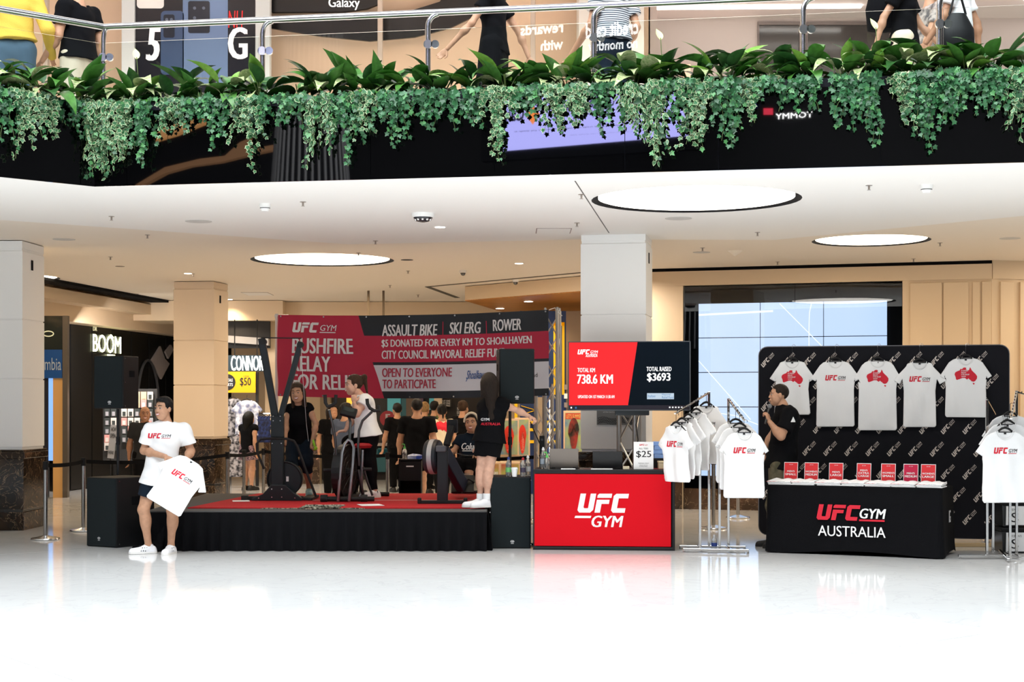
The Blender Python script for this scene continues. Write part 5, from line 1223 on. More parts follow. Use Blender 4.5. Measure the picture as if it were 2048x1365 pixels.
# ---- wide screen on truss stand
SA, SB = Vector((XX(1136,18.55),18.55,0)), Vector((XX(1381,18.35),18.35,0)); sc = PL(SA, SB); SW = sc.L
t = thing('display_screen', 'wide flat screen showing a red and black scoreboard slide', 'screen', SA, sc.rot)
zb_, zt_ = sc.z(1260,822), sc.z(1260,683)
m = MB(); m.box(0,SW,.0,.05,zb_,zt_); m.build('housing', black_plastic, t, 0, bev=.006)
m = MB(); f_ = .014
for b in ((0,SW,zb_,zb_+f_),(0,SW,zt_-f_*.7,zt_),(0,f_*.8,zb_,zt_),(SW-f_*.8,SW,zb_,zt_)): m.box(b[0],b[1],-.004,.002,b[2],b[3])
m.build('bezel', mat('bezel_grey',(.12,.13,.14),.35,metal=.6), t, 0)
e_red = mat('slide_red',(.02,.0,.0),.3,emit=.95,ecol=(1.0,.018,.022)); e_blk = mat('slide_black',(.004,.006,.01),.12,emit=.06,ecol=(.02,.06,.10)); e_wht = mat('slide_white',(.02,.02,.02),.3,emit=1.3,ecol=(1,1,1)); e_ltb = mat('slide_pale',(.02,.02,.02),.3,emit=.9,ecol=(.55,.68,.8)); e_bar = mat('slide_taskbar',(.01,.01,.012),.3,emit=.3,ecol=(.03,.02,.04))
x0,x1,za,zb2 = .012,SW-.012,zb_+.016,zt_-.011; Zs = lambda py: sc.z(1260,py); Us = sc.u
m = MB(); m.mat(0); m.add([(x0,-.001,Zs(811)),(Us(1256),-.001,Zs(811)),(Us(1275),-.001,zb2),(x0,-.001,zb2)],[(0,1,2,3)])
m.mat(1); m.add([(Us(1256),-.001,Zs(811)),(x1,-.001,Zs(811)),(x1,-.001,zb2),(Us(1275),-.001,zb2)],[(0,1,2,3)]); m.mat(2); rect(m,x0,x1,za,Zs(811),-.001)
m.build('picture', [e_red,e_blk,e_bar], t, 0)
m = MB(); SM = [e_wht, e_ltb, mat('slide_blue',(.01,.02,.05),.3,emit=.6,ecol=(.05,.25,.6))]
def pt(s,a,b,c_,d_,bo=.03,sh=0): m_ = MB(); m_.mat(m.m); pxtxt(m_, sc, s, a, b, c_, d_, -.0025, bo, sh); m_.build('slide_text', SM, t, 0)
m.mat(0); logo(m, Us(1155), Us(1196), Zs(709)-.0, Zs(699), -.0025, None, (0,0,0)); pt('AUSTRALIA',1171,1195,710,714.5,.03,.2); pt('TOTAL KM',1155,1190,736.5,745); pt('738.6 KM',1154,1226,749.5,768,.045); pt('UPDATED ON 1ST MARCH 11:30 AM',1156,1229,791,797,.03)
pt('TOTAL RAISED',1293,1343,734,743); pt('$3693',1294,1341,746.5,764.5,.045)
m.mat(1); rect(m, Us(1294), Us(1348), Zs(799), Zs(787), -.002); m.mat(2); pt('Mayoral',1324,1341,788,792,0); pt('Relief Fund',1324,1347,793,797.5,0); pt('Shoalhaven',1295,1311,790,795.5,0,.3)
m.mat(0)
for i in range(6): rect(m, Us(1338+i*6), Us(1341+i*6), Zs(816.5), Zs(814), -.002)
rect(m, Us(1141), Us(1144), Zs(817.5), Zs(814.5), -.002); m.mat(2); rect(m, Us(1150), Us(1153.5), Zs(818), Zs(814.5), -.002)
m.build('slide_marks', SM, t, 0)
truss('heavy aluminium truss column holding the wide screen above the desk', XX(1262,18.78), 18.78, 1.62, .25, 0.25, .030, step=.36)
m = MB(); m.box(-.2,.2,-.12,.12,-.14,.14); o = m.build('screen_bracket', dark_steel, None, 0, bev=.01); o.location = (XX(1262,18.7), 18.56, 1.62); o.dimensions; tag(o, 'dark mounting bracket between the wide screen and its truss', 'bracket'); o.scale = (1,.45,1)
m = MB(); m.tube([P(1277,830,18.6), P(1272,850,18.58), P(1276,880,18.58), P(1270,930,18.6), P(1272,1040,18.55)], .006, 6); o = m.build('power_cable', black_plastic, None); tag(o, 'black cable hanging down the screen truss', 'cable')

# ---- tee shirts
def polydist(X, Z, poly):
    d = np.full(X.shape, 1e9); ins = np.zeros(X.shape, bool); n = len(poly)
    for i in range(n):
        a = poly[i]; b = poly[(i+1)%n]; ex, ez = b[0]-a[0], b[1]-a[1]; wx, wz = X-a[0], Z-a[1]
        tt = np.clip((wx*ex+wz*ez)/(ex*ex+ez*ez+1e-12), 0, 1); d = np.minimum(d, (wx-ex*tt)**2+(wz-ez*tt)**2)
        c1 = (a[1] <= Z) & (b[1] > Z) | (b[1] <= Z) & (a[1] > Z); xi = a[0]+(Z-a[1])/(b[1]-a[1]+1e-12)*ex
        ins ^= c1 & (X < xi)
    return np.where(ins, -np.sqrt(d), np.sqrt(d))
def tee_mesh(hw=.24, L=.70, span=.31, thick=.034, scoop=True, seed=0, vox=.0085, bend=0.0, amp=.006, taper=0.0):
    r = random.Random(seed); j = lambda a: a+(r.random()-.5)*.012
    half = [(.075,-.004),(.14,-.022),(hw*.80,-.058),(span,j(-.215)),(span-.075,j(-.262)),(hw+.004,-.20),(hw-.012,-.34),(hw-.004+taper,-L+.02),(hw-.02+taper,-L)]
    pl_ = half+[(-x, z+(r.random()-.5)*.01) for x, z in half[::-1]]
    lo = V3((-span-.03,-.09,-L-.03)); n = np.ceil((V3((span+.03,.09,.03))-lo)/vox).astype(int)+1
    ax = [lo[i]+vox*np.arange(n[i]) for i in range(3)]; X2, Z2 = np.meshgrid(ax[0], ax[2], indexing='ij')
    d2 = polydist(X2, Z2, pl_)[:,None,:]
    X = ax[0][:,None,None]; Y = ax[1][None,:,None]; Z = ax[2][None,None,:]; p = [r.random()*6 for _ in range(6)]
    depth = np.clip((-Z-.05)/.4, 0, 1)
    fold = amp*(np.sin(X*34+p[0]+Z*6)*depth+.8*np.sin(X*19+p[1]-Z*9)+.6*np.sin(Z*24+X*15+p[2])*np.clip(np.abs(X)/.2,0,1))+bend*X*X
    th = thick*(.62+.38*np.clip(-d2/.09,0,1))
    D = np.maximum(d2, np.abs(Y-fold)-th*.5)
    if scoop:   # scoop the front of the neck so that the back collar shows
        neck = np.sqrt((X/.080)**2+((Z-.0)/.085)**2)-1
        D = np.maximum(D, -np.maximum(neck*.08, (Y-fold)-thick*.0))
    s = SDF(vox); s.D = D.astype(np.float32); s.lo = lo
    return s.nets()
def tee(label, hook, rz, prt=None, grp=None, hanger=True, hook_h=.13, scale=1.0, name='t_shirt', hgl=None, hgrp=None, rx=0, ry=0, **kw):
    """hook: world point of the collar centre"""
    p = tee_mesh(**kw); root = Vector(hook); t = thing(name, label, 'shirt', root, rz, grp); t.rotation_euler = (rx, ry, rz)
    o = link('cloth', np_mesh('cloth', [p], white_tee), t); t.scale = (scale,)*3
    bv = bvh_of([p])
    if prt:
        mb = MB(); prt(mb); print_on(mb, bv, (0,0,0), (0,-1,0), .003); mb.v = [Vector(v) for v in mb.v]; mb.build('print', [print_red, print_black if prt is not p_map else print_white], t, 0)
    if kw.get('scoop', True): m = MB(); m.tube([(.078*math.cos(a*PI/12), -.014-.004*math.sin(a*PI/12), -.086*math.sin(a*PI/12)) for a in range(13)], .0045, 6)
    if kw.get('scoop', True): m.build('collar', mat('rib_white',(.78,.78,.78),.9), t)
    m = MB(); m.box(-.012,.012,-.0035,-.002,-.035,-.018); m.build('neck_label', print_black, t, 0)
    if hanger:
        h = thing('coat_hanger', hgl or 'black hanger inside the '+label, 'hanger', root, rz, hgrp or 'black coat hangers'); h.scale = (scale,)*3
        m = MB(); m.tube([(-.15,.0,-.060),(-.08,0,-.010),(-.03,0,.026),(0,0,.034),(.03,0,.026),(.08,0,-.010),(.15,0,-.060)], [.005,.009,.012,.013,.012,.009,.005], 8); m.tube([(-.08,0,-.012),(.08,0,-.012)], .005, 6); m.build('frame', black_plastic, h)
        m = MB(); hk = hook_h; m.tube([(0,0,.03),(0,0,hk-.045)]+[(.018+.018*math.cos(PI-a*PI/6), 0, hk-.022+.018*math.sin(a*PI/6)) for a in range(0,8)], .0028, 6); m.build('hook', chrome if hook_h > .14 else black_plastic, h)
    return t
def p_logo(mb): logo(mb, -.118, .118, -.235, -.170)
def p_map(mb): ausmap(mb, -.125, .125, -.30, -.11)
# five on the black backdrop
BDA, BDB = Vector((XX(1518,18.75),18.75,0)), Vector((XX(2018,18.1),18.1,0)); bd = PL(BDA, BDB); BW = bd.L
t = thing('backdrop_panel', 'black display panel patterned with slanted pale block marks behind the tables', 'panel', BDA, bd.rot)
zb_, zt_ = .06, 2.29
m = MB(); m.prism(rrect(0, BW, zb_, zt_, .10), -.0, .035, 'y'); m.build('panel', mat('panel_black',(.010,.010,.013),.9,bump=.1,scale=200,spec=.15), t, 30, fix=True)
m = MB(); m.prism(rrect(-.012, BW+.012, zb_-.01, zt_+.012, .11), .036, .055, 'y'); m.build('edge_frame', mat('edge_grey',(.25,.25,.26),.4,metal=.6), t, 30, fix=True)
m = MB()
for row in range(-1, 10):
    for k in range(-1, 14):
        cx = .10+k*.243+(row%2)*.122+.0*row; cz = 2.14-row*.262
        a = math.radians(50); co, si = math.cos(a), math.sin(a); ww, hh = .205, .050
        pts = [(cx+co*u-si*v, cz+si*u+co*v) for u in (-ww/2, ww/2) for v in (-hh/2, hh/2)]
        if min(p[0] for p in pts) < .012 or max(p[0] for p in pts) > BW-.012 or min(p[1] for p in pts) < zb_+.012 or max(p[1] for p in pts) > zt_-.012: continue
        m.M = Matrix.Translation((cx,-.0015,cz)) @ Matrix.Rotation(-a,4,'Y'); logo(m, -ww/2, ww/2, -hh/2, hh/2, 0, None, (0,0,0))
m.M = None; m.build('printed_pattern', mat('pattern_cream',(.62,.55,.50),.8), t, 0, kind='stuff')
for x in (.25, BW-.25):
    m = MB(); m.box(x-.03,x+.03,-.25,.35,0,.03); m.box(x-.02,x+.02,.01,.03,0,.08); m.build('foot', alu, t, 0)
specs = [(1585,722,'small white tee with red map print, hung behind the microphone man',p_map,dict(hw=.20,L=.64,span=.265,taper=.015),1),
 (1671,722,'white tee with red and black chest mark, hung second from the microphone man',p_logo,dict(hw=.225,L=.775,span=.285,seed=2),1),
 (1755,721,'longest white tee with red map print at the middle of the black panel',p_map,dict(hw=.225,L=.82,span=.27,seed=3),1),
 (1839,724,'white tee with partly folded chest mark, hung between the two map prints',p_logo,dict(hw=.19,L=.76,span=.30,seed=4,amp=.010),1),
 (1931,716,'white tee with red map print near the rounded right corner of the panel',p_map,dict(hw=.235,L=.69,span=.29,seed=5),1)]
for px, py, l, pr, kw, s_ in specs:
    u = bd.u(px); z = bd.z(px, py); tee(l, bd.M(u, z, -.055), bd.rot, pr, 'tees on the black panel', hook_h=zt_+.03-z, hgl='black hanger with chrome hook holding the '+l.split(',')[0].split(' at ')[0].split(' near ')[0], hgrp='hangers on the black panel', **kw)
# ---- racks
def rack(label, root, posts, arms, rz=0):
    """posts: list of (x, y, h); arms: list of (post index, end x, end y, end z)"""
    t = thing('clothes_rack', label, 'rack', root, rz); sq = .026
    for (x, y, h) in posts:
        m = MB(); m.box(x-sq/2,x+sq/2,y-sq/2,y+sq/2,.03,h); p = m.build('post', chrome, t, 0, bev=.003)
        m = MB()
        for k in range(int((h-.3)/.3)): m.cyl((x,y-sq/2-.001,.5+k*.1),(x,y-sq/2,.5+k*.1), .004, seg=6)
    for i, (pi, ex, ey, ez) in enumerate(arms):
        x, y, h = posts[pi]; a = Vector((x,y,h-.01)); b = Vector((ex,ey,ez)); m = MB(); m.bar(a, b, .024, .012); ar = m.build('arm', chrome, t, 0)
        m = MB()
        for k in range(8): c = a.lerp(b, .12+.115*k); m.cyl(c, c+Vector((0,0,.022)), .006, seg=8)
        m.build('arm_studs', chrome, ar)
    return t
def rackbase(t, bars, feet):
    m = MB()
    for a, b in bars: m.bar((a[0],a[1],.03),(b[0],b[1],.03), .026, .026)
    o = m.build('base_bar', chrome, t, 0, bev=.003)
    for f in feet: m = MB(); m.cyl((f[0],f[1],0),(f[0],f[1],.02), .014, seg=10); m.build('levelling_foot', steel, o)
R1 = Vector((XX(1429,17.3),17.3,0)); q = lambda px, py, D: (P(px,py,D)-R1)
posts = [(q(1400,0,17.15).x,-.15,1.10),(q(1418,0,17.45).x,.15,ZY(784,17.45)),(q(1439,0,17.2).x,-.10,1.20),(q(1457,0,17.45).x,.15,ZY(797,17.45))]
a1 = q(1350,828,16.85); a2 = q(1489,842,16.85)
t = rack('chrome four-way rack of white tees between the red desk and the microphone man', R1, posts, [(1,a1.x,a1.y,a1.z),(3,a2.x,a2.y,a2.z)])
rackbase(t, [((-.36,-.15),(.33,-.32)),((-.36,.22),(.36,.12)),((-.16,-.22),(-.16,.22)),((.15,-.26),(.15,.2))], [(-.35,-.15),(.32,-.31),(-.35,.21),(.35,.13)])
A = Vector(P(1418,784,17.45)); B = Vector(P(1350,828,16.85)); dv = B-A; rz1 = math.radians(-50)
ls = ['white tee facing the red desk at the outer end of the rack arm','second white tee on the arm beside the red desk','white tee with a red map showing at its edge, mid arm','white tee with hanging swing tag on the arm beside the desk','white tee at the inner end of the arm beside the desk']
for i, (tt, hz) in enumerate(((.97,852),(.80,845),(.62,836),(.38,826),(.08,812))):
    c = A+dv*tt; z = c.z-.13; tee(ls[i], (c.x,c.y,z), rz1+(.0,.05,-.04,.10,.35)[i], [p_logo,None,p_map,None,p_logo][i], 'tees on the rack by the desk', hook_h=.135, hw=.19, L=.61+.01*i, span=.265, seed=10+i, amp=.012, hgrp='hangers on the rack by the desk', hgl='black hanger in the '+ls[i].split(' with ')[0].split(' facing ')[0]+['',', outermost','',', by the swing tag',''][i] if 0 else 'black hanger, '+['outermost','second','middle','fourth','innermost'][i]+' on the arm beside the red desk')
m = MB(); c = P(1405,889,17.2); m.box(-.014,.014,-.002,0,-.06,.0); m.box(-.014,.014,-.0025,-.002,-.05,-.04); m.tube([(0,0,0),(0,.0,.05)], .001, 4); o = m.build('swing_tag', black_plastic, None, 0); o.location = c; tag(o, 'dark swing tag hanging from a tee on the rack by the desk', 'tag')
A = Vector(P(1457,797,17.45)); B = Vector(P(1489,842,16.85)); dv = B-A
for i, tt in enumerate((1.0,.78,.60)):
    c = A+dv*tt; l = ['front white tee with chest mark, left of the microphone man','middle white tee behind the front one left of the microphone man','rearmost white tee of the three left of the microphone man'][i]
    tee(l, (c.x-.01*i-.005,c.y,c.z-.115), .03+.04*i, p_logo if i == 0 else None, 'tees on the rack by the microphone man', hw=.225, L=.715-.03*i, span=.27, seed=20+i, amp=.005, hgrp='hangers by the microphone man', hgl='black hanger, '+['frontmost','middle','rearmost'][i]+' of the three left of the microphone man')
R2 = Vector((XX(2003,16.55),16.55,0)); q = lambda px, py, D: (P(px,py,D)-R2)
posts = [(q(1974,0,16.4).x,-.15,ZY(800,16.4)),(q(1983,0,16.8).x,.2,1.25),(q(2020,0,16.35).x,-.20,1.2),(q(2030,0,16.7).x,.1,ZY(782,16.7))]
a1 = q(2022,838,16.15); a2 = q(2120,815,16.9)
t = rack('chrome rack of white tees at the right edge in front of the black panel', R2, posts, [(3,a1.x,a1.y,a1.z),(3,a2.x,a2.y,a2.z),(0,q(1998,835,16.9).x,.5,1.5)])
rackbase(t, [((-.50,-.16),(.45,-.10)),((-.10,-.55),(.12,.45)),((.10,-.30),(.10,.2))], [(-.48,-.16),(.44,-.1),(-.09,-.5),(.11,.42)])
A = Vector(P(2030,784,16.7)); B = Vector(P(2012,840,16.15)); dv = B-A
for i, tt in enumerate((1.0,.74,.45)):
    c = A+dv*tt; l = ['front white tee with chest mark at the right edge rack','middle white tee of the three at the right edge rack','rearmost white tee of the three at the right edge rack'][i]
    tee(l, (c.x-.01,c.y,c.z-.115), -.04+.03*i, p_logo if i == 0 else None, 'tees on the right edge rack', hw=.235, L=.735-.02*i, span=.30, seed=30+i, amp=.006, hgrp='hangers on the right edge rack', hgl='black hanger, '+['frontmost','middle','rearmost'][i]+' of the three at the right edge')
# flung tee
fl = tee('white tee flung in the hands of the smiling man', P(368,922,16.74), .12, p_logo, None, hanger=False, hw=.21, L=.58, span=.30, seed=44, amp=.022, thick=.032, bend=.5, scoop=False, rx=-.12, ry=.55)
fl.location = P(385,921,16.60)
# ---- table with cloth
TA, TB = Vector((XX(1533,17.12),17.12,0)), Vector((XX(1884,16.34),16.34,0)); tb = PL(TA, TB); TW = tb.L; TD = .74; TH = .735
t = thing('table', 'long table under a fitted black cloth printed with red and white lettering', 'table', TA, tb.rot)
m = MB(); per = []; N = 240; tot = 2*(TW+TD); rs = random.Random(3)
ctr = Vector((TW/2,TD/2))
base = rrect(0,TW,0,TD,.05,6); bl = []
for i in range(len(base)):
    a = Vector(base[i]); b = Vector(base[(i+1)%len(base)]); k = max(1,int((b-a).length/.03)); bl += [a.lerp(b, j/k) for j in range(k)]
n = len(bl); nr = []
for i in range(n): d = (bl[(i+1)%n]-bl[i-1]).normalized(); nr.append(Vector((d.y,-d.x)))
vs = []; lv = ((TH,-.02),(TH-.004,-.006),(TH-.015,0),(TH*.75,.004),(TH*.4,.006),(.12,.010),(.012,.018))
for j, (z, o_) in enumerate(lv):
    for i in range(n):
        amp = max(0,(TH-z))/TH*.011; k = o_+amp*(math.sin(i*.21)+math.sin(i*.13+1)*.8)
        x, y = bl[i]+nr[i]*k
        zz = z+(.018*(1+math.sin(i*.11)) if j == 6 else 0)
        vs.append((x, y, zz))
m.add(vs, [(j*n+i, j*n+(i+1)%n, (j+1)*n+(i+1)%n, (j+1)*n+i) for j in range(len(lv)-1) for i in range(n)]+[tuple(range(n))[::-1]])
cl = m.build('tablecloth', black_cloth, t, 60, fix=True)
m = MB(); zz = lambda py, px=1700: tb.z(px, py)
m.mat(0); ufc(m, tb.u(1634), tb.u(1722), zz(1041,1680), zz(1010,1680), -.022, None, .2); m.mat(1); txt(m, 'GYM', tb.u(1720), tb.u(1773), zz(1038,1745), zz(1018,1745), -.022, .035, .2); m.mat(0); rect(m, tb.u(1719), tb.u(1770), zz(1043.5,1745), zz(1040,1745), -.022)
m.mat(1); txt(m, 'AUSTRALIA', tb.u(1637), tb.u(1772), zz(1074,1700), zz(1053,1700), -.022, .008, .0)
m.build('lettering', [print_red, print_white], t, 0)
m = MB(); m.M = Matrix.Translation((TW+.022,.30,.36)) @ Matrix.Rotation(PI/2,4,'Z'); txt(m, 'IG', 0,.10,0,.13,0,.02); m.build('side_print', print_white, t, 0)
for x in (.12, TW-.12):
    for y in (.08, TD-.08): m = MB(); m.cyl((x,y,0),(x,y,TH-.03), .014, seg=8); m.build('leg', steel, t)
# folded tees in a row
fx = [(1578,.27),(1634,.25),(1690,.24),(1742,.2),(1778,.25),(1822,.27),(1852,.26)]
xx = .03; k = 0; red_frag = []
widths = [.255,.25,.265,.25,.265,.25,.255]
for i, w_ in enumerate(widths):
    x0 = .01+i*.265; rs = random.Random(i)
    for lay in range(3):
        m = MB(); h = .011; z0 = TH+.002+lay*.0135; N = 10; vs = []
        a = rs.random()*.02
        for yy in (0,1):
            for s_ in range(N+1):
                x = x0+w_*s_/N+a; vs.append((x, .015+yy*.30+a*.3, z0)); 
        prof = [(0,z0),(-.006,z0+h*.5),(0,z0+h)]
        m = MB(); nx = 10; vs = []
        ring = [(.02,z0),(.012,z0+h*.5),(.02,z0+h),(.32,z0+h*(1.0 if lay < 2 else 2.4)),(.335,z0+h*.5),(.32,z0)]
        for s_ in range(nx+1):
            for (y, z) in ring: vs.append((x0+w_*s_/nx+a-.01, y+rs.random()*.004, z+(rs.random()*.004+ .006*math.sin(s_*1.3+i) if (lay == 2 and z > z0+h*.9) else 0)))
        nr_ = len(ring)
        m.add(vs, [(s_*nr_+r_, s_*nr_+(r_+1)%nr_, (s_+1)*nr_+(r_+1)%nr_, (s_+1)*nr_+r_) for s_ in range(nx) for r_ in range(nr_)]+[tuple(range(nr_))[::-1], tuple(nx*nr_+r_ for r_ in range(nr_))])
        o = m.build('folded_t_shirt', white_tee, None, 50, fix=True); o.location = TA; o.rotation_euler = (0,0,tb.rot)
        nm = ["MEN'S SMALL","WOMEN'S MEDIUM","MEN'S LARGE","MEN'S EXTRA LARGE","WOMEN'S SMALL","MEN'S MEDIUM","WOMEN'S LARGE"][i]
        tag(o, "folded white tee, "+['lowest','middle','topmost'][lay]+" in the pile before the "+nm.lower()+" sign", 'shirt', 'folded tees along the table')
        if lay == 2:
            m = MB(); m.M = Matrix.Translation((0,0,z0+h+.007)) @ Matrix.Rotation(-PI/2+.04,4,'X'); m.mat(0); ufc(m, x0+.02, x0+.13, -.13, -.07, 0); m.mat(1); txt(m,'GYM', x0+.14, x0+.22, -.12, -.09, 0, .02, .2, None, 2); m.build('print', [print_red, print_black], o, 0)
for i, (px, s1_, s2_, s3_, yb) in enumerate(((1581,"MEN'S",'SMALL',None,964),(1622,"WOMEN'S",'MEDIUM',None,965),(1671.5,"MEN'S",'LARGE',None,966),(1727,"MEN'S",'EXTRA','LARGE',969),(1776,"WOMEN'S",'SMALL',None,968),(1821,"MEN'S",'MEDIUM',None,970),(1856,"WOMEN'S",'LARGE',None,971))):
    y_ = .36; h_ = .235; w_ = .155; PLs = PL(TA+Vector((-tb.d.y,tb.d.x,0))*y_, TB+Vector((-tb.d.y,tb.d.x,0))*y_); u = PLs.u(px)
    l = (s1_+' '+s2_+(' '+s3_ if s3_ else '')).lower()
    t = thing('size_sign', 'red '+l+' size card standing among the folded tees', 'sign', PLs.M(u, TH+.002, 0), tb.rot+(.02*((i*7)%3-1)), 'red size cards')
    m = MB(); m.M = Matrix.Rotation(-.12,4,'X'); m.box(-w_/2,w_/2,0,.004,0,h_); m.build('card', print_white, t, 0)
    m = MB(); m.M = Matrix.Rotation(-.12,4,'X'); rect(m,-w_/2+.005,w_/2-.005,.004,h_-.006,-.001); m.build('red_face', mat('card_red',(.66,.03,.035) if i != 5 else (.5,.01,.05),.35) if i != 5 else mat('card_crimson',(.5,.01,.05),.35), t, 0)
    m = MB(); m.M = Matrix.Rotation(-.12,4,'X'); 
    if s3_: txt(m,s1_,-.040,.040,.150,.168,-.002,.03); txt(m,s2_,-.058,.058,.118,.140,-.002,.03); txt(m,s3_,-.058,.058,.086,.108,-.002,.03)
    else: txt(m,s1_,-.042 if len(s1_)<6 else -.066,.042 if len(s1_)<6 else .066,.125,.145,-.002,.03); txt(m,s2_,-.062,.062,.090,.113,-.002,.035)
    txt(m,'UFC GYM',-.02,.02,.205,.213,-.002,.03); m.build('lettering', print_white, t, 0)
    m = MB(); m.box(-.03,.03,.0,.07,0,.004); m.build('foot', clear_pl, t, 0)
# microphone in his hand
mc = Vector(P(1533,818,17.55)); t = thing('microphone', 'black handheld microphone with grey mesh head held at the mouth', 'microphone', P(1534,834,17.52))
rt = Vector(P(1534,834,17.52)); d = (Vector(P(1541,806,17.58))-rt)
m = MB(); m.tube([-d*.5, d*.0, d*.55], [.012,.014,.018], 12); m.build('body', mat('mic_black',(.01,.01,.01),.3), t)
m = MB(); c = d*.75; m.M = Matrix.Translation(c); m.lathe([(.006,-.028),(.022,-.018),(.027,0),(.022,.018),(.006,.028)], seg=14); m.build('mesh_head', mat('mic_mesh',(.30,.30,.31),.5,metal=.6,bump=.8,scale=600), t, 60)
# storage boxes at the right
for i, (px, py0, py1, l1, D) in enumerate(((2030,1008,1055,"MEN'S",17.0),(2030,1060,1112,"WOMEN'S",17.0),(2086,1008,1055,"WOMEN'S",17.0),(2086,1060,1112,"MEN'S",17.0))):
    x = XX(px, D); z0 = (0.0, .285)[1 if i in (0,2) else 0]
    t = thing('storage_box', 'black lidded storage crate labelled '+l1.lower()+' S, '+('upper' if i in (0,2) else 'lower')+(' one of the near pair' if i < 2 else ' one at the frame edge'), 'box', (x,D,z0+.001), 0, 'black storage crates')
    m = MB(); m.add([(-.125,0.015,0),(.125,.015,0),(.125,.335,0),(-.125,.335,0),(-.14,0,.235),(.14,0,.235),(.14,.35,.235),(-.14,.35,.235)], [(3,2,1,0),(4,5,6,7),(0,1,5,4),(1,2,6,5),(2,3,7,6),(3,0,4,7)]); m.build('tub', mat('tub_black',(.012,.013,.014),.25), t, 0, bev=.01)
    m = MB(); m.box(-.148,.148,-.008,.36,.235,.275); m.build('lid', black_plastic, t, 0, bev=.01)
    m = MB(); m.M = Matrix.Rotation(.06,4,'X'); m.box(-.10,.10,-.004,-.002,.02,.225); m.build('label_sheet', paper, t, 0)
    m = MB(); m.M = Matrix.Rotation(.06,4,'X'); txt(m,l1,-.065,.065 if i%3 else .03,.175,.20,-.0045,0); txt(m,'S',-.045,.035,.05,.155,-.0045,0); m.build('lettering', print_black, t, 0)
bottle(P(1432,0,17.25)*0+Vector((XX(1432,17.3),17.45,0.0)), 'clear water bottle standing on the floor among the rack legs', 'drink bottles', white_cap, blue_cap, .165)
# floor timber behind the table (panel feet and pallets)
m = MB(); m.box(0,1.0,0,.08,.03,.07); o = m.build('timber_batten', mat('batten',(.55,.40,.22),.6), None, 0, bev=.004); o.location = (XX(1905,17.75),17.75,0); m = MB(); 
tag(o, 'pale timber batten on the floor under the black panel', 'batten'); o.location.z = -.03+.001
# ---- stanchions and belts
def stanchion(px, D, label, h=.93, r=.026):
    t = thing('stanchion', label, 'post', (XX(px,D), D, 0), 0, 'queue posts')
    m = MB(); m.lathe([(.165,0),(.17,.008),(.165,.02),(.10,.032),(.05,.045),(.03,.05)], seg=32); m.build('base', steel, t, 40)
    m = MB(); m.cyl((0,0,.045),(0,0,h-.10), r, seg=16); m.build('tube', steel, t)
    m = MB(); m.cyl((0,0,h-.10),(0,0,h), r+.006, seg=16); m.build('belt_head', black_plastic, t)
    return Vector((XX(px,D), D, h-.045))
def belt(a, b, label, sag=.03):
    m = MB(); pts = []; n = 8; vs = []; d = (b-a).normalized(); nrm = Vector((d.y,-d.x,0))*.002
    for i in range(n+1):
        t_ = i/n; p = a.lerp(b, t_)-Vector((0,0,sag*4*t_*(1-t_)))
        vs += [p+nrm+Vector((0,0,-.024)), p+nrm+Vector((0,0,.024)), p-nrm+Vector((0,0,.024)), p-nrm+Vector((0,0,-.024))]
    m.add(vs, [(i*4+k, i*4+(k+1)%4, (i+1)*4+(k+1)%4, (i+1)*4+k) for i in range(n) for k in range(4)]); o = m.build('belt', black_cloth, None, 0); tag(o, label, 'belt')
e1 = Vector((.03,0,0))
sA = stanchion(91,18.75,'steel queue post nearest the left pillar'); sB = stanchion(167,20.0,'steel queue post between the left pillar and the floor speaker')
sC = stanchion(455,22.6,'steel queue post left of the pull machine, at the cream pillar'); sD = stanchion(488,23.6,'steel queue post left of the pull machine, before the clothes shop'); sE = stanchion(527,24.4,'steel queue post just left of the pull machine mast')
sF = stanchion(1427,20.4,'steel queue post behind the tee rack beside the desk'); sG = stanchion(1476,22.3,'steel queue post behind the tees left of the microphone man'); sH = stanchion(775,22.4,'steel queue post behind the exercise bike'); sI = stanchion(1085,21.9,'steel queue post behind the left end of the red desk')
belt(sA,sB,'black belt between the two queue posts by the left pillar',.02); belt(sB,sC+Vector((0,-.03,0)),'black belt running behind the man in the white tee',.05); belt(sC,sE,'black belt before the clothes shop',.03); belt(sE,sH,'black belt behind the exercise machines',.05); belt(sH,sI,'black belt behind the rower and black cabinet',.05); belt(sI,sF,'black belt behind the red desk',.05); belt(sF,sG,'black belt behind the tee rack',.02)
# ============================================================ PLANTS ON THE BALCONY
g_dark = mat('leaf_dark', (.022,.085,.018), .38, var=.35, vscale=9); g_mid = mat('leaf_mid', (.06,.19,.03), .38, var=.3, vscale=9); g_lite = mat('leaf_light', (.18,.36,.05), .42, var=.25, vscale=9); g_pale = mat('leaf_pale', (.50,.50,.28), .5, col2=(.18,.28,.09), vscale=14, stretch=(1,5,1))
i_dark = mat('ivy_dark', (.012,.065,.02), .45, var=.3, vscale=14); i_mid = mat('ivy_mid', (.03,.13,.045), .45, var=.3, vscale=14); i_lite = mat('ivy_light', (.07,.23,.07), .45, var=.3, vscale=14); i_cream = mat('ivy_cream', (.36,.44,.24), .5); stem_m = mat('stem', (.10,.14,.04), .6)
def lily_leaf(curl, mt, wd=.17):
    m = MB(); n = 7; vs = []
    for i in range(n+1):
        t_ = i/n; w_ = wd*math.sin(PI*min(1,t_*1.02)**.8)*(1-.25*t_)+(.012 if i < 2 else 0); a = curl*t_
        y = math.sin(a)/max(curl,.01); z = (math.cos(a)-1)/max(curl,.01)      # arc bending down
        if i == n: w_ = 0.002
        vs += [(-w_, y, z+.05*w_/wd), (0, y, z-.03*w_/wd), (w_, y, z+.05*w_/wd)]
    m.add(vs, [(i*3+k, i*3+k+1, i*3+k+4, i*3+k+3) for i in range(n) for k in (0,1)]); return m.mesh('leaf', mt, 180)
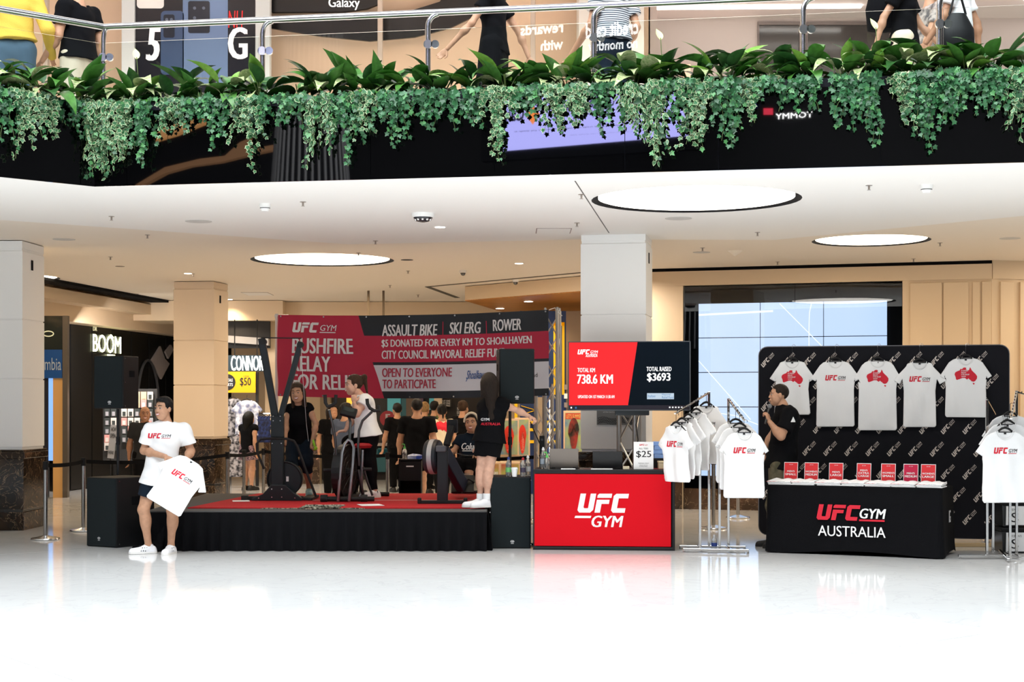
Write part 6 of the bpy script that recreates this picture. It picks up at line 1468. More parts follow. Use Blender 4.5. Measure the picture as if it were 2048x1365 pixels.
LILY = [lily_leaf(c, mt, w_) for c, mt, w_ in ((.6,g_mid,.20),(1.1,g_dark,.23),(1.5,g_dark,.20),(1.9,g_pale,.21),(.9,g_lite,.20),(1.3,g_mid,.23),(2.0,g_mid,.21))]
def outline_leaf(pts, mt, rim=None):
    m = MB(); n = len(pts); c = (0,.45,.06)
    if rim is None:
        m.add([c]+[(x,y,-.10*abs(x)) for x, y in pts], [(0,1+i,1+(i+1)%n) for i in range(n)]); return m.mesh('leaf', mt, 180)
    inn = [(x*.80, .45+(y-.45)*.80, .02) for x, y in pts]
    m.add([c]+inn, [(0,1+i,1+(i+1)%n) for i in range(n)]); m.mat(1)
    m.add(inn+[(x,y,-.10*abs(x)) for x, y in pts], [(i,n+i,n+(i+1)%n,(i+1)%n) for i in range(n)]); return m.mesh('leaf', [mt, rim], 180)
IVO = [(0,.08),(.16,0),(.42,.10),(.34,.28),(.56,.48),(.27,.56),(0,1.0),(-.27,.56),(-.56,.48),(-.34,.28),(-.42,.10),(-.16,0)]
LAN = [(0,0),(.15,.15),(.23,.40),(.15,.75),(0,1.05),(-.15,.75),(-.23,.40),(-.15,.15)]
IVY = [outline_leaf(IVO, i_dark), outline_leaf(IVO, i_mid), outline_leaf(IVO, i_lite), outline_leaf(IVO, i_mid, i_cream), outline_leaf(LAN, i_mid, i_cream)]
def leaf_geo(me): return [v.co.copy() for v in me.vertices], [tuple(p.vertices) for p in me.polygons], [p.material_index for p in me.polygons]
IVG = [leaf_geo(m_) for m_ in IVY]
rp_ = random.Random(11)
def edge_at(px):
    for a, b in ((A1,A2),(A0,A1),(A2,A3)):
        d = b-a; k = (px-1024)/FPX; den = d.x-k*d.y
        t_ = (k*a.y-a.x)/den
        if -.001 <= t_ <= 1.001: return a+d*t_, d.normalized()
    return A1, (A2-A1).normalized()
def placew(px): return 'above the red banner' if 555 < px < 1100 else 'above the video wall' if px > 1360 else 'near the left bend of the balcony' if px < 300 else 'above the white pillar' if px > 1100 else 'left of the banner'
n_l = 0
pxs = list(range(-40, 2110, 62))
zone = ['at the far left','left of the rail bend','by the rail bend','below the phone poster','below the second rail post','between second and third rail posts','below the third rail post','below the walking woman in black','below the striped shirt','by the fourth rail post','right of the fourth rail post','left of the fifth rail post','by the fifth rail post','right of the fifth rail post','by the sixth rail post','at the far right']
def zn(px): return zone[max(0,min(15,int(px/128)))]
for k, px in enumerate(pxs):
    p, d = edge_at(px+rp_.uniform(-12,12)); nrm = Vector((d.y,-d.x,0))
    base = Vector((p.x,p.y+rp_.uniform(.14,.34),4.41))
    zc_ = globals().setdefault('ZC', {}); z_n = zn(px); zc_[z_n] = zc_.get(z_n, 0)+1
    t = thing('peace_lily', 'broad-leaved green plant on the balcony '+z_n+', '+['first','second','third','fourth'][zc_[z_n]-1]+' there', 'plant', base, 0, 'broad-leaved plants along the balcony')
    nl = 20
    for j in range(nl):
        th = rp_.uniform(0, 2*PI); el = rp_.uniform(.25, 1.25); L = rp_.uniform(.30,.42); v = rp_.choice([0,0,1,1,2,3,3,4,5,5,6])
        o = link('leaf', LILY[v], t); st_ = rp_.uniform(.08,.20)
        o.location = (math.cos(th)*.06*1.0+math.cos(th)*st_*.35, math.sin(th)*.06, .06+st_*math.sin(el)*1.0)
        o.rotation_euler = Euler((el, rp_.uniform(-.4,.4), th-PI/2), 'XYZ'); s_ = L*rp_.uniform(.8,1.1); o.scale = (s_,)*3
    m = MB()
    for j in range(6): a = rp_.uniform(0,2*PI); m.tube([(0,0,-.02),(math.cos(a)*.05,math.sin(a)*.05,.12),(math.cos(a)*.11,math.sin(a)*.09,.22)], .005, 4)
    m.build('stems', stem_m, t)
    if px in (270, 1324, 1758):
        m = MB(); m.tube([(0,0,.1),(.02,-.03,.35),(.01,-.04,.52)], .004, 5); m.build('flower_stem', stem_m, t)
        o = link('flower', lily_leaf(.5, mat('spathe',(.62,.68,.28),.5), .26), t); o.location = (.01,-.04,.50); o.rotation_euler = (1.2,0,.4); o.scale = (.15,.15,.15)
# ivy and trailing plants spilling over the front
depths = [(0,.40),(45,.55),(90,.48),(130,.30),(180,.70),(215,.62),(255,.50),(300,.62),(345,.30),(395,.22),(440,.40),(490,.60),(535,.26),(590,.36),(640,.58),(690,.62),(735,.36),(790,.52),(850,.30),(900,.35),(950,.28),(1000,.60),(1055,.26),(1110,.35),(1160,.30),(1210,.34),(1260,.48),(1310,.68),(1360,.34),(1400,.62),(1450,.48),(1500,.30),(1560,.22),(1615,.24),(1690,.55),(1735,.58),(1790,.46),(1840,.60),(1890,.50),(1945,.26),(1990,.36),(2035,.55),(2080,.5)]
IC = {}
def ORD(z_): IC[z_] = IC.get(z_, 0)+1; return ['first','second','third','fourth','fifth'][IC[z_]-1]
for k, (px, dep) in enumerate(depths):
    var = 4 if px in (180,215,640,1260,1310,2035) else 3 if k % 5 in (1,) or px in (90,345,1110,1160,1400,1790) else None
    kind = ('striped trailing plant' if var == 4 else 'cream-edged ivy' if var == 3 else 'dark green ivy')
    p0, d = edge_at(px); nrm = Vector((d.y,-d.x,0)); base = Vector((p0.x,p0.y,4.45))
    t = thing('trailing_ivy' if var != 4 else 'trailing_plant', kind+' over the fascia '+zn(px)+', '+ORD(zn(px))+' there', 'plant', base, 0, 'trailing plants over the fascia')
    stuff = MB(); mats = [i_dark,i_mid,i_lite,i_cream]; vm = {0:(0,),1:(1,),2:(2,),3:(1,3),4:(1,3)}; stems = MB(); objs = []
    ns = 10
    for s_ in range(ns):
        x0 = rp_.gauss(0,.075); L = (dep+.10)*(rp_.uniform(.35,1.0) if s_ else 1.0); L *= max(.30, 1-abs(x0)*3.2); sw = rp_.uniform(-.12,.12); pts = []
        up = rp_.uniform(-.02,.07)
        q = [d*x0+nrm*-.12+Vector((0,0,.0)), d*(x0)+nrm*-.02+Vector((0,0,up)), d*(x0+sw*.1)+nrm*rp_.uniform(.04,.12)+Vector((0,0,up*.5))]
        nseg = max(2, int(L/.05))
        for i in range(1, nseg+1): q.append(d*(x0+sw*(i/nseg)+.012*math.sin(i+s_))+nrm*(q[2].dot(nrm)+rp_.uniform(-.008,.008)-.0*i)+Vector((0,0,up*.5-L*i/nseg)))
        stems.tube(q, .0022, 3, caps=False)
        seg = [(a, b) for a, b in zip(q[:-1], q[1:])]
        for i, (a, b) in enumerate(seg):
            cnt = 3 if i < len(seg)*.75 else 2
            for c_ in range(cnt):
                pos = a.lerp(b, rp_.random())+d*rp_.uniform(-.028,.028)+nrm*rp_.uniform(.0,.035); s1 = rp_.uniform(.046,.076)*(1-.35*i/len(seg))*(1.15 if var == 4 else 1)
                v = var if (var is not None and rp_.random() < .8) else rp_.choice([0,0,1,1,1,2])
                E = Euler((math.radians(-90)+rp_.uniform(-.7,.5), rp_.uniform(-.5,.5), 0)); R_ = Matrix.Rotation(math.atan2(d.y,d.x),4,'Z') @ Matrix.Rotation(rp_.uniform(-.7,.7),4,'Z') @ Matrix.Rotation(rp_.uniform(-.9,.9),4,'Y') @ E.to_matrix().to_4x4()
                objs.append((pos, R_, s1, v))
    objs.sort(key=lambda a: -(a[0].dot(nrm)+a[2]*1.2))
    NP = 48
    for (pos, R_, s1, v) in objs[:NP]:
        o = link('leaf', IVY[v], t); o.matrix_local = Matrix.Translation(pos) @ R_ @ Matrix.Scale(s1, 4)
    for (pos, R_, s1, v) in objs[NP:]:
        gv, gf, gm = IVG[v]; M_ = Matrix.Translation(pos) @ R_ @ Matrix.Scale(s1, 4); o_ = len(stuff.v)
        stuff.v += [M_ @ a for a in gv]; stuff.f += [[i+o_ for i in f] for f in gf]; stuff.mi += [vm[v][i] for i in gm]
    stuff.build('foliage', mats, t, 180, kind='stuff'); stems.build('stems', stem_m, t, 0)

# ============================================================ THE REST OF THE HALL
# atrium shell behind the viewpoint
dk_wall = mat('atrium_wall', (.012,.011,.012), .7)
m = MB(); m.box(-24,24,-14.2,-14,0,15); m.box(-24,-23.8,-14,42,0,15); m.box(23.8,24,-14,42,0,15); struct(m.build('wall_atrium', dk_wall, None, 0))
# gallery-level ceiling and shop fronts
UCZ = 7.75
up_tan = mat('upper_tan', (.74,.55,.40), .6); up_pale = mat('upper_ceiling', (.84,.76,.72), .7)
m = MB(); m.box(-24,24,17.6,42,UCZ,UCZ+.2); m.box(-24,24,17.5,17.6,UCZ,15); struct(m.build('ceiling_upper', up_pale, None, 0))
UD = 22.5
m = MB(); m.box(-24, XX(1300,UD), UD, UD+.2, 4.3, UCZ); struct(m.build('wall_upper', up_tan, None, 0))
blkU = mat('upper_black', (.008,.008,.009), .25)
def uprism(name, pts, dpt, th, mt, label, cat):
    m = MB(); m.prism([(XX(a,dpt), ZY(b,dpt)) for a, b in pts], dpt-th, dpt, 'y'); o = m.build(name, mt, None, 0, fix=True); tag(o, label, cat); return o
uprism('fascia_board', [(545,-70),(765,-70),(765,8),(735,20),(690,26),(545,27)], UD-.30, .08, blkU, 'black curved shop header carrying the pale phone lettering', 'board')
uprism('fascia_board', [(541,58),(640,74),(740,84),(830,76),(900,58),(950,34),(975,0),(975,-30),(900,-30),(880,5),(800,30),(700,42),(541,40)], UD-.12, .05, blkU, 'black curved bulkhead panel above the tan shop front', 'board')
m = MB(); txt(m, 'Galaxy', XX(655,UD-.5), XX(718,UD-.5), ZY(16,UD-.5), ZY(-9,UD-.5), 0, .02); o = m.build('sign_lettering', mat('sign_white',(.6,.6,.6),.4,emit=.8,ecol=(1,1,1)), None, 0); o.location.y = UD-.385; tag(o, 'pale lettering on the black curved shop header', 'lettering')
m = MB(); m.box(0,.03,0,.5,4.3,UCZ)
for px in (760, 1066, 90):
    m = MB(); m.box(XX(px-5,UD-.6), XX(px+5,UD-.6), UD-.6, UD-.5, 4.31, UCZ-.001); o = m.build('column', mat('mullion',(.5,.42,.36),.3), None, 0, bev=.01); o['kind'] = 'structure'; 
m = MB(); m.box(XX(1158,21.4), XX(1288,21.4), 21.4, 22.2, 4.31, UCZ); struct(m.build('column', mat('upper_pillar',(.62,.60,.57),.5), None, 0))
# phone poster
D = 21.9; t = thing('poster', 'tall dark advertising poster of two phones in a pale grey frame upstairs', 'poster', (XX(393,D), D, 0)); X_ = lambda px: XX(px,D)-XX(393,D); Z_ = lambda py: ZY(py,D)
m = MB(); m.box(X_(245),X_(271),-.06,.1,4.31,UCZ-.02); m.box(X_(512),X_(541),-.06,.1,4.31,UCZ-.02); m.box(X_(245),X_(541),0,.1,4.31,4.6); m.build('frame', mat('frame_pale',(.62,.66,.68),.4), t, 0, bev=.01)
m = MB(); m.box(X_(271),X_(512),0,.04,4.6,UCZ-.05); m.build('print', mat('poster_dark',(.012,.012,.018),.2), t, 0)
for (x0,x1,y0,y1,c,l) in ((322,368,22,150,(.06,.10,.20),'smaller dark phone'),(366,456,-8,170,(.16,.24,.42),'larger blue phone')):
    m = MB(); m.prism(rrect(X_(x0),X_(x1),Z_(y1),Z_(y0),.06), -.012, -.002, 'y'); ph = m.build('phone_picture', mat('phone_'+l[:5],c,.25,metal=.3), t, 30, fix=True)
    a, b = x0+(x1-x0)*.12, x0+(x1-x0)*.60; m = MB(); m.prism(rrect(X_(a),X_(b),Z_(y0+(y1-y0)*.42),Z_(y0+(y1-y0)*.06),.03), -.018, -.012, 'y'); m.build('camera_block', mat('phone_cam',(.015,.02,.035),.2), ph, 30, fix=True)
    for j in range(3):
        m = MB(); cx, cz = X_(a+(b-a)*(.3 if j < 2 else .72)), Z_(y0+(y1-y0)*(.14+.11*(j%2))); m.cyl((cx,-.022,cz),(cx,-.018,cz), .022, seg=12); m.build('lens', mat('lens',(.10,.13,.2),.1), ph)
m = MB(); m.mat(0); txt(m,'5',X_(292),X_(322),Z_(122),Z_(56),-.014,.05,.15); txt(m,'G',X_(456),X_(496),Z_(119),Z_(55),-.014,.05); m.mat(1); txt(m,'NH',X_(457),X_(486),Z_(56),Z_(22),-.014,.0,.1); m.mat(0); m.build('lettering', [mat('poster_white',(.8,.8,.85),.4,emit=.25,ecol=(1,1,1)), mat('poster_red',(.8,.02,.02),.4,emit=.3,ecol=(1,.05,.05))], t, 0)
m = MB(); m.prism(rrect(X_(274),X_(328),Z_(17),Z_(-30),.05), -.012, -.002, 'y'); m.build('info_card', paper, t, 30, fix=True)
# right upper storefronts and strips
UD2 = 25.0
m = MB(); m.box(XX(1300,UD), 24, UD2, UD2+.2, 4.3, UCZ); m.box(XX(1300,UD)-.02, XX(1300,UD)+.1, UD, UD2, 4.3, UCZ); struct(m.build('wall_upper', mat('upper_mauve',(.62,.53,.50),.5), None, 0))
uw = mat('upper_window', (.045,.038,.036), .15, spec=.8)
for a, b in ((1515,1600),(1612,1780),(1790,1900)):
    t = thing('shop_window', 'dark taupe upstairs shop window '+{1382:'beside the pale strip at the pillar',1515:'left of the fifth rail post',1612:'right of the fifth rail post',1790:'behind the people at the right'}[a], 'window', (XX(a,UD2),UD2-.001,4.35))
    w_ = XX(b,UD2)-XX(a,UD2); m = MB(); m.box(.02,w_-.02,-.02,-.0,.02,3.28); m.build('pane', uw, t, 0)
    m = MB(); m.box(0,w_,-.05,0,3.28,3.33); m.box(0,.02,-.05,0,0,3.28); m.box(w_-.02,w_,-.05,0,0,3.28); m.build('frame', mat('mullion2',(.2,.16,.15),.4), t, 0)
m = MB(); m.box(XX(1362,UD2), XX(1380,UD2), UD2-.08, UD2-.0, 4.31, 7.0); o = m.build('lit_strip', mat('strip_peach',(.8,.5,.35),.5,emit=.75,ecol=(1,.62,.45)), None, 0); tag(o, 'peach glowing vertical strip on the upstairs wall', 'light')
strip = mat('strip_light', (1,1,1), .5, emit=6.0, ecol=(1,.93,.88))
for (x0,y0,x1,y1,l) in ((XX(1300,23),23.2,XX(1800,23),23.0,'nearer straight ceiling light strip upstairs'),(XX(1300,25),24.3,XX(1700,25),24.2,'farther straight ceiling light strip upstairs'),(XX(1860,20),20.0,XX(2200,23),24.2,'slanting ceiling light strip upstairs at the right'),(XX(1850,23),21.8,XX(2100,25),24.6,'second slanting ceiling light strip upstairs at the right')):
    m = MB(); m.bar((x0,y0,UCZ-.02),(x1,y1,UCZ-.02), .10, .03); o = m.build('strip_light', strip, None, 0); tag(o, l, 'light', 'upstairs strip lights')
for i, x in enumerate((-7.5,-4.5,-1.6,.3,2.4,5.5)):
    t = thing('downlight', 'round downlight in the upstairs ceiling, '+['first','second','third','fourth','fifth','sixth'][i]+' from the left', 'light', (x,19.8,UCZ-.001), 0, 'upstairs downlights')
    m = MB(); m.cyl((0,0,-.03),(0,0,0), .11, seg=16); m.build('diffuser', strip, t)
    l = bpy.data.lights.new('downlight_glow','SPOT'); l.energy = 540; l.color = (1,.86,.72); l.spot_size = 2.4; l.spot_blend = .8; l.shadow_soft_size = .12; o = bpy.data.objects.new('downlight_glow', l); C.objects.link(o); o.location = (x,19.8,UCZ-.06)
# screen and sign across the atrium, seen only mirrored in the black fascia
nF = Vector(((A2-A1).y, -(A2-A1).x, 0)).normalized()
def mirr(px, py, yback, off_=0.0):
    a = A1+Vector((0,off_,0)); d = A2-A1; k = (px-1024)/FPX; t_ = (k*a.y-a.x)/(d.x-k*d.y); h = a+d*t_; p = Vector((h.x,h.y,ZY(py,h.y)))
    v = (p-Vector((0,0,EYE))).normalized(); r_ = v-2*v.dot(nF)*nF; s_ = (yback-p.y)/r_.y; return p+r_*s_
YB = -9.0
def bq(m, pts, eps=.02, **kw):
    vs = [mirr(a, b, YB+eps) for a, b in pts]; m.add([(v.x, YB+eps, v.z) for v in vs], [tuple(range(len(vs)))])
def btxt(m, s, px0, px1, py0, py1, eps=.03, bo=.02, off_=0):
    a = mirr(px0, py1, YB, off_); b = mirr(px1, py0, YB, off_); x0, x1 = sorted((a.x, b.x)); z0, z1 = a.z, b.z
    vs, fs = text_raw(s, bo, 2); f = fit(vs, 0, 1, z0, z1)
    m.add([(x1-(x1-x0)*u, YB+eps, z) for u, z in f], fs)
t = thing('led_screen', 'big outdoor-style advertising screen across the atrium, mirrored in the black fascia', 'screen', (0,0,0))
a = mirr(985,306,YB); b = mirr(1380,40,YB); xa, xb = sorted((a.x,b.x))
m = MB(); m.box(xa-.3, xb+.3, YB-.25, YB, a.z-.2, b.z+1.5); m.build('housing', black_matte, t, 0)
led = mat('led_lavender', (.02,.02,.02), .4, emit=9.0, ecol=(.36,.36,.80)); ledw = mat('led_white', (.02,.02,.02), .4, emit=26.0, ecol=(1,1,1)); ledo = mat('led_orange', (.02,.02,.02), .4, emit=7.0, ecol=(.9,.25,.05))
m = MB(); bq(m, [(1007,303),(1376,272),(1376,165),(1007,170)]); m.build('picture', led, t, 0)
m = MB(); m.mat(0); btxt(m,'Can',1012,1050,214,245,.04,.03); btxt(m,'Ultimate Awards',1100,1230,190,222,.04,.02); btxt(m,'Ultimate Awards credit card subject to approval. Full details at',1030,1250,252,263,.04,.01); btxt(m,'branch. Awards points expire. Fees and charges apply.',1140,1300,262,271,.04,.01)
m.mat(1); bq(m, [(1052,232),(1066,250),(1080,228),(1066,210)], .05); m.build('lettering', [black_matte, ledo], t, 0)
m = MB(); btxt(m,'rewards',1065,1150,45,75,.04,.03,.55); btxt(m,'credit card',1195,1300,40,80,.04,.03,.55); btxt(m,'with',1105,1150,80,105,.04,.03,.55); btxt(m,'no monthly',1200,1298,78,112,.04,.03,.55); m.build('white_lettering', ledw, t, 0)
t = thing('shop_sign', 'small white lettered sign with red and blue flag across the atrium', 'sign', (0,0,0)); signw = mat('far_sign_white',(.02,.02,.02),.4,emit=14,ecol=(1,1,1))
m = MB(); btxt(m,'TOMMY',1552,1626,224,240,.04,.0); btxt(m,'HILFIGER',1440,1498,208,219,.04,0); m.build('lettering', signw, t, 0)
m = MB(); m.mat(0); bq(m,[(1502,216),(1512,216),(1518,204),(1506,206)],.05); m.mat(1); bq(m,[(1527,230),(1546,230),(1546,217),(1527,217)],.05); m.build('flag', [mat('flag_blue',(.02,.02,.02),.4,emit=5,ecol=(.03,.05,.6)), mat('flag_red',(.02,.02,.02),.4,emit=5,ecol=(.8,.02,.06))], t, 0)
# striped funnel column and tan curved bulkhead across the atrium
t = thing('funnel_column', 'dark ribbed funnel column across the atrium, mirrored in the fascia', 'column'); t['kind']='structure'
c = mirr(622,280,-5.0); m = MB()
for k in range(36):
    a = 2*PI*k/36; 
    m.tube([(c.x+.75*math.cos(a)*r_, -5.0+.75*math.sin(a)*r_, z) for r_, z in ((1.5,3.6),(1.25,6),(1.0,8.5),(.9,11))], .035, 5)
m.build('rib', mat('funnel_rib',(.20,.19,.19),.5), t, 40)
m = MB(); m.lathe([(1.08,3.6),(.90,6),(.72,8.5),(.65,11)], (c.x,-5.0,0), 32); m.build('core', black_matte, t)
tanE = mat('far_tan', (.55,.28,.12), .6, emit=2.4, ecol=(.75,.36,.13))  # glow added to the tan curved boards, which are no lamps
def mir_board(name, pts, yb, mt, label):
    vs = [mirr(a, b, yb) for a, b in pts]; m = MB(); m.prism([(v.x, v.z) for v in vs], yb-.2, yb, 'y'); o = m.build(name, mt, None, 0, fix=True); tag(o, label, 'bulkhead'); return o
mir_board('tan_bulkhead_glow', [(291,282),(300,270),(350,246),(400,238),(430,240),(400,250),(350,270),(310,282)], -8.5, tanE, 'tan curved bulkhead with added glow across the atrium, upper one mirrored in the fascia')
mir_board('tan_bulkhead_glow', [(270,371),(330,335),(400,318),(450,312),(480,285),(500,276),(490,300),(590,283),(590,292),(500,310),(440,325),(380,333),(330,347),(285,371)], -8.5, mat('far_tan_dim',(.4,.2,.1),.6,emit=.7,ecol=(.7,.35,.16)), 'curved tan bulkhead with faint added glow across the atrium, lower one mirrored in the fascia')

# ============================================================ GROUND FLOOR SHOPS
dark_in = mat('shop_black', (.010,.009,.009), .6)
LP_ = PL(E0, E1)
t = thing('storefront', 'black shop front with glowing round lettering and arched panel', 'shop', E0, er)
m = MB(); m.box(LP_.u(135), EL+2, .12, .2, 0, 3.12); m.build('facade', dark_in, t, 0)
for k in range(9):
    m = MB(); x0 = LP_.u(150)+k*1.0; m.box(x0, x0+.96, .08, .12, 0.02, 3.1); m.build('panel', mat('shop_panel',(.004,.004,.004),.4), t, 0)
sgl = mat('sign_glow', (1,1,.7), .5, emit=3.2, ecol=(.93,.95,.55)); sgd = mat('sign_dim', (.6,.58,.4), .5, emit=.5, ecol=(.8,.75,.45))
m = MB(); zl = lambda py, px=220: LP_.z(px, py)
txt(m,'BOOM',LP_.u(191.5),LP_.u(248),zl(706),zl(671),.06,.035); m.bar((LP_.u(227),.058,zl(669)),(LP_.u(232),.058,zl(675)),.03,.01); m.build('glowing_lettering', sgl, t, 0)
m = MB(); txt(m,'DR',LP_.u(192),LP_.u(200),zl(665),zl(657),.06,.03); m.build('small_lettering', sgd, t, 0)
m = MB(); m.box(LP_.u(221),LP_.u(234),.04,.07,zl(716),zl(709)); m.build('lit_tag', sgl, t, 0)
m = MB(); 
m.tube([(LP_.u(300)+.62*math.cos(a*PI/14), .04, 1.5+1.05*math.sin(a*PI/14)) for a in range(0,15)], .03, 6); m.build('arch', mat('arch_grey',(.05,.05,.055),.3), t)
gd = mat('mark_grey', (.35,.31,.30), .5)
for pts in ([(306,722),(324,693),(333,718),(342,728),(326,759)], [(334,704),(345,690),(350,700),(340,718)]):
    m = MB(); m.prism([(LP_.u(a), LP_.z(a,b)) for a, b in pts], .03, .07, 'y'); m.build('diamond_mark', gd, t, 0, fix=True)
packs = [mat('pack_white',(.75,.70,.66),.4), mat('pack_pink',(.70,.35,.33),.4), mat('pack_peach',(.75,.52,.36),.4), mat('pack_dark',(.05,.06,.06),.4), mat('pack_grey',(.4,.4,.44),.4)]
PD = 29.6; rpk = random.Random(4)
m = MB(); m.box(XX(205,PD),XX(313,PD),PD+.03,PD+.08,.5,ZY(778,PD)); o = m.build('pegboard', mat('pegboard',(.03,.03,.03),.7), None, 0); tag(o, 'dark pegboard carrying rows of small packs behind the floor speaker', 'board'); o.location.z = 0
m = MB(); m.box(XX(205,PD)+.2,XX(205,PD)+.25,PD+.03,PD+.08,0,.5); m.box(XX(313,PD)-.25,XX(313,PD)-.2,PD+.03,PD+.08,0,.5); o = m.build('pegboard_stand', black_metal, None, 0); tag(o, 'dark legs under the pegboard of small packs', 'stand')
protos = []
for c_ in range(5):
    m = MB(); m.box(-.052,.052,-.012,.012,-.075,.075); pm_ = m.mesh('card', packs[c_], 0); m = MB(); m.box(-.028,.028,-.02,-.012,-.06,.02); m2 = m.mesh('insert', packs[(c_*2+3)%5], 0); protos.append((pm_, m2))
for r_, py in enumerate((792,808,826,844,861,878,894)):
    for c_, px in enumerate((215,228,249,262,275,288,301)):
        if r_ > 5 and c_ > 1: continue
        k = rpk.choice([0,0,1,2,2,4,3] if r_ != 2 else [3,3,0]); 
        t = thing('hanging_pack', 'small hanging pack on the pegboard, row '+['one','two','three','four','five','six','seven'][r_]+' from the top, '+['leftmost','second','third','fourth','fifth','sixth','rightmost'][c_]+' in its row', 'pack', (XX(px,PD), PD-.02, ZY(py,PD)), 0, 'hanging packs on the pegboard')
        link('card', protos[k][0], t); link('insert', protos[k][1], t)
l = area('pegboard_lamp', (XX(258,PD), PD-1.1, 3.0), 1.2, 80, (1,.93,.88), (math.radians(35),0,0), .3)
t = thing('price_board', 'small white leaning notice board by the pegboard', 'sign', (XX(221,PD-.6),PD-.6,.62)); m = MB(); m.M = Matrix.Rotation(.1,4,'Y'); m.box(-.06,.06,0,.02,0,.62); m.build('board', mat('notice_grey',(.28,.28,.28),.6), t, 0)
m = MB(); m.M = Matrix.Rotation(.1,4,'Y'); txt(m,'NOW',-.04,.05,.50,.58,-.004,.03); txt(m,'OPEN',-.05,.05,.38,.46,-.004,.03); txt(m,'HERE',-.05,.05,.08,.14,-.004,.03); m.build('lettering', print_black, t, 0); m = MB(); m.cyl((0,.01,-.61),(0,.01,.0), .012, seg=8); m.cyl((0,.01,-.619),(0,.01,-.60), .12, seg=16); m.build('stand', black_metal, t)
# blue sign shop behind the left pillar
CD = 27.3; 
t = thing('storefront', 'glass shop front with blue lettered sign beside the left pillar', 'shop', (XX(100,CD), CD, 0)); X_ = lambda px: XX(px,CD)-XX(100,CD); Z_ = lambda py: ZY(py,CD)
m = MB(); m.box(X_(20),X_(127),.0,.06,Z_(700),3.15); m.build('dark_glass', mat('dark_glass',(.03,.035,.03),.1,bump=.3,scale=6), t, 0)
m = MB(); m.box(X_(20),X_(126),-.05,.05,Z_(757),Z_(700)); sg = m.build('blue_band', mat('sign_blue',(.004,.065,.26),.4), t, 0)
m = MB(); txt(m,'Columbia',X_(56),X_(124),Z_(741),Z_(716),-.055,.0); m.build('lettering', mat('sign_pale',(.35,.42,.5),.5), sg, 0)
m = MB(); m.box(X_(20),X_(97),.0,.05,0,Z_(757)); m.build('dark_panel', mat('navy_panel',(.012,.012,.02),.4), t, 0)
m = MB(); m.box(X_(97),X_(106),.0,.05,Z_(922),Z_(757)); m.build('light_panel', mat('blue_glow',(.1,.2,.5),.4,emit=.9,ecol=(.25,.48,1)), t, 0)
m = MB(); m.box(X_(106),X_(127),.0,.05,0,Z_(757)); m.build('timber_panel', mat('timber_light',(.50,.27,.09),.5,emit=.12,ecol=(.9,.45,.12)), t, 0)
m = MB(); m.box(X_(127),X_(137),-.06,.06,0,3.15); m.build('steel_jamb', mat('jamb',(.15,.125,.10),.35,metal=.6), t, 0)
m = MB(); m.tube([(X_(97)+.09*math.cos(a*PI/8), -.01, Z_(668)+.045*math.sin(a*PI/8)) for a in range(16)], .010, 5, closed=True); m.build('oval_mark', sgd, t)
# clothes shop between the cream pillar and the banner
KD = 31.2; t = thing('storefront', 'clothes shop front with white lettered sign and yellow sale board', 'shop', (XX(490,KD), KD, 0)); X_ = lambda px: XX(px,KD)-XX(490,KD); Z_ = lambda py: ZY(py,KD)
m = MB(); m.box(X_(400),X_(532),.5,.6,2.75,3.29); m.build('dark_header', dark_in, t, 0)
m = MB(); m.add([(X_(420),.3,Z_(668)),(X_(532),.3,Z_(676)),(X_(532),.3,Z_(690)),(X_(420),.3,Z_(682)),(X_(420),.5,Z_(668)),(X_(532),.5,Z_(676)),(X_(532),.5,Z_(690)),(X_(420),.5,Z_(682))], [(0,3,2,1),(0,1,5,4),(3,7,6,2),(1,2,6,5),(0,4,7,3)]); m.build('pale_shelf', mat('shelf_pale',(.45,.43,.42),.5), t, 0)
m = MB(); m.box(X_(400),X_(530),3.5,3.6,0,3.3); m.build('back_wall', mat('shop_tan',(.42,.28,.14),.5), t, 0)
m = MB(); m.box(X_(440),X_(529),-.0,.05,Z_(743),Z_(711)); bdz = m.build('sign_board', mat('sign_teal',(.01,.03,.045),.4), t, 0)
m = MB(); txt(m,'CONNOR',X_(462),X_(527.5),Z_(742),Z_(712),-.015,.05); m.build('glowing_lettering', mat('connor_white',(1,1,1),.5,emit=1.6,ecol=(.9,1,1)), bdz, 0)
for px in (469,514): m = MB(); m.cyl((X_(px),.02,Z_(711)),(X_(px),.02,3.3), .012, seg=6); m.build('hanger_rod', black_metal, t)
m = MB(); m.box(X_(430),X_(513),-.12,-.08,Z_(786),Z_(744)); yb_ = m.build('sale_board', mat('sale_yellow',(.75,.40,.0),.5,emit=.02,ecol=(1,.75,0)), t, 0)
m = MB(); m.mat(0); txt(m,'$50',X_(482),X_(504),Z_(774),Z_(756),-.125,.02); txt(m,'3 FOR',X_(489),X_(500),Z_(755),Z_(752),-.125,.0); m.lathe([(.16,0),(.16,.004)], (0,0,0), 24, Matrix.Translation((X_(457),-.125,Z_(765))) @ Matrix.Rotation(PI/2,4,'X')); m.mat(1); txt(m,'SALE',X_(459),X_(468),Z_(764),Z_(758),-.132,.02); txt(m,'SHIRTS',X_(449),X_(468),Z_(773),Z_(767),-.132,.02); m.build('lettering', [print_black, print_white], yb_, 0)
m = MB(); m.box(X_(512),X_(517),-.05,.05,0,Z_(745)); m.build('dark_jamb', dark_in, t, 0)
flor1 = mat('floral_dark',(.42,.40,.42),.9,col2=(.015,.015,.02),vscale=16); flor2 = mat('floral_white',(.70,.72,.78),.9,col2=(.16,.18,.30),vscale=9); navy2 = mat('navy_print',(.015,.03,.12),.9,col2=(.005,.006,.02),vscale=12); pinkf = mat('floral_pink',(.40,.26,.28),.9,col2=(.05,.03,.035),vscale=18)
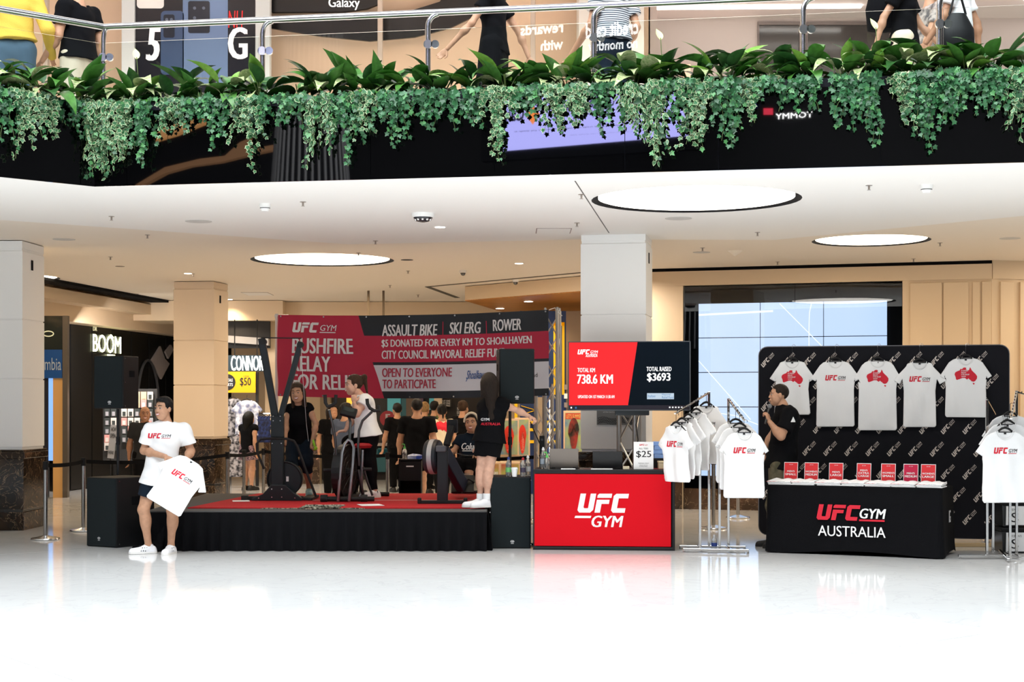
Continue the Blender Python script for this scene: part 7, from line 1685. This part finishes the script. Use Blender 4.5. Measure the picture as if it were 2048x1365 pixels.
def garment(px, py, D, s_, mt, label, **kw):
    p = tee_mesh(vox=.016, **kw); t = thing('hanging_garment', label, 'clothes', P(px,py,D), 0, 'clothes in the shop'); link('cloth', np_mesh('cloth', [p], mt), t); t.scale = (s_,)*3
    m = MB(); m.tube([(-.12,0,-.03),(0,0,.03),(.12,0,-.03)], .008, 5); m.tube([(0,0,.03),(0,0,.09)], .004, 4); m.build('hanger', black_plastic, t)
garment(466,797,31.0,1.0,flor1,'black and white flowered shirt hanging under the yellow sale board', hw=.24,L=.75,span=.33,seed=51)
garment(494,800,30.9,1.0,flor2,'white shirt with blue flowers hanging under the yellow sale board', hw=.24,L=.72,span=.32,seed=52)
garment(474,872,30.4,1.0,flor1,'dark flowered dress on the low rail by the shopper', hw=.22,L=.80,span=.24,seed=53,taper=.05)
garment(489,868,30.6,.9,pinkf,'pink and grey flowered dress on the low rail by the shopper', hw=.20,L=.8,span=.22,seed=54,taper=.06)
for i, px in enumerate((513,519,525,531)): garment(px,832,30.9,.85,navy2,'navy shirt on the rail right of the shopper, '+['nearest her','second','third','farthest'][i], hw=.13,L=.62,span=.17,seed=60+i)
m = MB(); m.tube([P(506,828,30.95),P(540,828,30.95)], .012, 6); m.cyl(P(508,828,30.95),(P(508,828,30.95).x,30.95,0), .012, seg=6); m.cyl(P(539,828,30.95),(P(539,828,30.95).x,30.95,0), .012, seg=6); o = m.build('clothes_rail', chrome, None); tag(o, 'short chrome rail of navy shirts in the clothes shop', 'rail')
area('clothes_shop_lamp', (XX(480,30.6), 30.2, 3.1), 1.5, 60, (1,.92,.82), (0,0,0), .6)
# middle shops behind the banner
MD = 33.5; t = thing('storefront', 'dark glazed shop fronts far behind the stage', 'shop', (0,MD,0)); X_ = lambda px: XX(px,MD); Z_ = lambda py: ZY(py,MD)
m = MB(); m.box(X_(600),X_(1200),.3,.4,0,3.6); m.build('dark_wall', mat('mid_dark',(.022,.018,.016),.5), t, 0)
m = MB()
for (a,b,c_) in ((600,640,0),(868,884,0),(1000,1040,0)): m.box(X_(a),X_(b),.0,.3,0,3.6)
m.build('tan_pier', tan_paint, t, 0)
teal = mat('lit_teal', (.05,.2,.2), .3, emit=.30, ecol=(.10,.42,.42)); yel = mat('lit_yellow', (.6,.35,.05), .4, emit=.9, ecol=(1,.55,.06)); whg = mat('lit_white', (.6,.6,.55), .4, emit=.55, ecol=(1,.9,.75)); tre = mat('dim_red', (.16,.01,.015), .5, emit=.10, ecol=(.7,.03,.04)); tg = mat('dim_teal', (.02,.06,.06), .3, emit=.06, ecol=(.1,.4,.4))
for (a,b,c_,d_,mt,nm) in ((692,714,770,812,yel,'lit_panel'),(714,724,770,830,whg,'lit_panel'),(774,800,780,832,teal,'lit_window'),(802,812,780,868,tg,'lit_window'),(812,830,790,840,mat('pier_brown',(.12,.08,.055),.6),'brown_pier'),(836,846,780,830,mat('pier_mauve',(.10,.05,.08),.6),'mauve_pier'),(858,868,785,820,teal,'lit_window'),(748,800,887,893,mat('counter_grey',(.34,.30,.28),.5),'counter'),(755,782,897,912,tg,'teal_display'),(745,800,900,945,tg,'lower_glass'),(640,660,785,870,mat('pier_cream',(.35,.28,.2),.6),'cream_pier')):
    m = MB(); m.box(X_(a),X_(b),.05 if 'pier' in nm else .1,.28,Z_(d_),Z_(c_)); m.build(nm, mt, t, 0)
m = MB(); n_ = 24; cx, cz = X_(775), Z_(838); m.M = Matrix.Translation((cx,.08,cz)) @ Matrix.Rotation(PI/2,4,'X'); m.lathe([(.17,0),(.17,.02)], seg=24); rd_ = m.build('red_disc', tre, t)
m = MB(); txt(m,'5',cx-.06,cx+.06,cz-.10,cz+.10,.055,.05); m.build('lettering', mat('dim_white',(.4,.35,.35),.5), rd_, 0)
for (a,b,c_,d_,lines) in ((882,902,800,814,('BUY ONE','GET ONE','HALF PRICE')),(912,934,814,838,('SALE','EXTRA 20%','OFF NOW'))):
    m = MB(); m.box(X_(a),X_(b),.05,.08,Z_(d_),Z_(c_)); nb = m.build('notice', mat('notice_dark',(.02,.02,.02),.5), t, 0)
    m = MB(); h_ = (Z_(c_)-Z_(d_))/3
    for i, s_ in enumerate(lines): txt(m, s_, X_(a)+.02, X_(b)-.02, Z_(c_)-h_*(i+.9), Z_(c_)-h_*(i+.15), .045, .03)
    m.build('lettering', mat('notice_white',(.6,.58,.55),.5), nb, 0)
# shoe posters, blue and yellow board
def poster(px0, px1, py0, py1, D, label, redm, w2=None, title=None):
    cx = (px0+px1)/2; t = thing('poster', label, 'poster', (XX(cx,D), D, 0)); X_ = lambda px: XX(px,D)-XX(cx,D); Z_ = lambda py: ZY(py,D)
    m = MB(); m.box(X_(px0),X_(px1),0,.04,Z_(py1),Z_(py0)); m.build('frame', mat('poster_wood',(.70,.48,.30),.6), t, 0, bev=.004)
    m = MB(); m.box(X_(px0+3),X_(px1-3),-.006,0,Z_(py1-2),Z_(py0+4)); m.build('print', mat('poster_print_'+str(px0),(.42,.46,.12),.6,col2=(.12,.22,.32),vscale=3.2), t, 0)
    m = MB(); k = []; cxx = X_((px0+px1)/2); hw = (X_(px1)-X_(px0))*.27; zt, zb = Z_(py0+14), Z_(py1+4 if py1 > 930 else py1-4)
    for i in range(24):
        a = 2*PI*i/24; z = math.sin(a); x = math.cos(a)*(1 if z > 0 else .78-.1*abs(math.sin(2*a))); k.append((cxx+x*hw, (zt+zb)/2+z*(zt-zb)/2))
    m.prism(k, -.02, -.006, 'y'); s_ = m.build('sandal_shape', redm, t, 30, fix=True)
    m = MB(); m.tube([(cxx-hw*.6,-.022,(zt+zb)/2),(cxx,-.045,zt-(zt-zb)*.2),(cxx+hw*.6,-.022,(zt+zb)/2)], .008, 6); m.build('strap', redm, s_)
    if title:
        m = MB(); m.box(X_(px0+4),X_(px1-3),-.008,-.005,Z_(py0+17),Z_(py0+5)); tb_ = m.build('title_band', mat('title_red',(.55,.06,.03),.5), t, 0)
        m = MB(); txt(m,title,X_(px0+6),X_(px1-5),Z_(py0+15),Z_(py0+7),-.01,.0); m.build('lettering', mat('title_gold',(.75,.55,.15),.5), tb_, 0)
    else:
        m = MB(); m.M = Matrix.Translation((cxx-.0,-.021,zb+(zt-zb)*.12)) @ Matrix.Rotation(-PI/2,4,'Y'); txt(m,'havaianas',0,(zt-zb)*.62,-hw*.35,hw*.35,0,.02); m.build('lettering', mat('sandal_pink',(.75,.25,.18),.5), s_, 0)
    for q in (-1,1): m = MB(); m.box(q*.2-.02,q*.2+.02,0,.04,0,Z_(py1)); m.build('leg', mat('poster_leg',(.3,.2,.12),.6), t, 0)
    return t
sred = mat('sandal_red', (.62,.035,.015), .5); sdark = mat('sandal_dark', (.02,.015,.01), .5, col2=(.30,.03,.02), vscale=7)
poster(997,1038,838,912,24.6,'framed poster of a red sandal just left of the truss, nearer one',sred); poster(1030,1060,836,912,25.3,'framed poster of a red sandal half hidden behind the nearer one',sred)
poster(1127,1168,822,905,24.9,'framed poster of a dark sandal under red title lettering',sdark,title="LET'S SUMMER")
for i, (a,b,c_,d_) in enumerate(((982,1000,925,952),(1000,1040,925,953))):
    D = 24.2; t = thing('display_bin', 'small wooden display bin with coloured print below the sandal posters, '+('left' if i == 0 else 'right')+' one', 'box', (XX((a+b)/2,D),D,0)); w_ = (b-a)/FPX*D/2; z0_, z1_ = 0, ZY(c_,D)
    m = MB(); m.box(-w_,w_,0,.3,0,z1_); m.build('carcass', mat('poster_wood',(.70,.48,.30),.6), t, 0, bev=.004); m = MB(); m.box(-w_+.02,w_-.02,-.006,0,.1,z1_-.03); m.build('print', mat('bin_print',(.40,.42,.10),.6,col2=(.45,.10,.06),vscale=4), t, 0)
    if i == 0: m = MB(); txt(m,'hava',-w_+.03,w_-.03,z1_-.20,z1_-.12,-.008,.02); m.build('lettering', print_white, t, 0)
D = 28.4; t = thing('shop_board', 'tall navy board with big yellow bars and letters behind the truss', 'sign', (XX(1085,D), D, 0)); X_ = lambda px: XX(px,D)-XX(1085,D); Z_ = lambda py: ZY(py,D)
m = MB(); m.box(X_(1040),X_(1132),0,.08,0,3.3); m.build('board', mat('board_navy',(.006,.03,.13),.5), t, 0)
yw = mat('board_yellow', (.85,.50,.0), .5, emit=.15, ecol=(1,.6,0))
for (a,b,c_,d_) in ((1107,1113,645,790),(1124,1129,645,790),(1107,1129,645,652),(1029,1035,806,900),(1058,1118,842,848),(1058,1118,857,863),(1058,1118,881,887)): m = MB(); m.box(X_(a),X_(b),-.015,0,Z_(d_),Z_(c_)); m.build('yellow_bar', yw, t, 0)
for a, b in (((1042,812),(1075,822)),((1042,830),(1075,820))):
    m = MB(); m.bar((X_(a[0]),-.01,Z_(a[1])),(X_(b[0]),-.01,Z_(b[1])),.01,.055,up=(0,1,0)); m.build('yellow_stroke', yw, t, 0)
m = MB(); m.box(X_(1075),X_(1084),-.25,-.05,0,Z_(795)); m.build('cream_jamb', mat('jamb_cream',(.45,.36,.25),.6), t, 0)
m = MB(); m.box(X_(1132),X_(1165),.0,.1,0,3.3); m.build('side_wall', mat('side_tan',(.30,.22,.15),.6), t, 0)
for k in range(9):
    m = MB(); z = Z_(780)-k*.16; m.box(X_(1128),X_(1134),-.15,-.02,z,z+.09); m.build('shoe_box', whg if k%2 else mat('dim_white',(.4,.35,.35),.5), t, 0)
for px in (1087,1100): m = MB(); m.box(X_(px)-.02,X_(px)+.02,-.2,-.16,0.3,Z_(800)); m.build('light_tube', mat('tube_cool',(.8,.9,1),.4,emit=1.4,ecol=(.85,.95,1)), t, 0)
area('sandal_shop_lamp', (1.2, 23.9, 3.4), 1.2, 60, (1,.90,.78), (math.radians(15),0,0), .5)
# plaque on the white pillar
cp = Matrix.Translation((XX(1292,19.1),19.1,0)) @ Matrix.Rotation(-math.radians(10.5),4,'Z')
t = thing('plaque', 'grey printed plaque low on the white pillar under the wide screen', 'plaque'); t.matrix_world = cp
m = MB(); m.box(-.60,-.15,-.012,-.002,1.36,1.60); m.build('plate', mat('plaque_grey',(.20,.20,.205),.5), t, 0)
m = MB(); m.mat(0); txt(m,'The traditional custodians',-.52,-.2,1.535,1.555,-.0135,.0); txt(m,'of the land are acknowledged',-.52,-.2,1.505,1.525,-.0135,.0); m.mat(1); 
for i in range(22):
    for j in range(5): m.lathe([(.007,0),(.007,.0005)], (0,0,0), 6, Matrix.Translation((-.58+i*.019+(j%2)*.009,-.0135,1.38+j*.016+.012*math.sin(i*.5))) @ Matrix.Rotation(PI/2,4,'X'))
m.build('print', [print_white, print_black], t, 0, kind='stuff')

# ============================================================ CEILING FITTINGS
def CP(px, py, z=None):
    # choose the front or rear ceiling height
    zf = CZ; D = (zf-EYE)*FPX/(HY-py); x = XX(px,D)
    for a, b in zip(DIV[:-1], DIV[1:]):
        if a[0] <= x <= b[0]: yb = a[1]+(b[1]-a[1])*(x-a[0])/(b[0]-a[0])
    if D > yb: zf = CZ+.03; D = (zf-EYE)*FPX/(HY-py)
    if z is not None: zf = z; D = (zf-EYE)*FPX/(HY-py)
    return Vector((XX(px,D), D, zf))
where = lambda px, py: (['far left','left','centre left','centre','centre right','right','far right'][min(6,int(px/293))])+(' front' if py < 480 else ' rear')
m = MB(); m.lathe([(.032,-.004),(.032,0)], seg=14); m.lathe([(.010,-.035),(.010,-.004)], seg=8); m.lathe([(.018,-.045),(.018,-.042)], seg=10); m.box(-.004,.004,-.016,.016,-.045,-.03); spr_me = m.mesh('sprinkler', mat('sprinkler',(.35,.30,.26),.35,metal=.6), 40)
ords = {}
for (px, py) in ((223,436),(295,473),(221,517),(386,551),(230,602),(606,407),(751,485),(717,509),(816,545),(780,574),(836,593),(1163,392),(1154,449),(1738,374),(1515,468),(1405,499),(1555,527),(1827,521),(1880,489)):
    p = CP(px, py-3); o = link('sprinkler', spr_me, None, loc=p); wz_ = where(px,py); ords[wz_] = ords.get(wz_,0)+1
    tag(o, 'small ceiling sprinkler in the '+wz_+' of the ceiling, number '+['one','two','three','four','five'][ords[wz_]-1]+' from the left', 'sprinkler', 'ceiling sprinklers')
for px, py, l in ((1853,370,'at the upper right near the planters'),(530,408,'left of the dome camera')):
    t = thing('smoke_detector', 'white smoke detector on the ceiling '+l, 'detector', CP(px,py)); m = MB(); m.lathe([(.035,-.075),(.05,-.05),(.052,-.03),(.058,-.03),(.058,0)], seg=20); m.build('body', white_paint, t, 40)
    m = MB(); m.lathe([(.053,-.048),(.053,-.042)], seg=20); m.build('vent_ring', black_plastic, t)
t = thing('camera_dome', 'large white multi-lens camera dome under the ceiling', 'camera', CP(846,427)); m = MB(); m.lathe([(.115,-.045),(.125,-.03),(.125,0)], seg=28); m.build('housing', white_paint, t, 40)
m = MB(); m.lathe([(.03,-.095),(.075,-.085),(.10,-.06),(.105,-.045)], seg=28); m.build('dark_dome', mat('dome_black',(.02,.02,.025),.1), t, 50)
for a in range(5): m = MB(); an = -PI*.9+a*PI*.2; m.lathe([(.012,-.014),(.02,0),(.012,.014)], (.082*math.cos(an),.082*math.sin(an),-.068), 10); m.build('lens', steel, t)
for px, py, l in ((926,541,'small dome camera on the ceiling above the banner'),(1031,560,'small dome camera by the timber bulkhead')):
    t = thing('camera_dome', l, 'camera', CP(px,py)); m = MB(); m.lathe([(.05,-.04),(.055,0)], seg=18); m.build('housing', white_paint, t, 40); m = MB(); m.lathe([(.008,-.085),(.03,-.075),(.042,-.04)], seg=18); m.build('dark_dome', black_gloss, t, 50)
t = thing('speaker_cone', 'white cone-shaped fitting on the ceiling right of the white pillar', 'speaker', CP(1470,502)); m = MB(); m.lathe([(.004,-.075),(.012,-.07),(.10,-.006),(.105,0)], seg=24); m.build('cone', cream_paint, t, 30)
for px, py, l in ((880,454,'beside the large camera dome'),(1038,527,'between the white pillar and the round panel'),(376,547,'before the cream pillar'),(459,599,'right of the cream pillar')):
    p = CP(px,py); t = thing('downlight', 'small lit downlight in the ceiling '+l, 'light', p, 0, 'ceiling downlights'); m = MB(); m.lathe([(.075,-.004),(.075,0)], seg=20); m.build('trim_ring', white_paint, t); m = MB(); m.lathe([(.058,-.008),(.058,-.002)], seg=20); m.build('diffuser', mat('downlight_glow',(1,1,1),.4,emit=12,ecol=(1,.9,.75)), t)
    l = bpy.data.lights.new('downlight_lamp','SPOT'); l.energy = 90; l.color = (1,.78,.52); l.spot_size = 2.2; l.spot_blend = .9; l.shadow_soft_size = .06; o = bpy.data.objects.new('downlight_lamp', l); C.objects.link(o); o.location = p+Vector((0,0,-.03))
for px, py, l in ((1057,603,'nearer'),(1000,617,'farther')):
    p = CP(px,py,3.449); t = thing('downlight', l+' lit downlight in the timber bulkhead', 'light', p, 0, 'timber downlights'); m = MB(); m.lathe([(.09,-.006),(.09,0)], seg=20); m.build('trim_ring', white_paint, t); m = MB(); m.lathe([(.075,-.010),(.075,-.003)], seg=20); m.build('diffuser', MATS['downlight_glow'], t)
    l = bpy.data.lights.new('downlight_lamp','SPOT'); l.energy = 110; l.color = (1,.75,.45); l.spot_size = 2.4; l.spot_blend = .9; l.shadow_soft_size = .06; o = bpy.data.objects.new('downlight_lamp', l); C.objects.link(o); o.location = p+Vector((0,0,-.03))
for px, py, r_, l, mt in ((397,443,.15,'left of the smoke detector','grille_pale'),(1357,437,.15,'below the largest round light panel','grille_pale'),(265,588,.12,'above the black shop front','grille_dark'),(1403,505,.12,'left of the white cone','grille_pale'),(128,479,.14,'beside the left pillar','grille_pale'),(814,520,.09,'right of the middle round light panel','grille_black'),(240,533,.07,'in the left rear ceiling','grille_dark'),(2020,477,.13,'at the right edge','grille_pale')):
    o = None; m = MB(); m.lathe([(r_*.85,-.006),(r_,-.004),(r_,0)], seg=28); o = m.build('ceiling_grille', mat(mt,{'grille_pale':(.55,.53,.50),'grille_dark':(.22,.18,.14),'grille_black':(.01,.01,.01)}[mt],.6), None, 40); o.location = CP(px,py); tag(o, 'round ceiling grille '+l, 'grille', 'ceiling grilles')
for px, py, w_, d_, l in ((1107,462,.42,.55,'before the white pillar'),(515,588,.5,.8,'left of the banner')):
    p = CP(px,py); t = thing('access_panel', 'thin-edged square access panel in the ceiling '+l, 'panel', p); m = MB(); m.box(-w_/2,w_/2,-d_/2,d_/2,-.003,0); m.build('frame', mat('panel_edge',(.30,.22,.20),.6), t, 0); m = MB(); m.box(-w_/2+.012,w_/2-.012,-d_/2+.02,d_/2-.02,-.006,-.001); m.build('door', ceil_paint, t, 0)
m = MB(); a, b = CP(1150,362), CP(1218,466); m.bar(a+Vector((0,0,-.001)), b+Vector((0,0,-.001)), .012, .002); struct(m.build('ceiling_joint', mat('joint_dark',(.12,.11,.10),.7), None, 0))
# warm fill lights added under the rear ceiling, with no fittings there
for i, (x, y, e) in enumerate(((-3.2,28.6,60),(1.0,29.5,50),(-7.6,25.2,50),(4.2,21.6,45),(7.5,20.8,40),(-1.0,25.2,55),(-7.0,21.5,40))):
    l = bpy.data.lights.new('rear_fill_light','AREA'); l.shape = 'DISK'; l.size = .5; l.energy = e; l.color = (1,.74,.46); o = bpy.data.objects.new('rear_fill_light', l); C.objects.link(o); o.location = (x,y,CZ-.02)
